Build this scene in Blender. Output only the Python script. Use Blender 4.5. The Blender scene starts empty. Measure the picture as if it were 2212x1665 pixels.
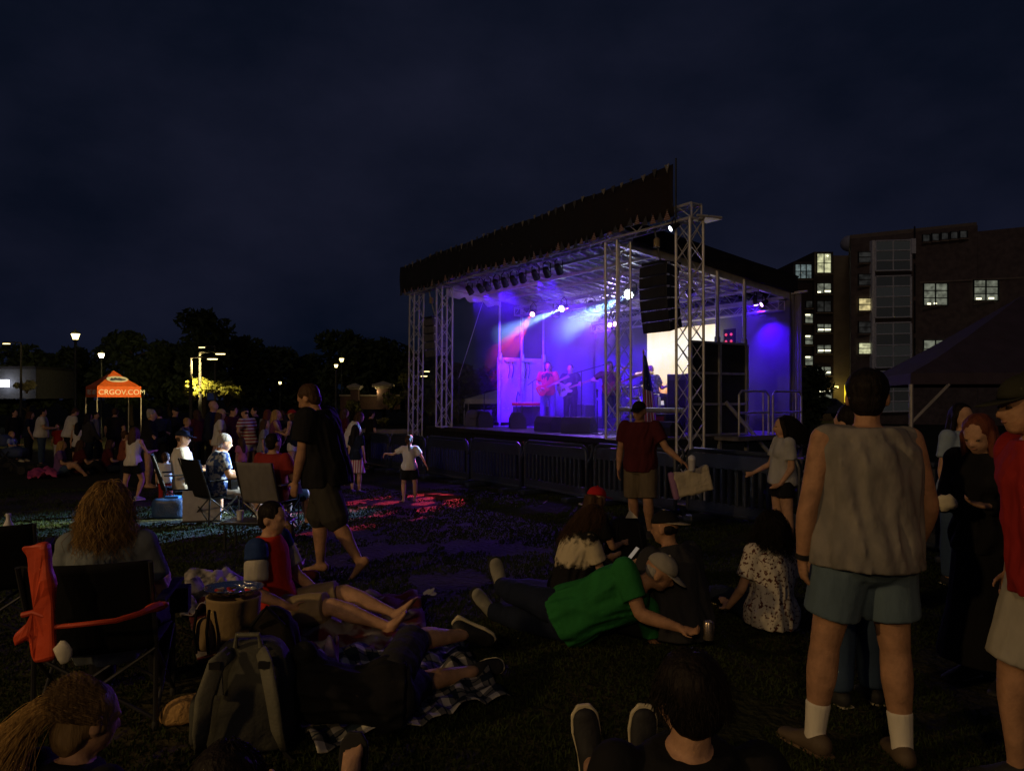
import bpy, bmesh, math, random
import numpy as np
from mathutils import Vector, Matrix, noise
random.seed(7)
rng = np.random.default_rng(7)
R = math.radians
SC = bpy.context.scene
COL = SC.collection

# ------------------------------------------------------------------ camera
CAM_Z, F, CX, HY = 1.65, 1600.0, 1106.0, 858.0
cam = bpy.data.cameras.new('camera')
cam.sensor_width = 36.0
cam.lens = 36.0 * F / 2212.0
cam.shift_y = (HY - 832.5) / 2212.0
cam.clip_end = 2000.0
cam_o = bpy.data.objects.new('camera', cam)
cam_o.location = (0, 0, CAM_Z)
cam_o.rotation_euler = (R(90), 0, 0)
COL.objects.link(cam_o)
SC.camera = cam_o

# ------------------------------------------------------------------ sky and light
SUN_EL, SUN_AZ = 28.0, -160.0
world = bpy.data.worlds.new('World')
SC.world = world
world.use_nodes = True
wn, wl = world.node_tree.nodes, world.node_tree.links
wn.clear()
w_out = wn.new('ShaderNodeOutputWorld')
w_bg = wn.new('ShaderNodeBackground')
w_sky = wn.new('ShaderNodeTexSky')
w_sky.sky_type = 'NISHITA'
w_sky.sun_disc = False
w_sky.sun_elevation = R(-4.0)
w_sky.sun_rotation = R(200)
w_co = wn.new('ShaderNodeTexCoord')
w_map = wn.new('ShaderNodeMapping')
w_map.inputs['Scale'].default_value = (1.0, 1.0, 1.7)
w_noise = wn.new('ShaderNodeTexNoise')
w_noise.inputs['Scale'].default_value = 2.2
w_noise.inputs['Detail'].default_value = 6.0
w_noise.inputs['Roughness'].default_value = 0.55
w_ramp = wn.new('ShaderNodeValToRGB')
w_ramp.color_ramp.elements[0].position = 0.38
w_ramp.color_ramp.elements[0].color = (0.0022, 0.0038, 0.0104, 1)
w_ramp.color_ramp.elements[1].position = 0.68
w_ramp.color_ramp.elements[1].color = (0.0078, 0.0092, 0.0215, 1)
w_scl = wn.new('ShaderNodeMix'); w_scl.data_type = 'RGBA'; w_scl.blend_type = 'ADD'
w_scl.inputs[0].default_value = 0.05
wl.new(w_co.outputs['Generated'], w_map.inputs['Vector'])
wl.new(w_map.outputs['Vector'], w_noise.inputs['Vector'])
wl.new(w_noise.outputs['Fac'], w_ramp.inputs['Fac'])
wl.new(w_ramp.outputs['Color'], w_scl.inputs[6])
wl.new(w_sky.outputs['Color'], w_scl.inputs[7])
wl.new(w_scl.outputs[2], w_bg.inputs['Color'])
w_bg.inputs['Strength'].default_value = 1.0
wl.new(w_bg.outputs[0], w_out.inputs['Surface'])

sun = bpy.data.lights.new('sun', 'SUN')
sun.energy = 0.07
sun.angle = R(12)
sun.color = (1.0, 0.72, 0.5)
sun_o = bpy.data.objects.new('sun', sun)
sun_o.rotation_euler = (R(90 - SUN_EL), 0, R(180 + SUN_AZ) * -1)
COL.objects.link(sun_o)

SC.view_settings.view_transform = 'Standard'
SC.view_settings.look = 'None'
SC.view_settings.exposure = 0.0
SC.view_settings.gamma = 1.0
SC.view_settings.use_curve_mapping = False
SC.cycles.use_denoising = True
SC.cycles.volume_bounces = 0
SC.cycles.max_bounces = 5
SC.cycles.diffuse_bounces = 3
SC.cycles.sample_clamp_indirect = 4.0
SC.cycles.volume_step_rate = 1.0
SC.cycles.volume_max_steps = 64

# ------------------------------------------------------------------ helpers
def W(x, y, Y):
    """photo position (2212 wide) at depth Y -> world point"""
    return Vector(((x - CX) / F * Y, Y, CAM_Z - (y - HY) / F * Y))

def G(Y):
    """ground height: the lawn falls gently towards the stage"""
    return -0.025 * (min(max(Y, 6.0), 28.0) - 6.0)

def S(u, v, z):
    """stage axes: u along the front edge, v towards the back wall"""
    return Vector((2.04 - .547 * u + .837 * v, 14.4 + .837 * u + .547 * v, z))

EU = Vector((-.547, .837, 0)); EV = Vector((.837, .547, 0)); EZ = Vector((0, 0, 1))
DECK = 0.84

def srgb(r, g, b):
    return tuple(((c / 255) / 12.92 if c / 255 <= .04045 else ((c / 255 + .055) / 1.055) ** 2.4) for c in (r, g, b))

MATS = {}
def M(name, col=(.5, .5, .5), rough=.7, metal=0.0, var=.18, vscale=6.0, bump=0.0, bscale=40.0, emit=None, es=0.0, spec=.4, stretch=None, coat=0.0):
    """procedural surface: base colour with noise variation, roughness variation and fine relief"""
    if name in MATS:
        return MATS[name]
    m = bpy.data.materials.new(name)
    m.use_nodes = True
    n, l = m.node_tree.nodes, m.node_tree.links
    b = n['Principled BSDF']
    b.inputs['Roughness'].default_value = rough
    b.inputs['Metallic'].default_value = metal
    b.inputs['Specular IOR Level'].default_value = spec
    if coat: b.inputs['Coat Weight'].default_value = coat
    tc = n.new('ShaderNodeTexCoord')
    mp = n.new('ShaderNodeMapping')
    l.new(tc.outputs['Object'], mp.inputs['Vector'])
    if stretch: mp.inputs['Scale'].default_value = stretch
    if var > 0:
        t = n.new('ShaderNodeTexNoise')
        t.inputs['Scale'].default_value = vscale
        t.inputs['Detail'].default_value = 5
        l.new(mp.outputs['Vector'], t.inputs['Vector'])
        r = n.new('ShaderNodeValToRGB')
        r.color_ramp.elements[0].position = .3
        r.color_ramp.elements[1].position = .7
        r.color_ramp.elements[0].color = tuple(c * (1 - var) for c in col) + (1,)
        r.color_ramp.elements[1].color = tuple(min(1, c * (1 + var)) for c in col) + (1,)
        l.new(t.outputs['Fac'], r.inputs['Fac'])
        l.new(r.outputs['Color'], b.inputs['Base Color'])
    else:
        b.inputs['Base Color'].default_value = tuple(col) + (1,)
    if bump > 0:
        t2 = n.new('ShaderNodeTexNoise')
        t2.inputs['Scale'].default_value = bscale
        t2.inputs['Detail'].default_value = 4
        l.new(mp.outputs['Vector'], t2.inputs['Vector'])
        bp = n.new('ShaderNodeBump')
        bp.inputs['Strength'].default_value = bump
        bp.inputs['Distance'].default_value = .02
        l.new(t2.outputs['Fac'], bp.inputs['Height'])
        l.new(bp.outputs['Normal'], b.inputs['Normal'])
    if emit is not None:
        b.inputs['Emission Color'].default_value = tuple(emit) + (1,)
        b.inputs['Emission Strength'].default_value = es
    MATS[name] = m
    return m

class MB:
    """collects geometry for ONE mesh"""
    def __init__(s):
        s.v, s.f = [], []
    def add(s, vs, fs):
        o = len(s.v)
        s.v.extend([tuple(p) for p in vs])
        s.f.extend([tuple(i + o for i in f) for f in fs])
        return s
    def box(s, c, size, ax=None):
        c = Vector(c); hx, hy, hz = size[0] / 2, size[1] / 2, size[2] / 2
        A = ax or (Vector((1, 0, 0)), Vector((0, 1, 0)), EZ)
        vs = [c + A[0] * hx * a + A[1] * hy * b + A[2] * hz * d for d in (-1, 1) for a, b in ((-1, -1), (1, -1), (1, 1), (-1, 1))]
        fs = [(3, 2, 1, 0), (4, 5, 6, 7), (0, 1, 5, 4), (1, 2, 6, 5), (2, 3, 7, 6), (3, 0, 4, 7)]
        if A[0].cross(A[1]).dot(A[2]) < 0: fs = [tuple(reversed(f)) for f in fs]
        return s.add(vs, fs)
    def bar(s, p0, p1, r0, r1=None, n=6):
        return s.tube([p0, p1], [r0, r0 if r1 is None else r1], n)
    def tube(s, pts, rad, n=8, flat=None, up=None):
        pts = [Vector(p) for p in pts]
        if not isinstance(rad, (list, tuple)): rad = [rad] * len(pts)
        vs = []; prev = None
        for i, p in enumerate(pts):
            d = (pts[min(i + 1, len(pts) - 1)] - pts[max(i - 1, 0)])
            if d.length < 1e-9: d = Vector((0, 0, 1))
            d.normalize()
            if prev is None:
                a = Vector(up) if up is not None else (Vector((0, 0, 1)) if abs(d.z) < .9 else Vector((1, 0, 0)))
            else:
                a = prev
            a = (a - d * a.dot(d))
            if a.length < 1e-6: a = d.orthogonal()
            a.normalize(); prev = a
            b = d.cross(a)
            for k in range(n):
                t = 2 * math.pi * k / n
                fa = 1 if flat is None else flat
                vs.append(p + a * math.cos(t) * rad[i] * fa + b * math.sin(t) * rad[i])
        fs = []
        for i in range(len(pts) - 1):
            for k in range(n):
                fs.append((i * n + k, i * n + (k + 1) % n, (i + 1) * n + (k + 1) % n, (i + 1) * n + k))
        fs.append(tuple(reversed(range(n))))
        fs.append(tuple(range((len(pts) - 1) * n, len(pts) * n)))
        return s.add(vs, fs)
    def lathe(s, prof, n=16, c=(0, 0, 0), ax=None):
        """prof: (radius, height) list; ax = (x,y,z) axes"""
        c = Vector(c); A = ax or (Vector((1, 0, 0)), Vector((0, 1, 0)), EZ)
        vs = []
        for r, h in prof:
            for k in range(n):
                t = 2 * math.pi * k / n
                vs.append(c + A[0] * (r * math.cos(t)) + A[1] * (r * math.sin(t)) + A[2] * h)
        fs = []
        for i in range(len(prof) - 1):
            for k in range(n):
                fs.append((i * n + k, i * n + (k + 1) % n, (i + 1) * n + (k + 1) % n, (i + 1) * n + k))
        fs.append(tuple(reversed(range(n)))); fs.append(tuple(range((len(prof) - 1) * n, len(prof) * n)))
        return s.add(vs, fs)
    def rings(s, rings, n=16, caps=True):
        """loft: each ring = (centre, axis a * half width, axis b * half depth)"""
        vs = []
        for c, a, b in rings:
            for k in range(n):
                t = 2 * math.pi * k / n
                vs.append(Vector(c) + Vector(a) * math.cos(t) + Vector(b) * math.sin(t))
        fs = []
        for i in range(len(rings) - 1):
            for k in range(n):
                fs.append((i * n + k, i * n + (k + 1) % n, (i + 1) * n + (k + 1) % n, (i + 1) * n + k))
        if caps:
            fs.append(tuple(reversed(range(n)))); fs.append(tuple(range((len(rings) - 1) * n, len(rings) * n)))
        return s.add(vs, fs)
    def ell(s, c, a, b, d, n=14, m=8):
        """ellipsoid with half-axis vectors a, b, d"""
        c, a, b, d = Vector(c), Vector(a), Vector(b), Vector(d)
        rg = []
        for i in range(m + 1):
            t = math.pi * (i / m) - math.pi / 2
            w = max(math.cos(t), .02)
            rg.append((c + d * math.sin(t), a * w, b * w))
        return s.rings(rg, n)
    def capsule(s, p0, r0, p1, r1, n=12):
        p0, p1 = Vector(p0), Vector(p1)
        d = p1 - p0
        if d.length < 1e-6: d = Vector((0, 0, .001))
        d.normalize()
        pts = [p0 - d * r0 * .95, p0 - d * r0 * .6, p0, p1, p1 + d * r1 * .6, p1 + d * r1 * .95]
        return s.tube(pts, [r0 * .3, r0 * .8, r0, r1, r1 * .8, r1 * .3], n)
    def poly(s, pts, th, nrm):
        """extruded polygon"""
        nrm = Vector(nrm).normalized() * th / 2
        n = len(pts); pts = [Vector(p) for p in pts]
        vs = [p + nrm for p in pts] + [p - nrm for p in pts]
        fs = [tuple(range(n)), tuple(reversed(range(n, 2 * n)))]
        for k in range(n):
            fs.append((k, n + k, n + (k + 1) % n, (k + 1) % n))
        return s.add(vs, fs)
    def quad(s, a, b, c, d):
        return s.add([a, b, c, d], [(0, 1, 2, 3)])
    def build(s, name, mat, parent=None, smooth=False, local=False):
        off = Vector((0, 0, 0))
        if parent is not None and not local:
            q = parent
            while q is not None:
                off += q.location; q = q.parent
        me = bpy.data.meshes.new(name)
        va = np.array(s.v, dtype=np.float64) - np.array(off)
        me.from_pydata(va.tolist(), [], s.f)
        me.update()
        if smooth:
            me.polygons.foreach_set('use_smooth', [True] * len(me.polygons))
        if mat is not None: me.materials.append(mat)
        o = bpy.data.objects.new(name, me)
        COL.objects.link(o)
        if parent is not None: o.parent = parent
        return o

def soft(o, ang=40):
    """smooth shading with sharp edges kept"""
    me = o.data
    me.polygons.foreach_set('use_smooth', [True] * len(me.polygons))
    me.set_sharp_from_angle(angle=R(ang))
    return o

def bev(o, w=.01, seg=2):
    m = o.modifiers.new('bevel', 'BEVEL'); m.width = w; m.segments = seg; m.limit_method = 'ANGLE'
    return o

def tag(o, label=None, cat=None, group=None, kind=None):
    if label: o['label'] = label
    if cat: o['category'] = cat
    if group: o['group'] = group
    if kind: o['kind'] = kind
    return o

def thing(name, label, cat, loc=(0, 0, 0), group=None, rz=0):
    o = bpy.data.objects.new(name, None)
    o.empty_display_size = .1
    COL.objects.link(o)
    o.location = loc; o.rotation_euler = (0, 0, rz)
    return tag(o, label, cat, group)

def dup(o, parent=None):
    c = o.copy(); COL.objects.link(c)
    if parent is not None: c.parent = parent
    for ch in list(o.children):
        dup(ch, c)
    return c

def inst(name, src, parent, loc, rot=(0, 0, 0), scale=(1, 1, 1)):
    """another piece that shares the mesh of src"""
    o = bpy.data.objects.new(name, src.data)
    COL.objects.link(o)
    o.parent = parent
    o.location = loc; o.rotation_euler = rot; o.scale = scale
    return o

def text_mesh(name, s, size, mat, parent, mw, ext=.004, scale_x=1.0):
    c = bpy.data.curves.new(name, 'FONT')
    c.body = s; c.size = size; c.extrude = ext; c.align_x = 'CENTER'; c.align_y = 'CENTER'
    o = bpy.data.objects.new(name, c); COL.objects.link(o)
    dg = bpy.context.evaluated_depsgraph_get()
    me = bpy.data.meshes.new_from_object(o.evaluated_get(dg))
    bpy.data.objects.remove(o)
    me.transform(Matrix.Diagonal((scale_x, 1, 1, 1)))
    me.transform(mw)
    me.materials.clear(); me.materials.append(mat)
    t = bpy.data.objects.new(name, me); COL.objects.link(t)
    if parent is not None: t.parent = parent
    return t

def spot(name, pos, target, color, power, angle, blend=.3, size=.03, parent=None):
    l = bpy.data.lights.new(name, 'SPOT')
    l.energy = power; l.color = color; l.spot_size = R(angle); l.spot_blend = blend; l.shadow_soft_size = size
    o = bpy.data.objects.new(name, l); COL.objects.link(o)
    p, t = Vector(pos), Vector(target)
    o.rotation_euler = (t - p).to_track_quat('-Z', 'Y').to_euler()
    if parent is not None:
        o.parent = parent; o.location = p - parent.location
    else:
        o.location = p
    return o

def point(name, pos, color, power, size=.1, parent=None):
    l = bpy.data.lights.new(name, 'POINT')
    l.energy = power; l.color = color; l.shadow_soft_size = size
    o = bpy.data.objects.new(name, l); COL.objects.link(o)
    if parent is not None:
        o.parent = parent; o.location = Vector(pos) - parent.location
    else:
        o.location = pos
    return o
# ------------------------------------------------------------------ ground
def ground_material():
    m = bpy.data.materials.new('lawn'); m.use_nodes = True
    n, l = m.node_tree.nodes, m.node_tree.links
    b = n['Principled BSDF']; b.inputs['Roughness'].default_value = .95
    b.inputs['Specular IOR Level'].default_value = .15
    tc = n.new('ShaderNodeTexCoord')
    t1 = n.new('ShaderNodeTexNoise'); t1.inputs['Scale'].default_value = .7; t1.inputs['Detail'].default_value = 8
    t2 = n.new('ShaderNodeTexNoise'); t2.inputs['Scale'].default_value = 17; t2.inputs['Detail'].default_value = 8
    l.new(tc.outputs['Object'], t1.inputs['Vector']); l.new(tc.outputs['Object'], t2.inputs['Vector'])
    r1 = n.new('ShaderNodeValToRGB')
    r1.color_ramp.elements[0].position = .35; r1.color_ramp.elements[0].color = (.022, .029, .010, 1)
    r1.color_ramp.elements[1].position = .68; r1.color_ramp.elements[1].color = (.048, .040, .021, 1)
    r2 = n.new('ShaderNodeValToRGB')
    r2.color_ramp.elements[0].position = .3; r2.color_ramp.elements[0].color = (.45, .45, .45, 1)
    r2.color_ramp.elements[1].position = .75; r2.color_ramp.elements[1].color = (1.35, 1.35, 1.3, 1)
    l.new(t1.outputs['Fac'], r1.inputs['Fac']); l.new(t2.outputs['Fac'], r2.inputs['Fac'])
    mx = n.new('ShaderNodeMix'); mx.data_type = 'RGBA'; mx.blend_type = 'MULTIPLY'; mx.inputs[0].default_value = 1
    l.new(r1.outputs['Color'], mx.inputs[6]); l.new(r2.outputs['Color'], mx.inputs[7])
    l.new(mx.outputs[2], b.inputs['Base Color'])
    bp = n.new('ShaderNodeBump'); bp.inputs['Strength'].default_value = 1.0; bp.inputs['Distance'].default_value = .06
    l.new(t2.outputs['Fac'], bp.inputs['Height']); l.new(bp.outputs['Normal'], b.inputs['Normal'])
    return m

def gz(x, y):
    """ground with small lumps"""
    return G(y) + (.018 * noise.noise(Vector((x * .8, y * .8, 0))) + .008 * noise.noise(Vector((x * 3, y * 3, 4)))) * (1 if y < 26 else 0)

def make_ground():
    xs = np.concatenate([[-400, -120, -60, -30], np.linspace(-20, 20, 161), [30, 60, 120, 400]])
    ys = np.concatenate([[-150, -40, -15], np.linspace(-8, 28, 145), [34, 45, 60, 90, 150, 600]])
    nx, ny = len(xs), len(ys)
    V = []
    for y in ys:
        for x in xs:
            V.append((x, y, gz(x, y) if abs(x) <= 20 else G(y)))
    Fc = [(j * nx + i, j * nx + i + 1, (j + 1) * nx + i + 1, (j + 1) * nx + i) for j in range(ny - 1) for i in range(nx - 1)]
    mb = MB(); mb.v = V; mb.f = Fc
    o = mb.build('ground', ground_material(), smooth=True)
    tag(o, kind='structure')
make_ground()

def make_grass():
    m = M('grass_blade', (.026, .036, .010), .9, var=.5, vscale=1.7, spec=.04)
    N = 230000
    # more blades close to the camera, thinning out towards the stage
    Y = 1.6 + (rng.random(N) ** 1.6) * 13.5
    X = (rng.random(N) - .5) * 2 * (0.78 * Y + .6)
    keep = np.array([noise.noise(Vector((x * .9, y * .9, 7))) + .45 * noise.noise(Vector((x * 4, y * 4, 2))) for x, y in zip(X, Y)]) > -.38 + np.clip((Y - 5.0) / 9.0, 0, 1) * .35
    X, Y = X[keep], Y[keep]; N = len(X)
    Z = np.array([gz(x, y) for x, y in zip(X, Y)]) - .004
    a = rng.random(N) * 6.283; h = .012 + .022 * rng.random(N) + .0004 * Y; w = .0022 + .00075 * Y
    bend = (rng.random(N) * 1.1) * h; ba = rng.random(N) * 6.283
    V = np.zeros((N, 5, 3))
    dx, dy = np.cos(a) * w, np.sin(a) * w
    bx, by = np.cos(ba) * bend, np.sin(ba) * bend
    V[:, 0] = np.stack([X - dx, Y - dy, Z], 1); V[:, 1] = np.stack([X + dx, Y + dy, Z], 1)
    V[:, 2] = np.stack([X + dx * .7 + bx * .35, Y + dy * .7 + by * .35, Z + h * .6], 1)
    V[:, 3] = np.stack([X - dx * .7 + bx * .35, Y - dy * .7 + by * .35, Z + h * .6], 1)
    V[:, 4] = np.stack([X + bx, Y + by, Z + h], 1)
    me = bpy.data.meshes.new('grass')
    me.vertices.add(N * 5); me.vertices.foreach_set('co', V.reshape(-1))
    base = (np.arange(N) * 5)[:, None]
    q = (base + np.array([0, 1, 2, 3])).reshape(-1); t = (base + np.array([3, 2, 4])).reshape(-1)
    me.loops.add(N * 7); me.loops.foreach_set('vertex_index', np.concatenate([q, t]))
    me.polygons.add(N * 2)
    me.polygons.foreach_set('loop_start', np.concatenate([np.arange(N) * 4, N * 4 + np.arange(N) * 3]))
    me.polygons.foreach_set('loop_total', np.concatenate([np.full(N, 4), np.full(N, 3)]))
    me.update(calc_edges=True); me.validate()
    me.materials.append(m)
    o = bpy.data.objects.new('grass', me); COL.objects.link(o)
    tag(o, 'short worn lawn grass in front of the stage', 'grass', kind='stuff')
make_grass()

# ------------------------------------------------------------------ trees and shrubs
def leaf_mesh(pts, size, name, mat, parent, jitter=.5):
    """one crown: many small folded leaf faces at pts"""
    N = len(pts); pts = np.asarray(pts)
    d1 = rng.normal(size=(N, 3)); d1 /= np.linalg.norm(d1, axis=1)[:, None]
    d2 = rng.normal(size=(N, 3)); d2 -= d1 * (d1 * d2).sum(1)[:, None]; d2 /= np.linalg.norm(d2, axis=1)[:, None]
    s = size * (1 - jitter / 2 + jitter * rng.random(N))[:, None]
    V = np.stack([pts - d1 * s, pts + d2 * s * .45, pts + d1 * s, pts - d2 * s * .45], 1)
    off = np.array(parent.location)
    me = bpy.data.meshes.new(name)
    me.vertices.add(N * 4); me.vertices.foreach_set('co', (V - off).reshape(-1))
    me.loops.add(N * 4); me.loops.foreach_set('vertex_index', np.arange(N * 4))
    me.polygons.add(N); me.polygons.foreach_set('loop_start', np.arange(N) * 4); me.polygons.foreach_set('loop_total', np.full(N, 4))
    me.update(calc_edges=True); me.materials.append(mat)
    o = bpy.data.objects.new(name, me); COL.objects.link(o); o.parent = parent
    return o

def tree(name, label, x, ytop, Y, wpx, zb, n=2600, mat=None, leaf=.16, group=None, conic=False):
    top = W(x, ytop, Y); base = Vector((top.x, Y, zb)); H = top.z - zb; wr = wpx / F * Y / 2
    t = thing(name, label, 'tree', base, group)
    mb = MB()
    pts = [base + Vector((.12 * math.sin(i * 1.3 + x), .1 * math.cos(i * 1.7 + x), H * .75 * i / 5)) for i in range(6)]
    mb.tube(pts, [.045 * H * .55 * (1 - i / 6.5) + .02 for i in range(6)], 8)
    clumps = []
    nb = 9
    for i in range(nb):
        a = i * 2.4 + x; f = .25 + .6 * (i / nb)
        p = base + Vector((0, 0, H * f))
        rr = wr * (.85 - .55 * abs(f - .45)) * (.6 + .5 * random.random())
        if conic: rr = wr * (1.05 - f) * 1.1
        q = p + Vector((math.cos(a) * rr, math.sin(a) * rr, H * .1))
        mb.tube([p, (p + q) / 2 + Vector((0, 0, H * .03)), q], [.012 * H, .008 * H, .004 * H], 5)
        clumps.append((q, wr * (.38 + .25 * random.random())))
    clumps.append((base + Vector((0, 0, H * .9)), wr * .42)); clumps.append((base + Vector((0, 0, H * .6)), wr * .6))
    mb.build('trunk', M('bark', (.05, .038, .028), .9, bump=.6, bscale=12), t, smooth=True)
    P = []
    per = n // len(clumps)
    for q, r in clumps:
        d = rng.normal(size=(per, 3)); d /= np.linalg.norm(d, axis=1)[:, None]
        rad = r * (rng.random(per) ** .45)[:, None]
        P.append(np.array(q) + d * rad * np.array([1, 1, .85]))
    P = np.concatenate(P); P[:, 2] = np.minimum(P[:, 2], top.z)
    leaf_mesh(P, leaf, 'crown', mat or M('dark_leaf', (.035, .055, .02), .8, var=.4, vscale=.8), t)
    return t

def shrub(name, label, x, y0, y1, Y, wpx, n=900, leaf=.1, mat=None, group=None):
    top = W(x, y0, Y); bot = W(x, y1, Y); H = top.z - bot.z; wr = wpx / F * Y / 2
    t = thing(name, label, 'shrub', bot, group)
    mb = MB(); P = []
    for i in range(9):
        a = i * 2.4 + x; rr = wr * (.25 + .6 * random.random())
        q = bot + Vector((math.cos(a) * rr, math.sin(a) * rr, H * (.45 + .5 * random.random())))
        mb.tube([bot, (bot + q) / 2 + Vector((0, 0, H * .08)), q], [.03, .02, .008], 5)
        k = n // 9; d = rng.normal(size=(k, 3)); d /= np.linalg.norm(d, axis=1)[:, None]
        P.append(np.array(q) + d * (wr * .42 * rng.random(k)[:, None] ** .5) * np.array([1, 1, .8]))
    mb.build('stem', M('bark'), t, smooth=True)
    leaf_mesh(np.concatenate(P), leaf, 'foliage', mat or M('shrub_leaf', (.10, .12, .025), .7, var=.35, vscale=1.5), t)
    return t

BACK = [  # x, ytop, width, depth
    (60, 748, 150, 60, 'broad dark tree behind the pale flat building'),
    (150, 752, 120, 62, 'dark tree standing behind the pointed lamp post'),
    (285, 716, 140, 58, 'rounded dark tree rising behind the orange first aid tent'),
    (365, 745, 130, 62, 'low dark tree between the tent and the tall tree'),
    (443, 664, 130, 56, 'tallest dark tree on the skyline behind the street lights'),
    (515, 725, 120, 60, 'dark tree leaning against the tallest tree'),
    (590, 752, 150, 64, 'wide low dark tree above the group of standing people'),
    (665, 770, 130, 66, 'small dark tree behind the barefoot walking man'),
    (757, 714, 120, 55, 'pointed dark tree around the twin yellow lamps'),
    (832, 730, 130, 58, 'dark tree over the gate pillars'),
    (905, 762, 130, 60, 'dark tree behind the stage wing truss'),
    (985, 790, 120, 52, 'dark tree seen between the two wing trusses'),
    (1050, 800, 120, 56, 'dark tree behind the white pop up canopy'),
]
for i, (x, yt, w, Y, lb) in enumerate(BACK):
    tree('tree', lb, x, yt, Y, w, -1.2, n=2400, leaf=.30, group='trees along the dark skyline')
tree('tree', 'dark leafy tree beside the brick building entrance', 1745, 790, 34, 90, -.6, n=1800, leaf=.16)

# ------------------------------------------------------------------ lamps of the park
GLASS = M('lamp_glow_warm', (.9, .8, .5), .4, var=0, emit=(1, .78, .30), es=5)
GLASSW = M('lamp_glow_white', (.9, .8, .7), .4, var=0, emit=(1, .80, .58), es=14)
POST = M('lamp_post_metal', (.03, .035, .03), .5, metal=.6)
def acorn_lamp(label, x, y, Y, hpx, glow, power, col=(1, .75, .35), group='park lamps', foot=None):
    p = W(x, y, Y); s = hpx / F * Y / 2; base = Vector((p.x, Y, G(Y) - .3 if foot is None else foot))
    t = thing('park_lamp', label, 'lamp', base, group)
    hgt = p.z - base.z
    mb = MB().lathe([(.16, 0), (.17, .12), (.11, .2), (.10, .7), (.06, .85), (.05, hgt - 1.2 * s), (.09, hgt - 1.1 * s), (.5 * s, hgt - .95 * s), (.5 * s, hgt - .85 * s)], 12, base)
    soft(mb.build('post', POST, t))
    g = MB().lathe([(.42 * s, -.85 * s), (.62 * s, -.2 * s), (.78 * s, .25 * s)], 12, p)
    soft(g.build('globe', glow, t))
    c = MB().lathe([(.80 * s, .25 * s), (.84 * s, .33 * s), (.55 * s, .7 * s), (.2 * s, .92 * s), (.09 * s, 1.0 * s), (.05 * s, 1.25 * s)], 12, p)
    soft(c.build('cap', M('lamp_cap', (.28, .33, .10), .5, var=.2), t))
    if power: point('glow', p - Vector((0, .0, 0)), col, power, s * .7, t)
    return t
def street_light(label, x, y, Y, arm=-1, power=0, group='street lights', aim=(-6.5, 4.0, -1.5)):
    p = W(x, y, Y); base = Vector((p.x - arm * .9, Y, -1.0))
    t = thing('street_light', label, 'street light', base, group)
    top = Vector((base.x, Y, p.z + .05))
    soft(MB().tube([base, base + EZ * 1, top - EZ * .3, top], [.11, .09, .055, .05], 8).build('post', M('grey_pole', (.05, .05, .048), .6, metal=.2), t))
    soft(MB().tube([top, (top + p) / 2 + EZ * .05, p + EZ * .06], [.04, .035, .03], 6).build('arm', M('grey_pole'), t))
    bev(MB().box(p + EZ * .05, (.42, .2, .08)).build('head', M('grey_pole'), t), .02)
    MB().box(p - EZ * .015, (.36, .16, .03)).build('lens', GLASS, t)
    if power: spot('glow', p - EZ * .05, p + Vector(aim), (1, .74, .27), power, 80, .6, .12, t)
    return t

acorn_lamp('pointed cap park lamp glowing above the dark trees', 163, 724, 30, 22, GLASS, 260, foot=-.6)
acorn_lamp('bright globe park lamp behind the orange first aid tent', 219, 766, 42, 16, GLASSW, 500, foot=-.6)
acorn_lamp('upper of the twin yellow park lamps in the tree', 738, 776, 46, 13, GLASS, 180, foot=-.8)
acorn_lamp('lower of the twin yellow park lamps in the tree', 726, 789, 27, 11, GLASS, 130, foot=-.6)
acorn_lamp('small amber park lamp low between the trees', 605, 826, 48, 9, GLASS, 60, foot=-.8)
street_light('tall street light with one short arm over the pale building', 14, 742, 46, -1, 0)
street_light('street light left of the tall tree with flat glowing head', 436, 750, 50, -1, 0)
street_light('middle street light of the three by the tall tree', 476, 764, 32.5, 1, 420, aim=(.6, .8, -3))
street_light('lowest street light of the three by the tall tree', 459, 775, 31, 1, 5200)
street_light('small street light between the two wing trusses', 922, 802, 50, 1, 0)
street_light('lower small street light by the wing truss', 916, 812, 44, 1, 40)
street_light('small yellow street light beyond the inner wing truss', 984, 797, 54, 1, 0)
# the lamp behind the viewer that lights the lawn
def near_lamp(pos, label, power):
    base = Vector((pos.x, pos.y, 0))
    t = thing('park_lamp', label, 'lamp', base, 'park lamps')
    s = .28; h = pos.z
    soft(MB().lathe([(.16, 0), (.17, .12), (.11, .2), (.10, .7), (.06, .85), (.05, h - 1.2 * s), (.09, h - 1.1 * s), (.12, h - .9 * s)], 12, base).build('post', POST, t))
    soft(MB().lathe([(.42 * s, -.85 * s), (.62 * s, -.2 * s), (.78 * s, .25 * s)], 12, pos).build('globe', GLASS, t))
    soft(MB().lathe([(.80 * s, .25 * s), (.84 * s, .33 * s), (.55 * s, .7 * s), (.09 * s, 1.0 * s), (.05 * s, 1.25 * s)], 12, pos).build('cap', M('lamp_cap'), t))
    point('glow', pos + Vector((.15, .3, -.05)), (1, .63, .25), power, .22, t)
near_lamp(Vector((-10.4, -1.4, 5.2)), 'park lamp on the path left of the lawn, out of view', 1000)
near_lamp(Vector((-2.6, -9.0, 5.6)), 'added park lamp behind the crowd, out of view', 480)  # added lamp, fills in light on the backs of the crowd

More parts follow.
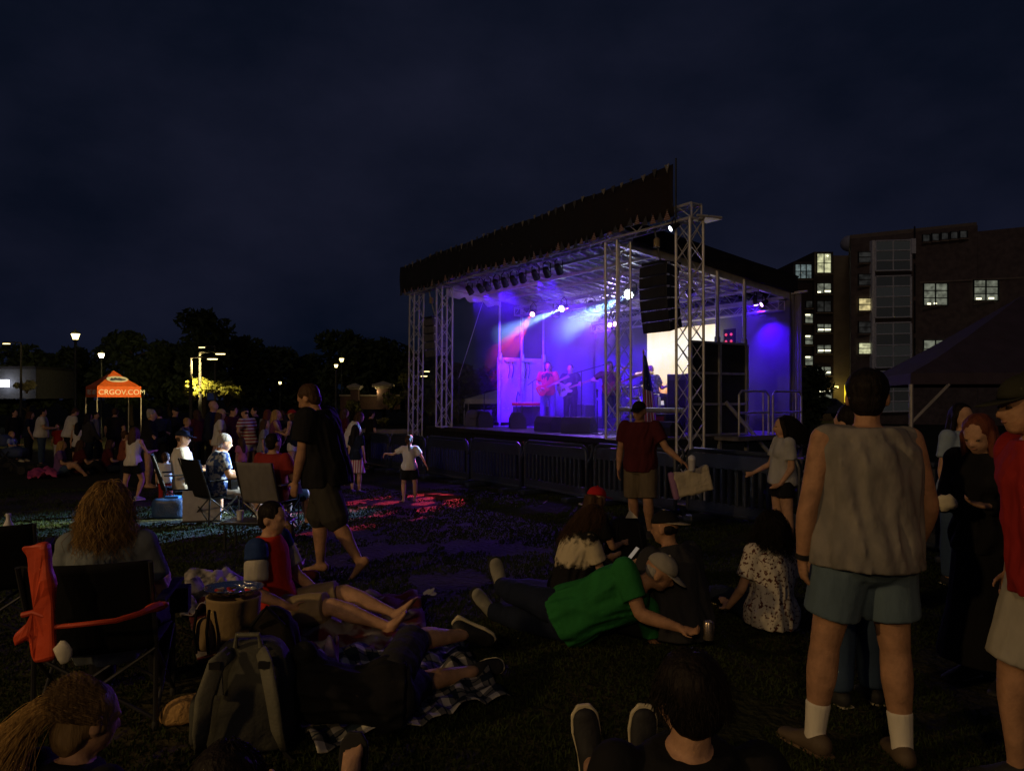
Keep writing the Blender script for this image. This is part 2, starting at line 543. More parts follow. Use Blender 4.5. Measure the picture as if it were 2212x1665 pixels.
# lit shrubs
LITL = M('lit_shrub_leaf', (.16, .17, .03), .6, var=.3, vscale=2)  # paler, yellower copy of the shrub leaf, lamplight put into its colour
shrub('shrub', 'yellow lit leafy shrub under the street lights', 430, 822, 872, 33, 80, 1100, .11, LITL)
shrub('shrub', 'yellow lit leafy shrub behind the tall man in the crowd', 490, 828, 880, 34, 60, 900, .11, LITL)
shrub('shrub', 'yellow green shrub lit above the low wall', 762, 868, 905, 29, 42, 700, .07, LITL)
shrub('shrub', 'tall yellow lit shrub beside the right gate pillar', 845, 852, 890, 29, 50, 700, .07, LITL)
shrub('shrub', 'dark shrub climbing behind the outer wing truss', 880, 810, 915, 25, 60, 1000, .08)
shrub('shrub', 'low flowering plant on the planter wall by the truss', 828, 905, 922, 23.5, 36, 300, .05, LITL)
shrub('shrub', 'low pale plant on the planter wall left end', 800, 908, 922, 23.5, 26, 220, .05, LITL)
shrub('shrub', 'dark shrub between the wing trusses', 930, 860, 916, 26, 50, 700, .08)
shrub('shrub', 'dark speckled shrub beside the white pop up canopy', 990, 858, 916, 27, 40, 500, .07)

# gate pillars and planter wall
STONE = M('stone_cap', (.42, .37, .26), .85, bump=.3)
BRICKD = M('dark_brick', (.12, .07, .05), .9, bump=.4, bscale=8)
def pillar(label, x, wpx, ytop, ybot, Y):
    p = W(x, ybot, Y); H = W(x, ytop, Y).z - p.z; w = wpx / F * Y
    t = thing('gate_pillar', label, 'pillar', p, 'stone capped gate pillars')
    MB().box(p + EZ * H * .36, (w * .55, w * .55, H * .72)).build('shaft', BRICKD, t)
    c = MB().box(p + EZ * H * .76, (w * .75, w * .75, H * .08)); c.box(p + EZ * H * .84, (w, w, H * .1))
    c.add([p + Vector((a * w * .42, b * w * .42, H * .89)) for a, b in ((-1, -1), (1, -1), (1, 1), (-1, 1))] + [p + EZ * H * 1.0], [(0, 1, 4), (1, 2, 4), (2, 3, 4), (3, 0, 4)])
    bev(c.build('cap', STONE, t), .02)
pillar('stone capped brick gate pillar under the twin lamps', 767, 30, 827, 880, 44)
pillar('wider stone capped brick gate pillar near the stage', 828, 42, 823, 880, 44)
t = thing('garden_wall', 'low brick wall with a light between the gate pillars', 'wall', W(800, 880, 45))
MB().box(W(800, 868, 45), (3.6, .3, .9)).build('wall_body', BRICKD, t)
MB().box(W(800, 854, 45), (3.7, .4, .07)).build('coping', STONE, t)
point('wall_light', W(812, 846, 43.6), (1, .8, .4), 8, .05, t)
t = thing('planter_wall', 'pale capped planter wall behind the barriers left of the stage', 'wall', W(820, 940, 24))
a, b_ = W(720, 931, 24), W(905, 931, 24)
MB().box((a + b_) / 2 - EZ * .45, ((b_ - a).length, .35, .8)).build('wall_body', M('planter_block', (.16, .15, .16), .9, bump=.3), t)
MB().box((a + b_) / 2, ((b_ - a).length + .1, .5, .13)).build('coping', M('planter_coping', (.22, .20, .19), .9, bump=.2), t)

# pale flat building at the far left
t = thing('flat_building', 'pale flat roofed building with a bright wall lamp', 'building', Vector((-32, 60, -1)))
MB().box(W(35, 828, 56), (6.2, 5, 2.3)).build('wall', M('pale_wall', (.09, .095, .10), .9), t)
MB().box(W(35, 797, 56), (6.5, 5.4, .2)).build('roof', M('dark_roof', (.04, .04, .045), .9), t)
MB().box(W(8, 828, 53), (.6, .3, .5)).build('wall_lamp', M('wall_lamp_glow', (1, 1, 1), .5, var=0, emit=(.85, .85, 1), es=7), t)
point('glow', W(6, 832, 52), (.85, .85, 1), 14, .2, t)
shrub('shrub', 'pale shrub in front of the flat roofed building', 58, 826, 850, 50, 40, 500, .16, M('pale_leaf', (.18, .17, .10), .8, var=.3))
t = thing('display_board', 'tilted pale square board behind the first aid tent', 'sign', W(248, 838, 50))
a = W(252, 822, 49)
MB().poly([a + Vector((-.42, 0, .05)), a + Vector((0, 0, -.36)), a + Vector((.4, 0, -.05)), a + Vector((.3, 0, .38))], .05, (0, 1, 0)).build('panel', M('pale_board', (.42, .42, .34), .8), t)
MB().bar(a - EZ * .35, a - EZ * 3.4, .05).build('post', POST, t)

# ------------------------------------------------------------------ first aid tent
def first_aid_tent():
    Y = 36.0
    p = W(210, 858, Y)          # front corner (valance bottom)
    t = thing('first_aid_tent', 'orange pop up tent with first aid lettering and white oval logo', 'tent', (p.x, p.y, G(Y)))
    OR = M('orange_canvas', (.72, .13, .022), .75, var=.12, bump=.15, bscale=8)
    w = 2.0
    e1 = Vector((.72, .69, 0)); e2 = Vector((-.95, .32, 0)).normalized()
    e2 = Vector((-.69, .72, 0))
    zb, zt, zp = p.z, W(238, 834, Y).z, W(268, 799, Y + 1).z
    c0 = Vector((p.x, p.y, 0)); c1 = c0 + e1 * w; c2 = c1 + e2 * w; c3 = c0 + e2 * w
    pk = (c0 + c2) / 2
    def roofface(a, b, name):
        nb = 6; mb = MB(); V = []
        for i in range(nb + 1):
            f = i / nb
            za = zt + (zp - zt) * (f ** 1.12)
            l = a.lerp(pk, f); r = b.lerp(pk, f)
            V += [Vector((l.x, l.y, za)), Vector((r.x, r.y, za))]
        mb.add(V, [(2 * i, 2 * i + 1, 2 * i + 3, 2 * i + 2) for i in range(nb)])
        o = mb.build(name, OR, t)
        o.modifiers.new('thick', 'SOLIDIFY').thickness = .012
        return o
    cs = [c0, c1, c2, c3]
    for i in range(4):
        a, b = cs[i], cs[(i + 1) % 4]
        roofface(a, b, 'canopy_panel')
        n = (b - a).cross(EZ).normalized()
        v = MB().poly([a + EZ * zb, b + EZ * zb, b + EZ * zt, a + EZ * zt], .012, n).build('valance', OR, t)
        MB().bar(a + EZ * G(Y), a + EZ * zb, .028, n=8).build('leg', M('tent_leg', (.55, .52, .45), .4, metal=.6), t)
    WH = M('white_print', (.8, .8, .76), .7, var=.05)
    DB = M('dark_blue_print', (.05, .07, .12), .7, var=.05)
    # lettering on the front valance (right face, c0-c1) and the left face (c3-c0)
    n1 = e1.cross(EZ).normalized()
    def face_mat(o, ex, up):
        nz = ex.cross(up).normalized()
        m = Matrix((ex, up, nz)).transposed().to_4x4(); m.translation = o - t.location
        return m
    zm = zb + (zt - zb) * .45
    text_mesh('lettering', 'CRGOV.COM', .36, WH, t, face_mat(c0 + e1 * 1.12 + EZ * zm + n1 * .02, e1, EZ), .006, 1.0)
    n2 = -(e2.cross(EZ).normalized())
    n2 = (c0 - c3).cross(EZ).normalized()
    text_mesh('lettering', 'FIRST AID', .36, WH, t, face_mat(c3.lerp(c0, .52) + EZ * zm + n2 * .02, -e2, EZ), .006, 1.0)
    # oval logo on the sloping face
    mid = c0.lerp(c1, .5); up = (Vector((pk.x, pk.y, zp)) - Vector((mid.x, mid.y, zt))).normalized()
    nn = e1.cross(up).normalized()
    oc = Vector((mid.x, mid.y, zt)) + up * .50 + nn * .055
    mb = MB(); K = 28
    mb.poly([oc + e1 * .50 * math.cos(2 * math.pi * k / K) + up * .24 * math.sin(2 * math.pi * k / K) for k in range(K)], .01, nn)
    mb.build('logo_oval', WH, t)
    pr = [(-.46, -.10), (-.30, .10), (-.22, .04), (-.10, .13), (.02, .05), (.12, .11), (.28, .02), (.46, .0), (.44, -.08), (.2, -.12), (-.1, -.09), (-.3, -.14)]
    MB().poly([oc + e1 * a * .82 + up * b * .95 + nn * .012 for a, b in pr], .01, nn).build('logo_mark', DB, t)
first_aid_tent()
# ------------------------------------------------------------------ stage
ALU = M('aluminium_truss', (.60, .60, .63), .42, metal=.35, var=.12, vscale=9)
STEEL = M('galvanised_steel', (.50, .50, .53), .45, metal=.6, var=.2, vscale=7)
BLACKV = M('black_vinyl', (.012, .012, .014), .75, var=.3, bump=.2, bscale=5)
WHITEV = M('grey_white_roof_vinyl', (.78, .77, .80), .7, var=.2, vscale=2.5, bump=.35, bscale=3)
DECKM = M('stage_deck_board', (.16, .15, .16), .55, var=.25, vscale=4, bump=.1)
SKIRT = M('black_stage_skirt', (.010, .010, .013), .9, var=.3, bump=.4, bscale=7, stretch=(3, 3, .3))

stage = thing('mobile_stage', 'mobile concert stage with sloping truss roof and purple lit back wall', 'stage', S(3.5, 2.6, G(16)))
def roof_z(v): return 4.72 - .125 * v
AXS = (EU, EV, EZ)

# deck boards, each its own piece
for i in range(7):
    u0 = -.02 + i * 1.03
    for j in range(3):
        v0 = .02 + j * 1.78
        bev(MB().box(S(u0 + .515, v0 + .89, DECK - .03 - .002 * ((i + j) % 2)), (1.022, 1.772, .06), AXS).build('deck_board', DECKM, stage), .006, 1)
MB().box(S(3.6, 2.68, DECK - .13), (7.3, 5.34, .13), AXS).build('deck_frame', M('deck_frame_black', (.02, .02, .022), .6), stage)
MB().box(S(7.75, .9, DECK - .10), (1.0, 1.8, .18), AXS).build('side_platform', M('deck_frame_black'), stage)
MB().box(S(-.36, 3.95, DECK - .05), (.66, 2.5, .1), AXS).build('stair_landing', DECKM, stage)
def skirt(u0, u1, v, name='skirt'):
    mb = MB(); n = int(abs(u1 - u0) * 14); V = []
    for i in range(n + 1):
        u = u0 + (u1 - u0) * i / n
        w = .025 * math.sin(i * 1.9) + .012 * math.sin(i * .7)
        V += [S(u, v + w * .4, DECK - .06), S(u, v + w, G(15) - .35)]
    mb.add(V, [(2 * i, 2 * i + 2, 2 * i + 3, 2 * i + 1) for i in range(n)])
    mb.build(name, SKIRT, stage, smooth=True)
skirt(-1.9, 8.2, -.03)
# front edge strip
MB().box(S(3.4, -.05, DECK - .055), (7.9, .05, .10), AXS).build('deck_edge', M('deck_edge_black', (.02, .02, .025), .45), stage)

def truss(p0, p1, w, name, parent, side=None, pitch=.36, rc=.025, rl=.010, mat=None, xs=True):
    """box truss: four chords and zigzag lacing"""
    p0, p1 = Vector(p0), Vector(p1); d = (p1 - p0); L = d.length; d.normalize()
    a = Vector(side) if side is not None else (EU if abs(d.z) > .7 else EZ)
    a = (a - d * a.dot(d)).normalized(); b = d.cross(a).normalized()
    h = w / 2; cs = [a * h + b * h, a * h - b * h, -a * h - b * h, -a * h + b * h]
    mb = MB()
    for c in cs: mb.bar(p0 + c, p1 + c, rc, n=8)
    n = max(2, int(L / pitch)); n += n % 2
    for k in range(4):
        c0, c1 = cs[k], cs[(k + 1) % 4]
        for i in range(n):
            q0 = p0 + d * (L * i / n); q1 = p0 + d * (L * (i + 1) / n)
            A, B = (c0, c1) if (i + k) % 2 == 0 else (c1, c0)
            mb.bar(q0 + A, q1 + B, rl, n=4)
            if xs and k % 2 == 0: mb.bar(q0 + B, q1 + A, rl, n=4)
        for e in (p0, p1): mb.bar(e + c0, e + c1, rl * 1.6, n=6)
    return soft(mb.build(name, mat or ALU, parent))

ZH = 4.66
truss(S(8.75, -.12, G(20)), S(8.60, -.12, ZH), .30, 'column', stage, EU, xs=False)
truss(S(7.16, -.0, DECK), S(7.02, -.05, ZH), .32, 'column', stage, EU, xs=False)
truss(S(-.02, .02, DECK), S(-.05, -.02, ZH), .34, 'column', stage, EU)
truss(S(-2.02, -.12, G(12.5)), S(-2.0, -.12, ZH), .32, 'column', stage, EU)
for u, v in ((8.75, -.12), (-2.02, -.12)):
    bev(MB().box(S(u, v, G(13 if u < 0 else 20) + .02), (.6, .6, .04), AXS).build('base_plate', STEEL, stage), .01, 1)
truss(S(-2.16, -.12, ZH + .14), S(9.15, -.12, ZH + .14), .24, 'header_truss', stage, EZ, .34)
# end bars of the header
for dz_ in (.02,): soft(MB().bar(S(-2.3, -.26, ZH + dz_), S(-2.42, .2, ZH + dz_ * .8), .022, n=8).build('header_end_bar', ALU, stage))
MB().box(S(-2.2, .1, ZH + .02), (.35, .35, .03), AXS).build('mount_plate', STEEL, stage)

# roof: skin, edges, girders, rafters
mb = MB(); nu, nv = 28, 12; V = []
for j in range(nv + 1):
    for i in range(nu + 1):
        u, v = -.05 + 7.1 * i / nu, .02 + 5.34 * j / nv
        sag = .03 * math.sin(i * math.pi / 2) * (1 if i % 4 else 0)
        V.append(S(u, v, roof_z(v) + .22 + sag))
mb.add(V, [(j * (nu + 1) + i, (j + 1) * (nu + 1) + i, (j + 1) * (nu + 1) + i + 1, j * (nu + 1) + i + 1) for j in range(nv) for i in range(nu)])
o = mb.build('roof_skin', WHITEV, stage, smooth=True); o.modifiers.new('thick', 'SOLIDIFY').thickness = .03
def slab(u0, v0, u1, v1, dz0, dz1, th, name, mat):
    a, b = S(u0, v0, 0), S(u1, v1, 0)
    n = (b - a).cross(EZ).normalized()
    return MB().poly([a + EZ * (roof_z(v0) + dz0), b + EZ * (roof_z(v1) + dz0), b + EZ * (roof_z(v1) + dz1), a + EZ * (roof_z(v0) + dz1)], th, n).build(name, mat, stage)
slab(-.10, .35, -.10, 5.45, .02, .42, .05, 'roof_edge', BLACKV)
slab(7.10, .35, 7.10, 5.45, .02, .42, .05, 'roof_edge', WHITEV)
slab(-.10, 5.45, 7.1, 5.45, .0, .42, .05, 'roof_edge', BLACKV)
MB().poly([S(-.12, -.1, roof_z(0) + .36), S(7.12, -.1, roof_z(0) + .36), S(7.12, 5.5, roof_z(5.5) + .43), S(-.12, 5.5, roof_z(5.5) + .43)], .03, EZ).build('roof_top', BLACKV, stage)
# silvery slack tarpaulin along the left eave
mb = MB(); V = []
for i in range(19):
    v = .05 + 1.75 * i / 18; sg = .10 * abs(math.sin(i * .55)) + .02 * math.sin(i * 1.9)
    V += [S(7.06, v, roof_z(v) + .02), S(7.10 + .05 * math.sin(i), v, roof_z(v) - .20 - sg)]
mb.add(V, [(2 * i, 2 * i + 1, 2 * i + 3, 2 * i + 2) for i in range(18)])
mb.build('eave_tarpaulin', WHITEV, stage, smooth=True).modifiers.new('thick', 'SOLIDIFY').thickness = .01

def girder(p0, p1, h, n, name):
    mb = MB(); p0, p1 = Vector(p0), Vector(p1)
    mb.box((p0 + p1) / 2, ((p1 - p0).length, .06, .06), ((p1 - p0).normalized(), (p1 - p0).normalized().cross(EZ).normalized(), EZ))
    mb.box((p0 + p1) / 2 + EZ * h, ((p1 - p0).length, .05, .05), ((p1 - p0).normalized(), (p1 - p0).normalized().cross(EZ).normalized(), EZ))
    for i in range(n):
        a = p0.lerp(p1, i / n); b = p0.lerp(p1, (i + .5) / n); c = p0.lerp(p1, (i + 1) / n)
        mb.bar(a, b + EZ * h, .014, n=4); mb.bar(b + EZ * h, c, .014, n=4)
    return mb.build(name, ALU, stage)
for v in (.55, 1.25, 1.9, 2.6, 3.4, 4.2, 5.1):
    girder(S(0, v, roof_z(v) - (.0 if v < 2.2 else .12)), S(7, v, roof_z(v) - (.0 if v < 2.2 else .12)), .18 if v < 2.2 else .26, 14, 'roof_girder')
for i in range(20):
    u = .05 + i * .363
    girder(S(u, .1, roof_z(.1) + .06), S(u, 5.3, roof_z(5.3) + .06), .12, 8, 'roof_rafter')
for v, dz in ((2.3, -.32), (5.15, -.28)):
    truss(S(.1, v, roof_z(v) + dz), S(6.95, v, roof_z(v) + dz), .22, 'lighting_truss', stage, EZ, .3, .02, .009)
for u in (0.05, 6.95):
    MB().box(S(u, 2.7, roof_z(2.7) - .03), (.1, 5.3, .16), (EU, (EV * 5.3 + EZ * (-.125 * 5.3)).normalized(), EZ)).build('roof_side_beam', ALU, stage)
# posts of the side walls
def post(u, v, z0, z1, r=.035, name='wall_post'):
    soft(MB().bar(S(u, v, z0), S(u, v, z1), r, n=10).build(name, STEEL, stage))
for v in (1.72, 2.48, 3.25):
    post(7.0, v, DECK, roof_z(v), .030 if v != 2.48 else .045)
    bev(MB().box(S(6.98, v, 2.80), (.09, .09, .22), AXS).build('post_bracket', STEEL, stage), .01, 1)
for v in (2.85, 3.72):
    post(0, v, 2.8, roof_z(v), .045); bev(MB().box(S(.0, v, 2.86), (.1, .1, .2), AXS).build('post_bracket', STEEL, stage), .01, 1)
post(-.02, 5.36, DECK, roof_z(5.3) + .1, .05)
MB().box(S(-.2, 5.34, roof_z(5.3) + .02), (.5, .05, .05), AXS).build('back_rail', ALU, stage)

# left wall: fold-down metal panel with rivets, straps and clamps
PAN = M('worn_metal_panel', (.46, .45, .41), .6, metal=.1, var=.2, vscale=3, bump=.08)
bev(MB().box(S(7.05, 2.49, 1.86), (.05, 1.62, 1.86), AXS).build('side_panel', PAN, stage), .008, 1)
riv = MB().ell(Vector((0, 0, 0)), (.016, 0, 0), (0, .016, 0), (0, 0, .016), 8, 4)
r0 = riv.build('rivet', M('rivet_steel', (.8, .8, .8), .3, metal=.8), stage, local=True)
spots_ = [(1.72 + .15 * k, 1.33) for k in range(11)] + [(1.74, 1.0 + .13 * k) for k in range(14)] + [(1.8 + .3 * k, 2.2) for k in range(4)]
for k, (v, z) in enumerate(spots_):
    p = S(7.015, v, z) - stage.location
    if k == 0: r0.location = p
    else: inst('rivet', r0, stage, p)
for v in (2.05, 2.62):
    soft(MB().bar(S(6.98, v - .18, 2.70), S(6.98, v + .18, 2.70), .04, n=10).build('clamp', STEEL, stage))
    for s_ in (-.05, .08):
        soft(MB().tube([S(6.97, v + s_, 2.68), S(6.96, v + s_ + .04, 2.45), S(6.96, v + s_ - .02, 2.2)], .012, 6).build('strap', BLACKV, stage))
soft(MB().tube([S(6.96, 2.30, 1.25), S(6.96, 2.26, 1.6), S(6.96, 2.32, 1.82), S(6.96, 2.38, 1.7)], .014, 6).build('strap', BLACKV, stage))
MB().box(S(6.97, 2.48, 1.5), (.06, .10, 2.3), AXS).build('panel_rail', STEEL, stage)

# back wall and left wall tarpaulins
TARP = M('tarpaulin_wall', (.15, .15, .19), .7, var=.2, vscale=1.4, bump=.3, bscale=2.2)
def tarp(p0, p1, z0, z1f, name, mat, amp=.03, n=46):
    mb = MB(); V = []; d = (p1 - p0); nn = d.normalized().cross(EZ)
    for j in range(9):
        for i in range(n + 1):
            f = i / n; p = p0.lerp(p1, f); z1 = z1f(f)
            z = z0 + (z1 - z0) * j / 8
            w = amp * math.sin(i * .9 + .3 * j) + amp * .6 * noise.noise(Vector((i * .3, j * .4, 3)))
            V.append(Vector((p.x, p.y, z)) + nn * w)
    mb.add(V, [(j * (n + 1) + i, j * (n + 1) + i + 1, (j + 1) * (n + 1) + i + 1, (j + 1) * (n + 1) + i) for j in range(8) for i in range(n)])
    o = mb.build(name, mat, stage, smooth=True); o.modifiers.new('thick', 'SOLIDIFY').thickness = .012
    return o
tarp(S(-.1, 5.32, 0), S(7.05, 5.32, 0), DECK, lambda f: roof_z(5.3) + .05, 'back_wall', TARP)
tarp(S(7.08, 3.3, 0), S(7.08, 5.3, 0), DECK, lambda f: roof_z(3.3 + 2 * f) + .05, 'left_wall', TARP, n=16)
tarp(S(-.1, 5.38, 0), S(-.34, 5.30, 0), G(16), lambda f: 4.06, 'right_wing_wall', M('purple_grey_tarpaulin', (.16, .15, .2), .8, var=.15, bump=.2), n=14)

# right wall: black panel grid in a steel frame
for i in range(2):
    for j in range(3):
        v0 = 1.98 + i * .87; z0 = DECK + .02 + j * .655
        bev(MB().box(S(-.02, v0 + .43, z0 + .32), (.05, .83, .61), AXS).build('wall_panel', M('black_wall_panel', (.022, .024, .026), .65, var=.3, vscale=3, bump=.1), stage), .008, 1)
for v in (1.96, 2.85, 3.72):
    MB().box(S(-.06, v, 1.6), (.07, .065, 2.42), AXS).build('frame_post', STEEL, stage)
for j in range(4):
    MB().box(S(-.055, 2.84, DECK + .01 + j * .655), (.05, 1.76, .05), AXS).build('frame_rail', STEEL, stage)
# stair rail and struts on the right landing
def rail(pts, r=.024, name='hand_rail'):
    soft(MB().tube(pts, r, 8).build(name, STEEL, stage))
for v0, v1 in ((2.92, 3.88), (4.02, 5.02)):
    rail([S(-.52, v0, DECK), S(-.52, v0, 1.70), S(-.52, v0 + .08, 1.78), S(-.52, v1 - .10, 1.78), S(-.52, v1, 1.68), S(-.52, v1, DECK)])
    rail([S(-.52, v0, 1.32), S(-.52, v1, 1.32)])
    rail([S(-.52, (v0 + v1) / 2 + .3, DECK), S(-.52, (v0 + v1) / 2 + .3, 1.78)], .016)
rail([S(-.1, 3.0, 1.55), S(-.62, 3.9, .35)], .045, 'stair_stringer')
for k in range(3):
    MB().box(S(-.82 - .24 * k, 4.5, DECK - .25 - .25 * k), (.24, .8, .04), AXS).build('stair_tread', STEEL, stage)
# black pipe between the near columns
rail([S(-.15, -.1, 1.42), S(-1.85, -.1, 1.42)], .045, 'cross_pipe')
stage.children[-1].data.materials[0] = M('black_pipe', (.02, .02, .022), .4)
# guy wire on the left
rail([S(7.05, 1.2, 4.4), S(7.4, .6, 2.2)], .008, 'guy_wire')

# ------------------------------------------------------------------ banner with pennants
def banner_mat():
    m = bpy.data.materials.new('flag_banner'); m.use_nodes = True
    n, l = m.node_tree.nodes, m.node_tree.links; b = n['Principled BSDF']; b.inputs['Roughness'].default_value = .85
    tc = n.new('ShaderNodeTexCoord'); sp = n.new('ShaderNodeSeparateXYZ'); l.new(tc.outputs['Object'], sp.inputs[0])
    r = n.new('ShaderNodeValToRGB'); mr = n.new('ShaderNodeMapRange')
    mr.inputs[1].default_value = -6; mr.inputs[2].default_value = 6
    l.new(sp.outputs['X'], mr.inputs[0]); l.new(mr.outputs[0], r.inputs['Fac'])
    e = r.color_ramp.elements; e[0].color = (.004, .005, .010, 1); e[1].color = (.016, .004, .004, 1)
    x = e.new(.55); x.color = (.004, .004, .007, 1); x = e.new(.75); x.color = (.009, .003, .004, 1)
    v = n.new('ShaderNodeTexVoronoi'); v.inputs['Scale'].default_value = 3.2; l.new(tc.outputs['Object'], v.inputs['Vector'])
    lt = n.new('ShaderNodeMath'); lt.operation = 'LESS_THAN'; lt.inputs[1].default_value = .09; l.new(v.outputs['Distance'], lt.inputs[0])
    mx = n.new('ShaderNodeMix'); mx.data_type = 'RGBA'; mx.inputs[7].default_value = (.06, .055, .055, 1)
    l.new(lt.outputs[0], mx.inputs[0]); l.new(r.outputs['Color'], mx.inputs[6]); l.new(mx.outputs[2], b.inputs['Base Color'])
    return m
ban = thing('banner', 'long dark flag patterned banner along the stage roof front', 'banner', S(3.3, -.4, 4.8))
def bz(u): # bottom edge, sagging unevenly between ties
    return 4.80 - .10 * abs(math.sin(u * .55 + .4)) + .05 * noise.noise(Vector((u * 1.7, 3, 1)))
def bt(u): return 5.62 - .012 * (u + 2) + .015 * math.sin(u * 2.1) + .02 * noise.noise(Vector((u * 2.3, 9, 2)))
mb = MB(); n = 110; V = []
for i in range(n + 1):
    u = -1.85 + 11.1 * i / n
    for j in range(6):
        f = j / 5; w = (.05 * noise.noise(Vector((u * 1.9, f * 1.5, 0))) + .025 * noise.noise(Vector((u * 6, f * 2, 5)))) * (1.1 - f * .5)
        V.append(S(u, -.36 + w, bz(u) + (bt(u) - bz(u)) * f))
mb.add(V, [(i * 6 + j, i * 6 + j + 1, (i + 1) * 6 + j + 1, (i + 1) * 6 + j) for i in range(n) for j in range(5)])
mb.build('banner_cloth', banner_mat(), ban, smooth=True).modifiers.new('thick', 'SOLIDIFY').thickness = .01
soft(MB().bar(S(-1.9, -.34, 4.7), S(-1.9, -.34, 5.72), .014, n=8).build('banner_post', POST, ban))
pw = M('white_pennant', (.17, .165, .16), .9); pb = M('blue_grey_pennant', (.05, .052, .065), .9)
def stripe_mat(name, c1, c2, freq, axis='Z', soft_=.5, warp=0.0):
    if name in MATS: return MATS[name]
    m = bpy.data.materials.new(name); m.use_nodes = True
    n, l = m.node_tree.nodes, m.node_tree.links; b = n['Principled BSDF']; b.inputs['Roughness'].default_value = .85
    tc = n.new('ShaderNodeTexCoord'); w = n.new('ShaderNodeTexWave'); w.wave_type = 'BANDS'; w.bands_direction = axis
    w.inputs['Scale'].default_value = freq; w.inputs['Distortion'].default_value = warp
    l.new(tc.outputs['Object'], w.inputs['Vector'])
    r = n.new('ShaderNodeValToRGB'); r.color_ramp.interpolation = 'LINEAR'
    r.color_ramp.elements[0].position = soft_ - .04; r.color_ramp.elements[0].color = tuple(c1) + (1,)
    r.color_ramp.elements[1].position = soft_ + .04; r.color_ramp.elements[1].color = tuple(c2) + (1,)
    l.new(w.outputs['Fac'], r.inputs['Fac']); l.new(r.outputs['Color'], b.inputs['Base Color'])
    MATS[name] = m
    return m
ps = stripe_mat('striped_pennant', (.30, .27, .26), (.16, .03, .03), 9, 'Z')
tri = None
for side, z_of, hgt, step, cols in (('low', bz, .17, .20, (ps, pb)), ('high', bt, -.15, .27, (pw, pb))):
    srcs = {}
    k = 0; u = -1.75
    while u < 9.1:
        mt = cols[k % 2]
        z = z_of(u) - (.06 if hgt > 0 else -.02)
        if mt not in srcs:
            mb = MB(); A = EU * .085
            mb.poly([-A, A, EZ * hgt] if hgt > 0 else [-A * .7 , A * .7, EZ * hgt], .008, EV)
            srcs[mt] = mb.build('pennant', mt, ban, local=True)
            srcs[mt].location = S(u, -.40, z) - ban.location
        else:
            sc_ = random.uniform(.75, 1.15)
            inst('pennant', srcs[mt], ban, S(u, -.40 + random.uniform(-.02, .02), z + random.uniform(-.025, .02)) - ban.location, (0, random.uniform(-.14, .14), random.uniform(-.1, .1)), (sc_, sc_, random.uniform(.6, 1.15)))
        u += step * random.uniform(.82, 1.2); k += 1

# ------------------------------------------------------------------ LED screen
def screen_mat():
    m = bpy.data.materials.new('led_picture'); m.use_nodes = True
    n, l = m.node_tree.nodes, m.node_tree.links; b = n['Principled BSDF']
    b.inputs['Base Color'].default_value = (.02, .02, .02, 1); b.inputs['Roughness'].default_value = .5
    geo = n.new('ShaderNodeNewGeometry'); mp = n.new('ShaderNodeMapping'); mp.vector_type = 'TEXTURE'
    c = S(4.35, 4.95, 1.44)
    mp.inputs['Location'].default_value = c; mp.inputs['Rotation'].default_value = (0, 0, math.atan2(-EU.y, -EU.x))
    l.new(geo.outputs['Position'], mp.inputs['Vector'])
    sp = n.new('ShaderNodeSeparateXYZ'); l.new(mp.outputs['Vector'], sp.inputs[0])   # X 0..2.45 left->right, Z 0..2.06
    ns = n.new('ShaderNodeTexNoise'); ns.inputs['Scale'].default_value = 1.6; ns.inputs['Detail'].default_value = 6
    mp2 = n.new('ShaderNodeMapping'); mp2.inputs['Scale'].default_value = (1.6, 1, .7); l.new(mp.outputs['Vector'], mp2.inputs['Vector']); l.new(mp2.outputs['Vector'], ns.inputs['Vector'])
    zr = n.new('ShaderNodeMapRange'); zr.inputs[1].default_value = 0; zr.inputs[2].default_value = 2.06; l.new(sp.outputs['Z'], zr.inputs[0])
    ad = n.new('ShaderNodeMath'); ad.operation = 'MULTIPLY_ADD'; ad.inputs[1].default_value = .42; l.new(ns.outputs['Fac'], ad.inputs[0]); 
    sb = n.new('ShaderNodeMath'); sb.operation = 'SUBTRACT'; sb.inputs[1].default_value = .21; l.new(zr.outputs[0], sb.inputs[0]); l.new(sb.outputs[0], ad.inputs[2])
    r = n.new('ShaderNodeValToRGB'); e = r.color_ramp.elements
    e[0].position = .0; e[0].color = (.30, .30, .34, 1); e[1].position = 1; e[1].color = (1, .78, .50, 1)
    for pos, col in ((.10, (.55, .52, .55)), (.17, (.45, .16, .05)), (.25, (1, .46, .14)), (.36, (1, .80, .42)), (.5, (1, .88, .60)), (.66, (1, .97, .85)), (.86, (1, .93, .74))):
        x = e.new(pos); x.color = col + (1,)
    l.new(ad.outputs[0], r.inputs['Fac'])
    l.new(r.outputs['Color'], b.inputs['Emission Color']); b.inputs['Emission Strength'].default_value = 1.2
    return m
led = thing('led_screen', 'bright led video wall glowing yellow white behind the drummer', 'screen', S(3.1, 4.95, DECK))
SCR = screen_mat()
for i in range(5):
    for j in range(4):
        MB().box(S(4.35 - .245 - .49 * i, 4.95, 1.44 + .258 + .515 * j), (.486, .05, .511), AXS).build('screen_panel', SCR, led)
for u in (4.2, 3.1, 2.0):
    MB().box(S(u, 5.08, 2.2), (.05, .05, 2.7), AXS).build('support_post', M('black_pipe'), led)
MB().box(S(3.12, 4.98, 1.40), (2.5, .12, .05), AXS).build('base_rail', M('black_pipe'), led)

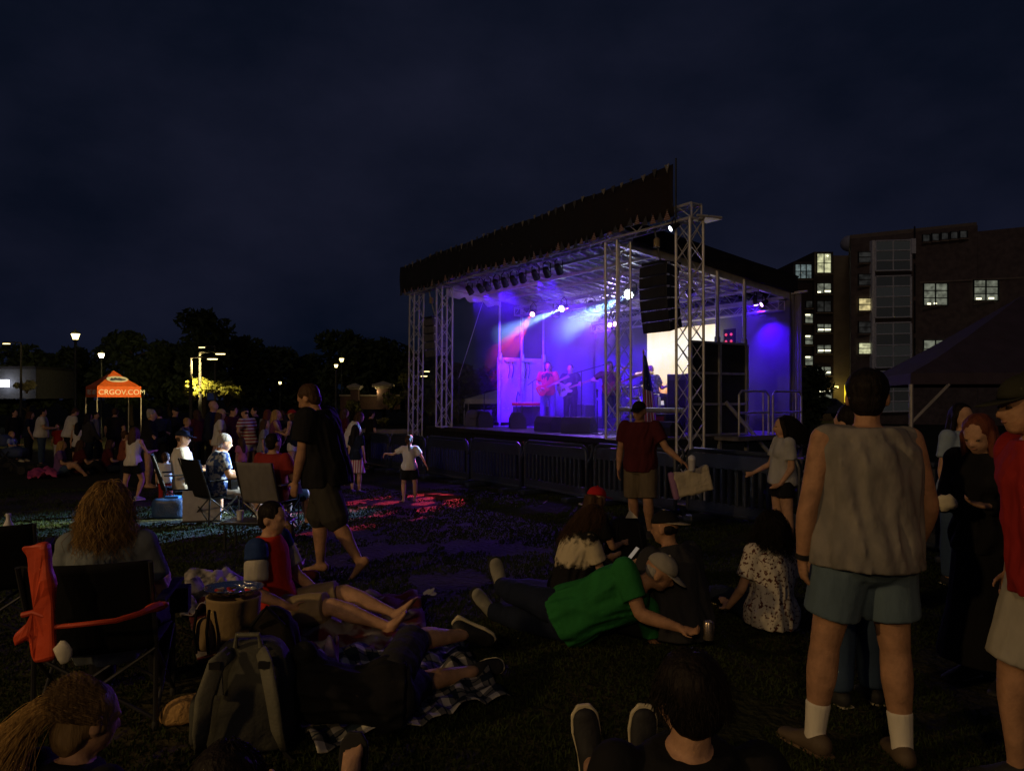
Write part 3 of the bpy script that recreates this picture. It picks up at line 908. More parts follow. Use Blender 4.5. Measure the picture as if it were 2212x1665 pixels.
# ------------------------------------------------------------------ speakers
SPK = M('speaker_black', (.022, .022, .026), .6, var=.2, bump=.15, bscale=60)
SPKG = M('speaker_grille', (.03, .03, .034), .55, metal=.3, bump=.4, bscale=160)
def line_array(label, u, v, ztop, n=6, w=.66, h=.195, d=.42, tilt0=-.06, dt=.055, mat=SPK):
    base = S(u, v, ztop)
    t = thing('line_array', label, 'speaker', base, 'hanging speaker columns')
    p = base.copy(); ang = tilt0
    yaw = EV
    for i in range(n):
        fw = (-EV * math.cos(ang) - EZ * math.sin(ang)); up = (EZ * math.cos(ang) - EV * math.sin(ang))
        c = p - up * h / 2
        # trapezoid cabinet
        V = []
        for a, dd, hh in ((1, .5, 1.0), (1, -.5, .84)):
            for sx, sz in ((-1, -1), (1, -1), (1, 1), (-1, 1)):
                V.append(c + EU * sx * w / 2 * (1 if dd > 0 else .72) + fw * dd * d + up * sz * (h * .48) * hh)
        mb = MB().add(V, [(0, 1, 2, 3), (7, 6, 5, 4), (0, 4, 5, 1), (1, 5, 6, 2), (2, 6, 7, 3), (3, 7, 4, 0)])
        cab = bev(mb.build('cabinet', mat, t), .012, 1)
        MB().box(c + fw * (d * .5 + .006), (w * .93, .012, h * .84), (EU, fw, up)).build('grille', SPKG if mat is SPK else mat, cab)
        for sx in (-1, 1):
            MB().box(c + EU * sx * (w / 2 + .004) + fw * d * .4 + up * h * .46, (.02, .05, .035), (EU, fw, up)).build('rigging_pin', M('rivet_steel'), cab)
        p = p - up * h; ang += dt
    soft(MB().box(base + EZ * .04, (.5, .5, .05), AXS).build('fly_frame', M('black_pipe'), t))
    top = S(u, -.12, ZH + .05)
    soft(MB().tube([base + EZ * .05, (base + top) / 2, top], .018, 6).build('chain', M('chain_steel', (.2, .2, .22), .4, metal=.8), t))
    soft(MB().lathe([(.03, -.09), (.06, -.08), (.06, .06), (.03, .09)], 10, base.lerp(top, .62)).build('chain_hoist', M('hoist_paint', (.25, .19, .10), .5), t))
line_array('large black hanging speaker column in front of the video wall', -1.15, .05, 4.02, 6, .70, .195)
line_array('grey lit hanging speaker column between the far wing trusses', 7.85, .1, 3.86, 5, .62, .21, mat=M('speaker_stage_lit', (.10, .10, .11), .6, bump=.2, bscale=60))  # black cabinets turned grey, stage light put into their colour

def wedge(label, x, y, w, h, d=.42, yaw=0.0, Y=None, mat=None):
    """floor monitor on the deck; y = its foot in the photo"""
    Yd = (CAM_Z - DECK) * F / (y - HY) if Y is None else Y
    p = W(x, y, Yd); p.z = DECK
    t = thing('stage_monitor', label, 'speaker', p, 'floor monitors along the stage front')
    a = EU * math.cos(yaw) + EV * math.sin(yaw); b = -EU * math.sin(yaw) + EV * math.cos(yaw)
    prof = [(-d / 2, 0), (d / 2, 0), (d / 2, h * .55), (d * .18, h), (-d * .32, h), (-d / 2, h * .6)]
    mb = MB(); V = [p + a * s_ * w / 2 + b * q + EZ * z for s_ in (-1, 1) for q, z in prof]; k = len(prof)
    mb.add(V, [tuple(reversed(range(k))), tuple(range(k, 2 * k))] + [(i, (i + 1) % k, k + (i + 1) % k, k + i) for i in range(k)])
    bev(mb.build('cabinet', mat or SPK, t), .015, 2)
    q0, q1 = prof[2], prof[3]
    c = p + b * ((q0[0] + q1[0]) / 2) + EZ * ((q0[1] + q1[1]) / 2); dirv = (b * (q1[0] - q0[0]) + EZ * (q1[1] - q0[1])); nn = a.cross(dirv).normalized()
    if nn.z < 0: nn = -nn
    MB().box(c + nn * .008, (w * .9, dirv.length * .9, .014), (a, dirv.normalized(), nn)).build('grille', SPKG, t)
    for s_ in (-1, 1):
        MB().box(p + a * s_ * (w / 2 + .006) + EZ * h * .5, (.012, .14, .05), (a, b, EZ)).build('handle', M('black_pipe'), t)
wedge('grey sided floor monitor nearest the left stage truss', 1020, 921, .5, .46, yaw=.5, mat=M('speaker_stage_lit2', (.06, .06, .07), .6))
wedge('black floor monitor with pale end beside the left monitor', 1046, 922, .55, .42, yaw=.4)
wedge('black floor monitor at the guitarist feet seen side on', 1118, 925, .60, .42, yaw=.5)
wedge('large black floor monitor below the guitarist', 1187, 932, .78, .36, yaw=.1)
wedge('black floor monitor tilted right of the guitarist', 1250, 935, .72, .36, yaw=-.5)
wedge('small black floor monitor by the near truss', 1444, 941, .5, .30, yaw=0, Y=15.6)
# ------------------------------------------------------------------ stage lamps
CAN = M('lamp_can_black', (.02, .02, .022), .45, metal=.3)
def glow(name, c, s):
    return M(name, (.8, .8, .8), .4, var=0, emit=c, es=s)
def lamp(label, pos, target, color, power, angle, lens_col, lens_s, r=.10, L=.26, blend=.35, name='stage_lamp', group='stage lamps', hang=.28, gobo=None, soft_r=.04):
    pos = Vector(pos); d = (Vector(target) - pos).normalized()
    t = thing(name, label, 'stage light', pos, group)
    a = d.orthogonal().normalized(); a = d.cross(EZ).normalized() if abs(d.z) < .95 else a; b = d.cross(a)
    soft(MB().lathe([(r * .55, -L), (r * .8, -L * .92), (r * .95, -L * .4), (r, -.02), (r * 1.06, 0)], 14, pos, (a, b, d)).build('can', CAN, t))
    soft(MB().lathe([(r * .9, .002), (r * .6, .012), (r * .05, .018)], 14, pos, (a, b, d)).build('lens', glow('lens_%d_%d_%d_%d' % (lens_col[0] * 99, lens_col[1] * 99, lens_col[2] * 99, lens_s), lens_col, lens_s), t))
    c = pos - d * L * .4
    soft(MB().tube([c + a * r * 1.1, c + a * r * 1.1 + EZ * hang * .7, c + EZ * hang, c - a * r * 1.1 + EZ * hang * .7, c - a * r * 1.1], .012, 6).build('yoke', CAN, t))
    if power:
        s = spot('beam', pos + d * .05, target, color, power, angle, blend, soft_r, t)
        if gobo: gobo(s.data)
        return t, s
    return t, None

VIO = (.06, .0, 1.0)
def at_v(x, y, v):
    """photo position on the plane v of the stage"""
    rt = (x - CX) / F; u = (2.04 + .837 * v - rt * (14.4 + .547 * v)) / (.547 + rt * .837)
    p = S(u, v, 0); p.z = W(x, y, p.y).z
    return p
# purple cans under the front truss, aimed at the back of the stage
FR = [(1019, 610, 1), (1042, 606, 1), (1056, 601, 0), (1076, 594, 1), (1093, 589, 1), (1113, 582, 0), (1131, 576, 0), (1160, 573, 1), (1184, 565, 1), (1210, 556, 0)]
for k, (x, y, on) in enumerate(FR):
    # depth of the plane v = .45 at this photo column
    rt = (x - CX) / F; v = .42
    u = (2.04 + .837 * v - rt * (14.4 + .547 * v)) / (.547 + rt * .837)
    p = S(u, v, 0); p.z = min(W(x, y, p.y).z - .16, 4.44)
    nm = ['first', 'second', 'third', 'fourth', 'fifth', 'sixth', 'seventh', 'eighth', 'ninth', 'tenth'][k]
    tgt = S(min(u + 1.8, 6.9), 3.4 + .5 * (k % 2), 1.0 + .3 * (k % 3))
    lamp('%s can lamp from the far end of the front truss, %s' % (nm, 'glowing violet' if on else 'unlit'), p, tgt, VIO, 1900 if on else 0, 58, (.55, .10, 1) if on else (.02, .02, .03), 12 if on else .0, r=.085, L=.24, group='can lamps under the front truss')

# moving heads on the middle lighting truss
A_POS = at_v(1213, 667, 2.0); B_POS = at_v(1358, 636, 2.0); R_POS = at_v(1150, 679, 2.05)
lamp('white moving head throwing a blue beam far over the crowd', A_POS, Vector((-6.3, 10.6, 0)), (.26, .50, 1), 22000, 13, (.75, .9, 1), 30, r=.085, L=.26, blend=1.0, group='moving head lamps', soft_r=.02)
lamp('brightest white moving head beside the near truss', B_POS, Vector((-4.0, 10.3, 0)), (.26, .50, 1), 27000, 17, (.85, .95, 1), 40, r=.125, L=.3, blend=1.0, group='moving head lamps', soft_r=.02)

def gobo_ring(l):
    """metal pattern wheel: rings of round holes"""
    l.use_nodes = True
    n, k = l.node_tree.nodes, l.node_tree.links
    em = n['Emission']
    tc = n.new('ShaderNodeTexCoord'); sp = n.new('ShaderNodeSeparateXYZ'); k.new(tc.outputs['Normal'], sp.inputs[0])
    dx = n.new('ShaderNodeMath'); dx.operation = 'DIVIDE'; k.new(sp.outputs['X'], dx.inputs[0]); k.new(sp.outputs['Z'], dx.inputs[1])
    dy = n.new('ShaderNodeMath'); dy.operation = 'DIVIDE'; k.new(sp.outputs['Y'], dy.inputs[0]); k.new(sp.outputs['Z'], dy.inputs[1])
    cb = n.new('ShaderNodeCombineXYZ'); k.new(dx.outputs[0], cb.inputs[0]); k.new(dy.outputs[0], cb.inputs[1])
    v = n.new('ShaderNodeTexVoronoi'); v.voronoi_dimensions = '2D'; v.inputs['Scale'].default_value = 19; v.inputs['Randomness'].default_value = .75
    k.new(cb.outputs[0], v.inputs['Vector'])
    lt = n.new('ShaderNodeMath'); lt.operation = 'LESS_THAN'; lt.inputs[1].default_value = .36; k.new(v.outputs['Distance'], lt.inputs[0])
    ma = n.new('ShaderNodeMath'); ma.operation = 'MULTIPLY_ADD'; ma.inputs[1].default_value = 1.0; ma.inputs[2].default_value = .02; k.new(lt.outputs[0], ma.inputs[0])
    k.new(ma.outputs[0], em.inputs['Strength'])
lamp('red moving head casting red dots on the grass', R_POS, W(872, 1066, 12.7), (1, .05, .10), 15000, 14, (1, .30, .45), 20, r=.07, L=.3, blend=.15, group='moving head lamps', gobo=gobo_ring, soft_r=.01)
# pink washes deep in the stage: right faces crowd, left aimed up to brighten roof
for k, (x, y, v) in enumerate(((1317, 702, 4.4), (1329, 700, 4.4))):
    rt = (x - CX) / F; u = (2.04 + .837 * v - rt * (14.4 + .547 * v)) / (.547 + rt * .837)
    p = S(u, v, 0); p.z = W(x, y, p.y).z
    lamp(('left' if k == 0 else 'right') + ' pink white wash lamp of the pair seen through the near truss', p, Vector((-5, 9, .5)) if k else S(3.6, 1.6, 4.55), (.20, .02, 1) if k else (.46, .34, 1), 2600 if k else 400, 56 if k else 120, (1, .55, .95), 14, r=.07, group='pink wash lamps', hang=.5, blend=.8, soft_r=.05)
for k, (x, y) in enumerate(((1633, 659), (1645, 658))):
    v = 4.9; rt = (x - CX) / F; u = (2.04 + .837 * v - rt * (14.4 + .547 * v)) / (.547 + rt * .837)
    p = S(u, v, 0); p.z = W(x, y, p.y).z
    lamp(('left' if k == 0 else 'right') + ' violet wash lamp of the pair near the rear right post', p, S(2.5, .5, 1.0) if k else S(.3, 5.2, 1.6), VIO, 420, 100, (.65, .35, 1), 10, r=.06, L=.18, group='violet rear lamps', blend=.8)
# white flood at the near end of the header, lighting the lawn
lamp('white flood lamp at the near end of the roof header', S(-1.85, -.42, 4.52), Vector((-5.2, 10.6, 0)), (.92, 1, .82), 14000, 13, (.9, .95, 1), 4, r=.055, L=.18, blend=.9, group='flood lamps', hang=.16)
# small red lamps by the screen
t = thing('effect_light', 'panel of small round red lights right of the video wall', 'stage light', S(1.55, 5.0, 2.4))
MB().box(S(1.55, 5.06, 2.95), (.34, .06, .8), AXS).build('panel', CAN, t)
for i in range(2):
    for j in range(4):
        soft(MB().ell(S(1.63 - .16 * i, 5.02, 2.7 + .17 * j), EU * .035, EV * .03, EZ * .035, 10, 6).build('bulb', glow('red_bulb', (1, .03, .06), .9), t))
# dark scrim strip left of the screen
# unlit moving heads along the middle truss
for k, u in enumerate((6.0, 4.45, 3.8, 3.1, 1.6, .8)):
    lamp('unlit moving head hanging on the middle truss, number %s from the near side' % ['six', 'five', 'four', 'three', 'two', 'one'][k], S(u, 2.95, 3.95), S(u + .6 * math.sin(k), 2.95 - .3 * math.cos(k * 2), 3.0), VIO, 0, 10, (.1, .1, .12), 0, r=.12, L=.28, group='unlit moving heads')

# fog from the smoke machine
def smoke():
    m = bpy.data.materials.new('stage_smoke'); m.use_nodes = True
    n, l = m.node_tree.nodes, m.node_tree.links
    n.remove(n['Principled BSDF'])
    pv = n.new('ShaderNodeVolumePrincipled'); pv.inputs['Color'].default_value = (.92, .92, .96, 1); pv.inputs['Anisotropy'].default_value = .25
    tc = n.new('ShaderNodeTexCoord'); ns = n.new('ShaderNodeTexNoise'); ns.inputs['Scale'].default_value = .75; ns.inputs['Detail'].default_value = 3
    l.new(tc.outputs['Object'], ns.inputs['Vector'])
    mr = n.new('ShaderNodeMapRange'); mr.inputs[1].default_value = .38; mr.inputs[2].default_value = .68; mr.inputs[3].default_value = .006; mr.inputs[4].default_value = .056
    l.new(ns.outputs['Fac'], mr.inputs[0]); l.new(mr.outputs[0], pv.inputs['Density'])
    l.new(pv.outputs[0], n['Material Output'].inputs['Volume'])
    mb = MB().box(S(4.4, 2.35, 2.62), (8.9, 5.6, 3.52), AXS)
    o = mb.build('stage_smoke', m)
    tag(o, 'thin fog hanging in the stage light beams', 'smoke', kind='stuff')
smoke()

# ------------------------------------------------------------------ gear on the deck
CHROME = M('chrome', (.75, .75, .78), .2, metal=.95, var=.05)
def at_deck(x, y):
    Yd = (CAM_Z - DECK) * F / (y - HY); p = W(x, y, Yd); p.z = DECK
    return p
def mic_stand(label, p, h, boom=None, round_base=True):
    t = thing('microphone_stand', label, 'microphone', p, 'microphone stands')
    soft(MB().lathe([(.13, 0), (.13, .02), (.03, .035), (.012, .05), (.012, h)], 12, p).build('pole', M('black_pipe'), t))
    top = p + EZ * h
    e = top + (Vector(boom) if boom is not None else EZ * .05)
    if boom is not None:
        soft(MB().tube([top - Vector(boom) * .35, top, e], .011, 6).build('boom', M('black_pipe'), t))
    d = (e - top).normalized()
    soft(MB().tube([e, e + d * .12, e + d * .15, e + d * .19], [.014, .018, .028, .02], 8).build('microphone', SPKG, t))
mic_stand('straight microphone stand beside the white canopy', at_deck(991, 919), 1.35)
mic_stand('boom microphone stand at the left edge of the stage', at_deck(1046, 917), 1.15, EV * .30 + EU * -.35 + EZ * .22)
mic_stand('boom microphone stand in front of the guitarist face', at_deck(1151, 921), 1.25, EU * -.12 + EZ * .30 + EV * .12 + Vector((.25, 0, 0)))
mic_stand('tall boom microphone stand alone at centre stage', at_deck(1256, 929), 1.45, Vector((.55, .1, .16)))
mic_stand('short microphone stand right of centre stage', at_deck(1290, 938), .75)

def box_thing(name, label, cat, p, size, mat, group=None, ax=AXS, front=None):
    t = thing(name, label, cat, p, group)
    bev(MB().box(p + EZ * size[2] / 2, size, ax).build('cabinet', mat, t), .015, 2)
    if front is not None:
        MB().box(p + EZ * size[2] / 2 - ax[1] * (size[1] / 2 + .006), (size[0] * .88, .014, size[2] * .8), ax).build('front_panel', front, t)
    for sx in (-1, 1):
        MB().box(p + EZ * size[2] * .7 + ax[0] * sx * (size[0] / 2 + .006), (.012, .14, .04), ax).build('handle', M('black_pipe'), t)
    for sx in (-1, 1):
        MB().box(p + EZ * (size[2] + .004) + ax[0] * sx * size[0] * .46, (.05, size[1] * .98, .012), ax).build('corner', STEEL, t)
    return t
PUR = M('purple_grey_cabinet', (.12, .11, .14), .6)
box_thing('amplifier_cabinet', 'tall cabinet beside the drummer in violet light', 'amplifier', S(1.5, 3.4, DECK), (.62, .5, 1.35), PUR, front=SPKG)
box_thing('guitar_amplifier', 'low amplifier on the deck with a red lit front', 'amplifier', S(.9, 2.0, DECK), (.75, .35, .45), SPK, front=M('red_lit_grille', (.18, .02, .03), .6))  # red light put into the front grille colour
box_thing('guitar_amplifier', 'small amplifier behind the guitarist on the left', 'amplifier', S(5.6, 3.6, DECK), (.7, .35, .6), SPK, front=SPKG)
box_thing('bass_amplifier', 'bass amplifier at the back below the blue light', 'amplifier', S(4.9, 4.3, DECK), (.7, .45, 1.0), SPK, front=SPKG)
box_thing('equipment_case', 'dark case with pale edges by the side panel', 'case', at_deck(1010, 917) + EV * .5, (.5, .4, .42), M('case_grey', (.10, .10, .12), .6))
box_thing('equipment_case', 'black flight case under the red keyboard', 'case', S(6.35, 2.35, DECK), (.5, .9, .55), SPK)
# red keyboard / table
t = thing('keyboard', 'red keyboard on a folding stand behind the guitarist', 'keyboard', S(6.0, 2.2, DECK))
bev(MB().box(S(6.05, 2.1, DECK + .62), (.32, 1.0, .09), AXS).build('case', M('red_lacquer', (.5, .02, .02), .35), t), .02)
for k in range(12): MB().box(S(5.96, 1.68 + .075 * k, DECK + .668), (.13, .062, .012), AXS).build('key', M('ivory_key', (.7, .68, .6), .4), t)
for s_ in (-.35, .35):
    MB().bar(S(6.2, 2.1 + s_, DECK), S(5.9, 2.1 + s_, DECK + .58), .018).build('leg', M('black_pipe'), t); MB().bar(S(5.9, 2.1 + s_, DECK), S(6.2, 2.1 + s_, DECK + .58), .018).build('leg', M('black_pipe'), t)

# stars and stripes on a pole next to the near truss
def flag():
    p = at_deck(1352, 941) + EV * .5
    t = thing('flag', 'striped flag hanging furled on a pole beside the near truss', 'flag', p)
    soft(MB().lathe([(.14, 0), (.14, .02), (.018, .05), (.016, 1.75), (.03, 1.78), (.0, 1.86)], 10, p).build('pole', M('brass', (.5, .36, .1), .35, metal=.8), t))
    m = bpy.data.materials.new('flag_cloth'); m.use_nodes = True
    n, l = m.node_tree.nodes, m.node_tree.links; b = n['Principled BSDF']; b.inputs['Roughness'].default_value = .8
    uv = n.new('ShaderNodeUVMap'); sp = n.new('ShaderNodeSeparateXYZ'); l.new(uv.outputs[0], sp.inputs[0])
    mu = n.new('ShaderNodeMath'); mu.operation = 'MULTIPLY'; mu.inputs[1].default_value = 6.5; l.new(sp.outputs['X'], mu.inputs[0])
    fr = n.new('ShaderNodeMath'); fr.operation = 'FRACT'; l.new(mu.outputs[0], fr.inputs[0])
    g = n.new('ShaderNodeMath'); g.operation = 'GREATER_THAN'; g.inputs[1].default_value = .5; l.new(fr.outputs[0], g.inputs[0])
    mx = n.new('ShaderNodeMix'); mx.data_type = 'RGBA'; mx.inputs[6].default_value = (.42, .02, .03, 1); mx.inputs[7].default_value = (.6, .58, .55, 1); l.new(g.outputs[0], mx.inputs[0])
    g2 = n.new('ShaderNodeMath'); g2.operation = 'GREATER_THAN'; g2.inputs[1].default_value = .55; l.new(sp.outputs['Y'], g2.inputs[0])
    vo = n.new('ShaderNodeTexVoronoi'); vo.inputs['Scale'].default_value = 9; l.new(uv.outputs[0], vo.inputs['Vector'])
    st = n.new('ShaderNodeMath'); st.operation = 'LESS_THAN'; st.inputs[1].default_value = .18; l.new(vo.outputs['Distance'], st.inputs[0])
    ms = n.new('ShaderNodeMix'); ms.data_type = 'RGBA'; ms.inputs[6].default_value = (.01, .015, .06, 1); ms.inputs[7].default_value = (.6, .6, .6, 1); l.new(st.outputs[0], ms.inputs[0])
    m2 = n.new('ShaderNodeMix'); m2.data_type = 'RGBA'; l.new(g2.outputs[0], m2.inputs[0]); l.new(mx.outputs[2], m2.inputs[6]); l.new(ms.outputs[2], m2.inputs[7])
    l.new(m2.outputs[2], b.inputs['Base Color'])
    nx, ny = 30, 20; V = []; UV = []
    for j in range(ny + 1):
        for i in range(nx + 1):
            f, g_ = i / nx, j / ny
            spread = .04 + .30 * (1 - g_) ** .7
            x = f * spread; y = .05 * math.sin(f * 14 + g_) * (1 - .3 * g_)
            V.append(p + Vector((x, y, .10 + 1.62 * g_ - .15 * f * (1 - g_)))); UV.append((f, g_))
    mb = MB().add(V, [(j * (nx + 1) + i, j * (nx + 1) + i + 1, (j + 1) * (nx + 1) + i + 1, (j + 1) * (nx + 1) + i) for j in range(ny) for i in range(nx)])
    o = mb.build('cloth', m, t, smooth=True)
    ul = o.data.uv_layers.new(name='UVMap')
    for lp in o.data.loops: ul.data[lp.index].uv = UV[lp.vertex_index]
flag()

# drum kit
DK = S(3.35, 3.75, DECK)
def drum_kit():
    t = thing('drum_kit', 'drum kit with chrome hardware and cymbals before the video wall', 'drum kit', DK)
    SH = M('drum_shell', (.30, .24, .34), .25, metal=.3); HD = M('drum_head', (.6, .58, .55), .6)
    # platform
    bev(MB().box(S(3.3, 3.9, DECK + .14), (2.3, 1.9, .28), AXS).build('riser', M('black_riser', (.03, .03, .035), .7), t), .01, 1)
    z0 = DECK + .28
    def drum(c, ax, r, h, name):
        d = Vector(ax).normalized(); a = d.orthogonal().normalized(); b = d.cross(a)
        o = soft(MB().lathe([(r, -h / 2), (r, h / 2)], 20, c, (a, b, d)).build(name, SH, t))
        for s_ in (-1, 1):
            soft(MB().lathe([(r * 1.03, -.015), (r * 1.03, .015), (r * .97, .02)], 20, Vector(c) + d * s_ * h / 2, (a, b, d * s_)).build('hoop', CHROME, o))
            soft(MB().lathe([(r * .96, .0), (r * .96, .006)], 20, Vector(c) + d * s_ * (h / 2 + .002), (a, b, d * s_)).build('head_skin', HD, o))
        for k in range(8):
            an = k * math.pi / 4; q = Vector(c) + (a * math.cos(an) + b * math.sin(an)) * (r + .012)
            MB().bar(q - d * h * .35, q + d * h * .35, .012, n=5).build('lug', CHROME, o)
    drum(S(3.35, 3.35, z0 + .28), -EV, .27, .40, 'bass_drum')
    drum(S(3.55, 3.45, z0 + .70), (EZ * .9 - EV * .3), .15, .2, 'tom')
    drum(S(3.15, 3.45, z0 + .70), (EZ * .9 - EV * .3), .16, .22, 'tom')
    drum(S(2.85, 3.65, z0 + .42), EZ, .20, .36, 'floor_tom')
    drum(S(3.75, 3.8, z0 + .55), EZ, .18, .15, 'snare')
    BR = M('cymbal_brass', (.62, .42, .12), .28, metal=.9)
    for (u, v, h, r, tl) in ((4.05, 3.3, 1.15, .26, .25), (2.7, 3.25, 1.12, .25, -.2), (4.15, 3.75, .85, .18, .0), (3.3, 3.15, 1.25, .2, .1)):
        c = S(u, v, z0 + h)
        ax = (EZ - EV * .25 + EU * tl).normalized(); a = ax.orthogonal().normalized(); b = ax.cross(a)
        soft(MB().lathe([(r, 0), (r * .96, .006), (r * .3, .022), (r * .22, .045), (.01, .055)], 22, c, (a, b, ax)).build('cymbal', BR, t), 60)
        q = S(u, v, z0)
        st = MB().bar(q + EZ * .12, c, .011, n=6)
        for k in range(3):
            an = k * 2.094; st.bar(q + EZ * .25, q + Vector((math.cos(an) * .22, math.sin(an) * .22, 0)), .010, n=5)
        soft(st.build('cymbal_stand', CHROME, t))
    soft(MB().lathe([(.17, 0), (.18, .03), (.17, .07), (.03, .08), (.025, -.4)], 14, S(3.35, 4.15, z0 + .44)).build('stool', M('black_vinyl'), t))
drum_kit()
# white canopy behind the stage wing
def pop_tent():
    Y = 30; p = W(1003, 866, Y)
    t = thing('pop_up_canopy', 'white pop up canopy behind the far stage wing', 'canopy', (p.x, Y, G(Y)))
    w = 2.8; z0, z1, z2 = W(1003, 872, Y).z, W(1003, 862, Y).z, W(1003, 842, Y).z
    cs = [Vector((p.x, Y, 0)), Vector((p.x + w, Y, 0)), Vector((p.x + w, Y + w, 0)), Vector((p.x, Y + w, 0))]
    pk = (cs[0] + cs[2]) / 2 + EZ * z2
    CW = M('white_canopy_cloth', (.5, .5, .52), .8, bump=.15)
    for i in range(4):
        a, b = cs[i], cs[(i + 1) % 4]
        MB().add([a + EZ * z1, b + EZ * z1, pk + (b - a) * .05, pk - (b - a) * .05], [(0, 1, 2, 3)]).build('canopy_panel', CW, t)
        MB().poly([a + EZ * z0, b + EZ * z0, b + EZ * z1, a + EZ * z1], .01, (b - a).cross(EZ)).build('valance', CW, t)
        MB().bar(a + EZ * G(Y), a + EZ * z0, .025, n=8).build('leg', M('white_leg', (.6, .58, .55), .5), t)
pop_tent()

# ------------------------------------------------------------------ crowd barriers
BARM = M('barrier_plastic', (.025, .032, .055), .42, var=.2, vscale=5, bump=.08, spec=.5)
def barrier_line():
    L, Hh = 2.04, 1.0
    def proto(label):
        t = thing('crowd_barrier', label, 'barrier', (0, 0, 0), 'interlocking crowd barriers before the stage')
        # local axes: x along the barrier
        body = MB()
        body.tube([(-.98, 0, .14), (-.98, 0, .88), (-.94, 0, .96), (-.86, 0, 1.0), (.74, 0, 1.0), (.84, 0, .95), (.88, 0, .86), (.88, 0, .14), (-.98, 0, .14)], .035, 8)
        body.box((-.05, 0, .86), (1.8, .03, .20)); body.box((-.05, 0, .22), (1.8, .03, .12))
        soft(body.build('frame', BARM, t, local=True))
        s0 = None
        for k in range(13):
            x = -.86 + k * .128
            if s0 is None:
                s0 = bev(MB().box((0, 0, .52), (.058, .05, .52)).build('slat', BARM, t, local=True), .012, 2); s0.location = (x, 0, 0)
            else:
                c = inst('slat', s0, t, (x, 0, 0)); bev(c, .012, 2)
        for x in (-.7, .62):
            bev(MB().box((x, 0, .05), (.16, .62, .10)).build('foot', BARM, t, local=True), .03, 2)
        soft(MB().tube([(.90, 0, .70), (1.0, 0, .82), (1.04, 0, .95), (1.02, 0, 1.03), (.95, 0, 1.0)], .028, 8).build('hook', BARM, t, local=True))
        return t
    us = [9.35, 7.25, 5.15, 3.07, 1.0, -1.10, -3.22, -5.35]
    lab = ['barrier behind the girl in the striped skirt', 'barrier beside the dancing child', 'barrier with a red glint at its far end', 'barrier below the floor monitors', 'barrier below the tall centre microphone stand', 'barrier behind the man carrying a blanket', 'barrier right of the near truss column', 'barrier behind the woman in the pale shirt']
    o0 = None
    for u, lb in zip(us, lab):
        p = Vector((.78 - .547 * (u - 1.05), 13.58 + .837 * (u - 1.05), 0)); p.z = gz(p.x, p.y) - .01
        lb = 'dark slatted plastic ' + lb
        if o0 is None: t = o0 = proto(lb)
        else:
            t = dup(o0); t['label'] = lb
        t.location = p
        t.rotation_euler = (0, 0, math.atan2(-EU.y, -EU.x) + .03 * math.sin(u * 3))
barrier_line()
# ------------------------------------------------------------------ people
FOLD = bpy.data.textures.new('fold_noise', 'CLOUDS'); FOLD.noise_scale = .16; FOLD.noise_depth = 2
CURL = bpy.data.textures.new('curl_noise', 'CLOUDS'); CURL.noise_scale = .035; CURL.noise_depth = 1

SKIN = M('skin_light', (.48, .28, .18), .6, var=.22, vscale=14, bump=.18, bscale=70, spec=.25)
SKIN2 = M('skin_tan', (.40, .22, .13), .6, var=.24, vscale=14, bump=.18, bscale=70, spec=.25)
SKIN3 = M('skin_deep', (.20, .10, .06), .5, var=.12, vscale=9, bump=.05, bscale=120, spec=.35)
def cloth(name, col, bump=.5, rough=.9, var=.14):
    return M('cloth_' + name, col, rough, var=var, vscale=7, bump=bump, bscale=9, spec=.12, stretch=(1.6, 1.6, .6))
def hairm(name, col):
    return M('hair_' + name, col, .6, var=.35, vscale=30, bump=.6, bscale=60, stretch=(1, 1, .15), spec=.15)
HD_ = hairm('dark', (.010, .007, .006)); HBR = hairm('brown', (.06, .032, .018)); HBL = hairm('blond', (.36, .22, .075)); HGR = hairm('grey', (.32, .30, .28)); HRD = hairm('auburn', (.12, .035, .018))

def vec(t): return Vector(t)
def unit(t): return Vector(t).normalized()

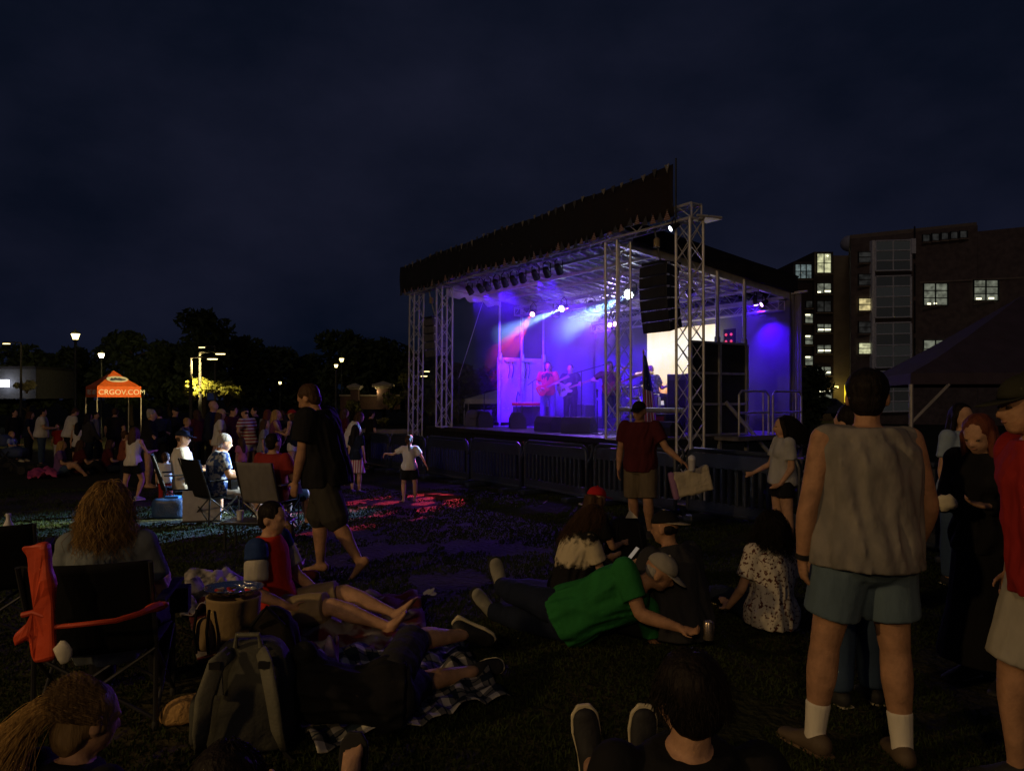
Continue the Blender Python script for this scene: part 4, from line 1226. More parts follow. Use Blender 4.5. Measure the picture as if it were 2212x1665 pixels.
class Body:
    """joints of a posed figure in world space"""
    def __init__(s, H, loc, heading, P, sex='m', fat=1.0, pz=None):
        s.H, s.sex, s.fat = H, sex, fat
        rot = Matrix.Rotation(R(heading), 3, 'Z')
        def g(k, d):
            v = P.get(k, d); return rot @ unit(v)
        def pair(k, d):
            r = P.get(k + 'R', P.get(k, d)); l = P.get(k + 'L', None)
            if l is None:
                q = P.get(k, P.get(k + 'R', d)); l = (-q[0], q[1], q[2])
            return rot @ unit(r), rot @ unit(l)
        T = s.T = g('torso', (0, .03, 1)); T2 = s.T2 = g('torso2', P.get('torso', (0, .03, 1)))
        side = s.side = g('side', (1, 0, 0)); sh = s.sh = g('sh', P.get('side', (1, 0, 0)))
        side = s.side = (side - T * side.dot(T)).normalized(); sh = s.sh = (sh - T2 * sh.dot(T2)).normalized()
        s.front = T.cross(side) * -1; s.front = side.cross(T) * -1 if False else T.cross(side)
        # right-handed: front = up x right
        s.front = T.cross(side) ; s.front2 = T2.cross(sh)
        J = s.J = {}
        J['pel'] = Vector((0, 0, 0)); J['waist'] = T * .105 * H; J['chest'] = J['waist'] + (T + T2).normalized() * .10 * H
        J['neck'] = J['chest'] + T2 * .10 * H
        hw, sw = (.052, .112) if sex == 'm' else (.055, .098)
        th, shn, ft = pair('thigh', (.05, 0, -1)), pair('shin', (.0, -.03, -1)), pair('foot', (.18, 1, -.05))
        ua, fa, hd = pair('uarm', (.22, -.02, -1)), pair('farm', (.06, .16, -1)), pair('hand', P.get('farm', P.get('farmR', (.06, .16, -1))))
        s.dirs = dict(th=th, shn=shn, ft=ft, ua=ua, fa=fa, hd=hd)
        for i, q in enumerate('RL'):
            sg = 1 if q == 'R' else -1
            J['hip' + q] = side * sg * hw * H - T * .005 * H
            J['knee' + q] = J['hip' + q] + th[i] * .245 * H
            J['ank' + q] = J['knee' + q] + shn[i] * .235 * H
            J['toe' + q] = J['ank' + q] + ft[i] * .105 * H
            J['sh' + q] = J['neck'] - T2 * .022 * H + sh * sg * sw * H
            J['elb' + q] = J['sh' + q] + ua[i] * .175 * H
            J['wri' + q] = J['elb' + q] + fa[i] * .145 * H
            J['fin' + q] = J['wri' + q] + hd[i] * .09 * H
        look = g('look', (0, 1, -.05)); hu = g('headup', (0, 0, 1)) if 'headup' in P else (T2 * .5 + rot @ Vector((0, 0, 1)) * .5)
        hu = (hu - look * hu.dot(look)).normalized()
        nd = g('neckdir', (0, .12, 1)) if 'neckdir' in P else (T2 * .6 + hu * .4).normalized()
        s.look, s.hu, s.hs = look, hu, look.cross(hu)
        HS = P.get('head', 1.0)
        s.hscale = HS
        J['hb'] = J['neck'] + nd * .036 * H
        J['head'] = J['hb'] + hu * .055 * H * HS + look * .012 * H
        if pz is None:
            low = min(min(J['ank' + q].z - .042 * H, J['toe' + q].z - .02 * H) for q in 'RL'); dz = -low
        else:
            dz = pz
        off = Vector(loc) + EZ * dz
        for k in J: J[k] = J[k] + off
        s.loc = Vector(loc)

    def torso(s, mb, inf=0.0, lo=-.055, hi=1.0, flare=0.0, low_only=False, folds=0.0, boxy=0.0, butt=True, wide=1.0):
        H, f = s.H, s.fat; m = s.sex == 'm'
        J = s.J; T, T2, a0, a1, f0, f1 = s.T, s.T2, s.side, s.sh, s.front, s.front2
        am = ((a0 + a1) / 2).normalized(); fm = ((f0 + f1) / 2).normalized()
        R_ = [(J['pel'] + T * lo * H, a0, f0, (.080 if m else .088) + flare, .062 + flare * .8),
              (J['pel'] + T * .01 * H, a0, f0, .093 if m else .100, .068 * (.7 + .3 * f)),
              (J['waist'], am, fm, .082 if m else .072, .060 * (.5 + .5 * f))]
        if not low_only:
            R_ += [(J['chest'], a1, f1, .099 if m else .087, .068),
                   (J['chest'] + T2 * .055 * H, a1, f1, .103 if m else .088, .062),
                   (J['neck'] - T2 * .012 * H, a1, f1, .078 if m else .066, .046),
                   (J['neck'] + T2 * .012 * H, a1, f1, .042, .042)]
        else:
            R_ = R_[:2] + [(J['pel'] + T * .07 * H, a0, f0, .086 if m else .080, .061 * (.6 + .4 * f))]
        if not butt:
            R_ = [(c - b * (.010 * H if i < 2 else 0), a, b, (x + (.006 if i < 2 else 0)) * (wide if i < 5 else 1), (.088 if i < 2 else .075 if i == 2 else y)) for i, (c, a, b, x, y) in enumerate(R_)]
        if boxy:
            k_ = [max(r[3] for r in R_[3:]) if len(R_) > 3 else r[3] for r in R_]
            R_ = [(c, a, b, x + (kk - x) * boxy * (1 if i < 4 else .6), y + (max(.074, y) - y) * boxy * (1 if i < 4 else .4)) for i, ((c, a, b, x, y), kk) in enumerate(zip(R_, k_))]
        if folds <= 0:
            mb.rings([(c, a * (x * H * f + inf), b * (y * H * f + inf)) for c, a, b, x, y in R_], 20)
        else:
            # finely sampled cloth with long creases
            n_, V, m_ = 72, [], 34
            so = sum(ord(ch) for ch in str(s.loc.x)) % 50
            for j in range(m_ + 1):
                q = j / m_ * (len(R_) - 1); i0 = min(int(q), len(R_) - 2); w = q - i0; w2 = w * w * (3 - 2 * w)
                c = R_[i0][0].lerp(R_[i0 + 1][0], w); a = R_[i0][1].lerp(R_[i0 + 1][1], w); b = R_[i0][2].lerp(R_[i0 + 1][2], w)
                x = R_[i0][3] + (R_[i0 + 1][3] - R_[i0][3]) * w2; y = R_[i0][4] + (R_[i0 + 1][4] - R_[i0][4]) * w2
                h = j / m_; amp = folds * (1.0 - .75 * max(0, (h - .6) / .4))
                for k in range(n_):
                    t = 2 * math.pi * k / n_; ca, sa = math.cos(t), math.sin(t)
                    g = noise.noise(Vector((ca * 1.7 + so, sa * 1.7, h * 2.3 + ca * 1.6))) + .55 * noise.noise(Vector((ca * 4.2 + sa * h, sa * 4.2 + so, h * 4.2 + ca * 2.2)))
                    g = 1 - abs(g) * 2.2   # sharp ridges
                    e_ = max(inf + amp * g * .8, .007)
                    V.append(c + a * ca * (x * H * f + e_) + b * sa * (y * H * f + e_))
            mb.add(V, [(j * n_ + k, j * n_ + (k + 1) % n_, (j + 1) * n_ + (k + 1) % n_, (j + 1) * n_ + k) for j in range(m_) for k in range(n_)] + [tuple(reversed(range(n_))), tuple(range(m_ * n_, (m_ + 1) * n_))])
        if not low_only:
            bust = .0 if m else .030
            if bust:
                for sg in (-1, 1):
                    mb.ell(J['chest'] + a1 * sg * .042 * H + f1 * .045 * H, a1 * (.040 * H + inf), f1 * (.034 * H + inf), T2 * (.036 * H + inf), 12, 6)
            if butt: mb.ell(J['pel'] - f0 * .028 * H - T * .012 * H, a0 * (.085 * H * f + inf), f0 * (.055 * H * f + inf), T * (.06 * H + inf), 14, 8)

    def limb(s, mb, q, part, inf=0.0, frac=1.0, flare=0.0, n=14):
        J, H = s.J, s.H; m = s.sex == 'm'; k = s.fat ** .5
        if part == 'thigh':
            p0, p1 = J['hip' + q], J['knee' + q]; rr = [.054, .055, .047, .040, .036]; ts = [-.04, .18, .5, .8, 1.0]
        elif part == 'shin':
            p0, p1 = J['knee' + q], J['ank' + q]; rr = [.035, .037, .0375, .027, .0205]; ts = [0, .14, .32, .7, 1.0]
        elif part == 'uarm':
            p0, p1 = J['sh' + q], J['elb' + q]; rr = [.034, .033, .029, .025, .024] if m else [.028, .027, .024, .022, .021]; ts = [-.02, .22, .5, .85, 1.0]
        else:
            p0, p1 = J['elb' + q], J['wri' + q]; rr = [.024, .026, .024, .018, .0155] if m else [.021, .022, .020, .016, .014]; ts = [0, .2, .45, .8, 1.0]
        pts, rad = [], []
        L = (p1 - p0).length
        for t, r in zip(ts, rr):
            if t > frac: break
            pts.append(p0.lerp(p1, t)); rad.append(r * H * k + inf + flare * max(t, 0))
        if len(pts) < 2 or ts[len(pts) - 1] < frac - .02:
            # interpolate the cut
            for i in range(len(ts) - 1):
                if ts[i] <= frac <= ts[i + 1]:
                    w = (frac - ts[i]) / (ts[i + 1] - ts[i]); r = rr[i] + (rr[i + 1] - rr[i]) * w
                    pts.append(p0.lerp(p1, frac)); rad.append(r * H * k + inf + flare * frac)
        # rounded ends
        d = (p1 - p0).normalized()
        if frac >= .99:
            pts.append(pts[-1] + d * rad[-1] * .7); rad.append(rad[-1] * .55)
        pts.insert(0, pts[0] - d * rad[0] * .7); rad.insert(0, rad[0] * .55)
        mb.tube(pts, rad, n)

    def headvol(s, mb, fine=True):
        H = s.H * s.hscale; c = s.J['head']; L, U, X = s.look, s.hu, s.hs
        mb.ell(c + U * .012 * H - L * .006 * H, X * .046 * H, L * .057 * H, U * .056 * H, 20, 12)
        mb.ell(c + L * .012 * H - U * .020 * H, X * .040 * H, L * .043 * H, U * .043 * H, 16, 10)
        mb.ell(c + L * .024 * H - U * .048 * H, X * .025 * H, L * .026 * H, U * .018 * H, 12, 8)
        mb.capsule(c + L * .052 * H + U * .002 * H, .005 * H, c + L * .063 * H - U * .017 * H, .0085 * H, 8)
        mb.capsule(c + L * .044 * H - X * .022 * H + U * .012 * H, .009 * H, c + L * .044 * H + X * .022 * H + U * .012 * H, .009 * H, 8)
        mb.capsule(c + L * .047 * H - X * .010 * H - U * .032 * H, .007 * H, c + L * .047 * H + X * .010 * H - U * .032 * H, .007 * H, 8)
        for sg in (-1, 1):
            mb.ell(c + X * sg * .047 * H - L * .006 * H - U * .008 * H, X * .007 * H, L * .013 * H, U * .020 * H, 10, 6)
        mb.capsule(s.J['neck'] - s.T2 * .02 * s.H, .034 * s.H * (1 if s.sex == 'm' else .85), s.J['hb'] + U * .02 * s.H, .029 * s.H * (1 if s.sex == 'm' else .85), 14)

    def hand(s, mb, i, curl=.5, fine=True):
        q = 'RL'[i]; sg = 1 if i == 0 else -1
        H = s.H; w = s.J['wri' + q]; d = s.dirs['hd'][i]
        # palm plane: thumb side towards the body's front
        th = (s.front2 - d * s.front2.dot(d))
        if th.length < .2: th = s.hu - d * s.hu.dot(d)
        th.normalize(); nrm = d.cross(th).normalized() * sg
        pc = w + d * .026 * H
        mb.ell(pc, th * .022 * H, nrm * .011 * H, d * .032 * H, 12, 8)
        if fine:
            for k in range(4):
                o = (1.5 - k) * .0105 * H
                L1 = (.022, .025, .024, .019)[k] * H
                r = .0052 * H
                b0 = pc + d * .026 * H + th * o
                dd1 = (d * math.cos(curl * .9) + nrm * -math.sin(curl * .9)).normalized(); dd2 = (d * math.cos(curl * 1.9) + nrm * -math.sin(curl * 1.9)).normalized()
                b1 = b0 + dd1 * L1; b2 = b1 + dd2 * L1 * .85
                mb.capsule(b0 - d * .01 * H, r * 1.1, b1, r, 8); mb.capsule(b1, r, b2, r * .85, 8)
            t0 = pc + th * .018 * H - d * .012 * H; t1 = t0 + (d * .6 + th * .7 - nrm * .3).normalized() * .024 * H; t2 = t1 + (d * .85 + th * .25 - nrm * .35).normalized() * .02 * H
            mb.capsule(t0, .0075 * H, t1, .006 * H, 8); mb.capsule(t1, .006 * H, t2, .0048 * H, 8)
        else:
            e = pc + d * .045 * H - nrm * .012 * H
            mb.capsule(pc, .014 * H, e, .011 * H, 8); mb.capsule(pc + th * .018 * H, .008 * H, pc + th * .028 * H + d * .03 * H, .007 * H, 6)

    def foot(s, mb, i, inf=0.0, toes=False):
        q = 'RL'[i]; H = s.H; a = s.J['ank' + q]; d = s.dirs['ft'][i]; shn = s.dirs['shn'][i]
        dn = (shn - d * shn.dot(d)); dn = dn.normalized() if dn.length > .1 else -EZ
        sd = d.cross(dn)
        heel = a - d * .022 * H + dn * .022 * H
        mb.ell(heel, sd * (.020 * H + inf), d * (.026 * H + inf), dn * (.024 * H + inf), 12, 8)
        r = [(heel + d * .0 * H - dn * .002 * H, .021, .024), (heel + d * .045 * H + dn * .002 * H, .023, .022), (heel + d * .085 * H + dn * .010 * H, .027, .014), (heel + d * .118 * H + dn * .014 * H, .025, .009)]
        mb.rings([(c, sd * (x * H + inf), dn * (y * H + inf)) for c, x, y in r], 14)
        e = r[-1][0]
        if toes:
            for k in range(5):
                o = (k - 2) * .0095 * H * (1 if q == 'R' else -1); rt = (.0085 if k == 0 else .0058) * H; Lt = (.018 - .0028 * k) * H
                mb.capsule(e + sd * o - d * .008 * H, rt, e + sd * o + d * Lt, rt * .9, 8)
        else:
            mb.ell(e, sd * (.024 * H + inf), d * (.020 * H + inf), dn * (.010 * H + inf), 12, 8)
        return heel, d, dn, sd

def skinned(mb, name, mat, parent, vox, smooth=4, fold=0.0, tex=None):
    o = mb.build(name, mat, parent, smooth=True)
    r = o.modifiers.new('remesh', 'REMESH'); r.mode = 'VOXEL'; r.voxel_size = vox; r.use_smooth_shade = True
    if smooth:
        k = o.modifiers.new('smooth', 'SMOOTH'); k.iterations = smooth; k.factor = .5
    if fold:
        d = o.modifiers.new('fold', 'DISPLACE'); d.texture = tex or FOLD; d.strength = fold; d.mid_level = .5; d.texture_coords = 'LOCAL'
    return o

def hair_strands(b, n, length, mat, parent, curl=.01, freq=18, thick=.0035, back=1.0, fall=None, spread=.02, seed=1, roots=None, name='hair_strands', puff=.10):
    """real locks: thin tubes growing from the scalp and falling down"""
    rr = random.Random(seed); H = b.H * b.hscale; c = b.J['head']; L, U, X = b.look, b.hu, b.hs
    mb = MB()
    fallv = Vector(fall) if fall is not None else Vector((0, 0, -1))
    for i in range(n):
        if roots is None:
            th = rr.uniform(-1.15, 1.15) * math.pi * .5 + math.pi   # around the back
            ph = rr.uniform(-.25, 1.45)
            dirv = (X * math.sin(th) + L * math.cos(th)) * math.cos(ph) + U * math.sin(ph)
            if dirv.dot(L) > .15 and dirv.dot(U) < .75: continue
            p = c + U * .012 * H - L * .006 * H + (X * dirv.dot(X) * .050 + L * dirv.dot(L) * .060 + U * dirv.dot(U) * .060) * H
        else:
            p = Vector(roots) + Vector((rr.gauss(0, .012), rr.gauss(0, .012), rr.gauss(0, .012))); dirv = (p - c).normalized()
        ln = length * rr.uniform(.7, 1.05); m = 11
        ph0 = rr.uniform(0, 6.28); pts = []; v = (dirv * .9 + fallv * .3).normalized(); q = p.copy()
        sgn = rr.choice((-1, 1)); a1 = fallv.orthogonal().normalized(); a2 = fallv.cross(a1)
        sp = Vector((rr.gauss(0, spread), rr.gauss(0, spread), 0))
        for k in range(m):
            t = k / (m - 1)
            cu = curl * (.3 + t)
            pts.append(q + a1 * math.cos(ph0 + sgn * t * freq) * cu + a2 * math.sin(ph0 + sgn * t * freq) * cu)
            v = (v * .55 + (fallv + sp * 4 + (dirv - fallv * dirv.dot(fallv)) * puff * (1 - t)) * .45).normalized()
            # keep clear of the head
            q = q + v * ln / (m - 1)
            e = q - c; rad = .055 * H
            if e.length < rad and roots is None: q = c + e.normalized() * rad
        mb.tube(pts, [thick * (1 - .6 * k / (m - 1)) for k in range(m)], 4)
    return mb.build(name, mat, parent, smooth=True)

def make_cap(b, mat, parent, backward=False, visor=True, mat2=None):
    H = b.H * b.hscale; c = b.J['head']; L, U, X = b.look, b.hu, b.hs
    if backward: L = -L
    ctr = c + U * .022 * H - b.look * .004 * H
    mb = MB(); rg = []
    for i in range(9):
        t = math.pi / 2 * i / 8
        w = max(math.cos(t), .03)
        rg.append((ctr + U * (.052 * H * math.sin(t)), X * .0505 * H * w, b.look * .062 * H * w))
    mb.rings(rg, 20)
    cap = mb.build('cap', mat, parent, smooth=True)
    MB().ell(ctr + U * .053 * H, X * .006 * H, L * .006 * H, U * .004 * H, 8, 4).build('button', mat2 or mat, cap, smooth=True)
    if visor:
        mb = MB(); V = []; n = 10
        for i in range(n + 1):
            a = math.pi * i / n
            cx, cy = -math.cos(a), math.sin(a)
            V.append(ctr + X * cx * .047 * H + L * (.052 * H + .0 * cy) * (1 if True else 1) * (.35 + .65 * cy) - U * .000 * H)
        W2 = []
        for i in range(n + 1):
            a = math.pi * i / n; cx, cy = -math.cos(a), math.sin(a)
            W2.append(ctr + X * cx * .044 * H + L * (.040 + .075 * cy) * H - U * (.012 * cy + .004 * (1 - cy)) * H)
        mb.add(V + W2, [(i, i + 1, n + 2 + i, n + 1 + i) for i in range(n)])
        o = mb.build('visor', mat2 or mat, cap, smooth=True); o.modifiers.new('thick', 'SOLIDIFY').thickness = .004
    return cap

def person(label, H, loc, heading, P, sex='m', fat=1.0, pz=None, skin=None, vox=.02, top=None, bottom=None, hair=None, shoes=None, cap=None, group=None, eyes=False, curl=.5, socks=None, toes=False):
    """top: (kind, mat) tee/tank/long/none;  bottom: (kind, mat, frac);  hair: (kind, mat);  shoes: mat or None"""
    skin = skin or SKIN
    b = Body(H, loc, heading, P, sex, fat, pz)
    t = thing('person', label, 'person', Vector(loc), group)
    fine = vox <= .014
    mb = MB(); b.torso(mb)
    for q in 'RL':
        for part in ('thigh', 'shin', 'uarm', 'farm'): b.limb(mb, q, part)
        kn, an, hp = b.J['knee' + q], b.J['ank' + q], b.J['hip' + q]
        dsh = (an - kn).normalized(); ftd = b.dirs['ft']['RL'.index(q)]; bk = -(ftd - dsh * ftd.dot(dsh)); bk = bk.normalized() if bk.length > .1 else -b.front
        mb.ell(kn.lerp(an, .30) + bk * .014 * H, bk.cross(dsh) * .029 * H, bk * .028 * H, dsh * .075 * H, 12, 8)
        mb.ell(kn - bk * .012 * H, bk.cross(dsh) * .026 * H, bk * .026 * H, dsh * .03 * H, 10, 6)
        sh_, el_ = b.J['sh' + q], b.J['elb' + q]; da = (el_ - sh_).normalized()
        mb.ell(sh_.lerp(el_, .52) + b.front2 * .006 * H, b.front2 * (.027 if sex == 'm' else .022) * H, da.cross(b.front2) * (.025 if sex == 'm' else .02) * H, da * .06 * H, 10, 6)
        wr_ = b.J['wri' + q]; df = (wr_ - el_).normalized(); mb.ell(el_.lerp(wr_, .26), df.orthogonal().normalized() * (.027 if sex == 'm' else .022) * H, df.cross(df.orthogonal().normalized()) * (.023 if sex == 'm' else .019) * H, df * .05 * H, 10, 6)
        mb.ell(b.J['sh' + q], b.sh * .036 * H, b.front2 * .035 * H, b.T2 * .036 * H, 12, 8)
        mb.ell(b.J['knee' + q], b.side * .035 * H, b.front * .035 * H, b.T * .035 * H, 10, 6)
    b.headvol(mb)
    for i in (0, 1):
        b.hand(mb, i, curl, fine); b.foot(mb, i, toes=toes and shoes is None)
    skinned(mb, 'body', skin, t, vox, 3 if fine else 2)
    gv = .0095 if fine else vox * .95; gs = 6 if fine else 3
    fold = .014 if fine else .010
    if top and top[0] != 'none':
        kind, mat = top[0], top[1]; inf = top[2] if len(top) > 2 else .014
        hem = top[3] if len(top) > 3 else -.045
        mb = MB(); b.torso(mb, inf, hem, flare=.004, folds=(.030 if fine else .012), boxy=(top[4] if len(top) > 4 else .75 if kind == 'muscle' else .35 if sex == 'm' else .1), butt=False, wide=(1.13 if kind == 'muscle' else 1.0))
        for i, q in enumerate('RL'):
            if kind in ('tee', 'long'):
                mb.ell(b.J['sh' + q], b.sh * (.036 * H + inf), b.front2 * (.036 * H + inf), b.T2 * (.036 * H + inf), 12, 8)
            if kind == 'tee': b.limb(mb, q, 'uarm', inf + .004, .68, .016)
            elif kind == 'long':
                b.limb(mb, q, 'uarm', inf + .003); b.limb(mb, q, 'farm', inf + .002, .97, .004)
            elif kind == 'tank':
                mb.ell(b.J['sh' + q] - b.sh * (.032 * H if i == 0 else -.032 * H), b.sh * (.030 * H + inf), b.front2 * (.034 * H + inf), b.T2 * (.030 * H + inf), 12, 8)
            elif kind == 'muscle':
                sg_ = 1 if i == 0 else -1; mb.capsule(b.J['neck'] + b.sh * sg_ * .045 * H - b.T2 * .012 * H, .030 * H, b.J['sh' + q] - b.sh * sg_ * .004 * H + b.T2 * .004 * H, .034 * H + .003, 14)
        skinned(mb, {'tee': 'shirt', 'long': 'jacket', 'tank': 'tank_top', 'muscle': 'sleeveless_shirt'}[kind], mat, t, gv, gs, fold)
    if bottom:
        kind, mat = bottom[0], bottom[1]; fr = bottom[2] if len(bottom) > 2 else .62; inf = bottom[3] if len(bottom) > 3 else .012
        mb = MB(); b.torso(mb, inf * .8, -.06, low_only=True)
        mb.ell(b.J['pel'] - b.front * .028 * H - b.T * .012 * H, b.side * (.088 * H * fat + inf), b.front * (.057 * H * fat + inf), b.T * (.06 * H + inf), 14, 8)
        if kind == 'shorts':
            for q in 'RL': b.limb(mb, q, 'thigh', inf, fr, .028 if fr > .4 else .02)
        elif kind == 'pants':
            for q in 'RL':
                b.limb(mb, q, 'thigh', inf, 1.0, .004); b.limb(mb, q, 'shin', inf + .004, .98, .012)
                mb.ell(b.J['knee' + q], b.side * (.037 * H + inf), b.front * (.037 * H + inf), b.T * (.037 * H + inf), 10, 6)
        elif kind == 'skirt':
            lo = b.J['pel'] - EZ * .25 * fr / .62 * H; dd = ((b.J['kneeR'] + b.J['kneeL']) / 2 - b.J['pel']).normalized()
            mb.rings([(b.J['pel'] + b.T * .05 * H, b.side * .09 * H, b.front * .07 * H), (b.J['pel'] + dd * .06 * H, b.side * .11 * H, b.front * .085 * H), (b.J['pel'] + dd * .26 * fr / .62 * H, b.side * .155 * H, b.front * .12 * H)], 18)
        elif kind == 'dress':
            mb.rings([(b.J['waist'], b.side * .085 * H, b.front * .07 * H), (b.J['pel'], b.side * .11 * H, b.front * .085 * H), (b.J['pel'] - EZ * .25 * H, b.side * .13 * H, b.front * .11 * H), (b.J['pel'] - EZ * .44 * H, b.side * .17 * H, b.front * .14 * H)], 18)
        skinned(mb, {'shorts': 'shorts', 'pants': 'trousers', 'skirt': 'skirt', 'dress': 'long_skirt'}[kind], mat, t, gv, gs, fold)
    if socks is not None:
        for q in 'RL':
            i = 'RL'.index(q); mb = MB(); J = b.J
            a = J['ank' + q]; k = J['knee' + q]
            mb.tube([a.lerp(k, .36), a.lerp(k, .34), a.lerp(k, .2), a.lerp(k, .03), a + b.dirs['shn'][i] * .02 * H], [.026 * H + .005, .028 * H + .006, .0255 * H + .006, .023 * H + .006, .022 * H + .006], 14)
            b.foot(mb, i, .004)
            skinned(mb, 'sock', socks, t, .008, 2)
    if shoes is not None:
        for i in (0, 1):
            mb = MB(); b.foot(mb, i, .010)
            o = skinned(mb, 'shoe', shoes[0] if isinstance(shoes, tuple) else shoes, t, max(.009, vox * .7), 2)
            sole = MB(); heel, d, dn, sd = b.foot(MB(), i)
            k = .030 * H
            pr = [(-.030, .017), (-.022, .023), (.03, .023), (.085, .032), (.125, .029), (.148, .012)]
            ring = [heel + d * x * H + sd * (y * H + .006) for x, y in pr] + [heel + d * x * H - sd * (y * H + .006) for x, y in reversed(pr)]
            sole.poly([p + dn * (.022 * H + .006) for p in ring], .022, dn)
            bev(sole.build('sole', shoes[1] if isinstance(shoes, tuple) else M('rubber_dark', (.02, .02, .02), .8), o), .005, 1)
    if hair is not None:
        kind, mat = hair[0], hair[1]; Hh = H * b.hscale; c = b.J['head']; L, U, X = b.look, b.hu, b.hs
        mb = MB()
        if kind == 'fade':
            mb.ell(c + U * .022 * Hh - L * .011 * Hh, X * .0495 * Hh, L * .0575 * Hh, U * .0475 * Hh, 20, 12)
        elif cap is None:
            mb.ell(c + U * .020 * Hh - L * .014 * Hh, X * .0525 * Hh, L * .058 * Hh, U * .054 * Hh, 20, 12)
            mb.ell(c - L * .030 * Hh - U * .012 * Hh, X * .046 * Hh, L * .034 * Hh, U * .046 * Hh, 14, 10)
        else:
            mb.ell(c - L * .020 * Hh - U * .002 * Hh, X * .0475 * Hh, L * .040 * Hh, U * .036 * Hh, 16, 10)
        if kind == 'sleek':
            mb.ell(c - L * .034 * Hh - U * .022 * Hh, X * .044 * Hh, L * .034 * Hh, U * .050 * Hh, 14, 10); mb.ell(c + L * .004 * Hh - U * .005 * Hh, X * .052 * Hh, L * .032 * Hh, U * .040 * Hh, 14, 10)
        if kind in ('long', 'bob'):
            ln = .20 if kind == 'long' else .07
            bk = -(L - EZ * L.z).normalized() if (L - EZ * L.z).length > .2 else -b.front2
            p0 = c + bk * .040 * Hh; p1 = c + bk * .060 * Hh - EZ * .06 * Hh; p2 = c + bk * .070 * Hh - EZ * (.06 + ln) * Hh
            mb.rings([(p0 + EZ * .03 * Hh, X * .048 * Hh, bk * .035 * Hh), (p1, X * .055 * Hh, bk * .034 * Hh), (p1.lerp(p2, .6), X * .052 * Hh, bk * .028 * Hh), (p2, X * .030 * Hh, bk * .015 * Hh)], 14)
            for sg in (-1, 1):
                mb.capsule(c + X * sg * .046 * Hh, .018 * Hh, c + X * sg * .050 * Hh - EZ * (.05 + ln * .5) * Hh + bk * .02 * Hh, .014 * Hh, 10)
        if kind == 'pony':
            p0 = c - L * .066 * Hh + U * .02 * Hh
            mb.tube([p0, p0 - L * .03 * Hh - EZ * .01 * Hh, p0 - L * .035 * Hh - EZ * .08 * Hh, p0 - L * .02 * Hh - EZ * .17 * Hh], [.014 * Hh, .022 * Hh, .020 * Hh, .006 * Hh], 10)
        if kind == 'bun':
            mb.ell(c - L * .05 * Hh + U * .05 * Hh, X * .024 * Hh, L * .024 * Hh, U * .022 * Hh, 12, 8)
        skinned(mb, 'hair', mat, t, gv, 4, .009 if fine else .012, CURL if fine else FOLD)
    if cap is not None:
        make_cap(b, cap[0], t, backward=cap[1] if len(cap) > 1 else False, mat2=cap[2] if len(cap) > 2 else None)
    if eyes:
        Hh = H * b.hscale; c = b.J['head']
        for sg in (-1, 1):
            e = MB().ell(c + b.look * .0475 * Hh + b.hs * sg * .019 * Hh + b.hu * .001 * Hh, b.hs * .0078 * Hh, b.look * .006 * Hh, b.hu * .0036 * Hh, 10, 6).build('eye', M('eye_dark', (.05, .035, .03), .15, var=0), t, smooth=True)
        MB().ell(c + b.look * .0525 * Hh - b.hu * .0325 * Hh, b.hs * .011 * Hh, b.look * .004 * Hh, b.hu * .0038 * Hh, 10, 6).build('lips', M('lips', (.36, .17, .12), .5, var=.1), t, smooth=True)
    return t, b

def gp(x, Y):
    """point on the ground under photo column x at depth Y"""
    X = (x - CX) / F * Y
    return Vector((X, Y, gz(X, Y)))
# ---- patterned cloths
def noise_cloth(name, c1, c2, scale, lo, hi, rough=.9, stretch=(1, 1, 1), bump=.4, detail=3):
    m = bpy.data.materials.new('cloth_' + name); m.use_nodes = True
    n, l = m.node_tree.nodes, m.node_tree.links; b = n['Principled BSDF']; b.inputs['Roughness'].default_value = rough; b.inputs['Specular IOR Level'].default_value = .12
    tc = n.new('ShaderNodeTexCoord'); mp = n.new('ShaderNodeMapping'); mp.inputs['Scale'].default_value = stretch; l.new(tc.outputs['Object'], mp.inputs['Vector'])
    t = n.new('ShaderNodeTexNoise'); t.inputs['Scale'].default_value = scale; t.inputs['Detail'].default_value = detail; l.new(mp.outputs['Vector'], t.inputs['Vector'])
    r = n.new('ShaderNodeValToRGB'); r.color_ramp.elements[0].position = lo; r.color_ramp.elements[0].color = tuple(c1) + (1,); r.color_ramp.elements[1].position = hi; r.color_ramp.elements[1].color = tuple(c2) + (1,)
    l.new(t.outputs['Fac'], r.inputs['Fac']); l.new(r.outputs['Color'], b.inputs['Base Color'])
    t2 = n.new('ShaderNodeTexNoise'); t2.inputs['Scale'].default_value = 10; l.new(mp.outputs['Vector'], t2.inputs['Vector'])
    bp = n.new('ShaderNodeBump'); bp.inputs['Strength'].default_value = bump; bp.inputs['Distance'].default_value = .02; l.new(t2.outputs['Fac'], bp.inputs['Height']); l.new(bp.outputs['Normal'], b.inputs['Normal'])
    return m
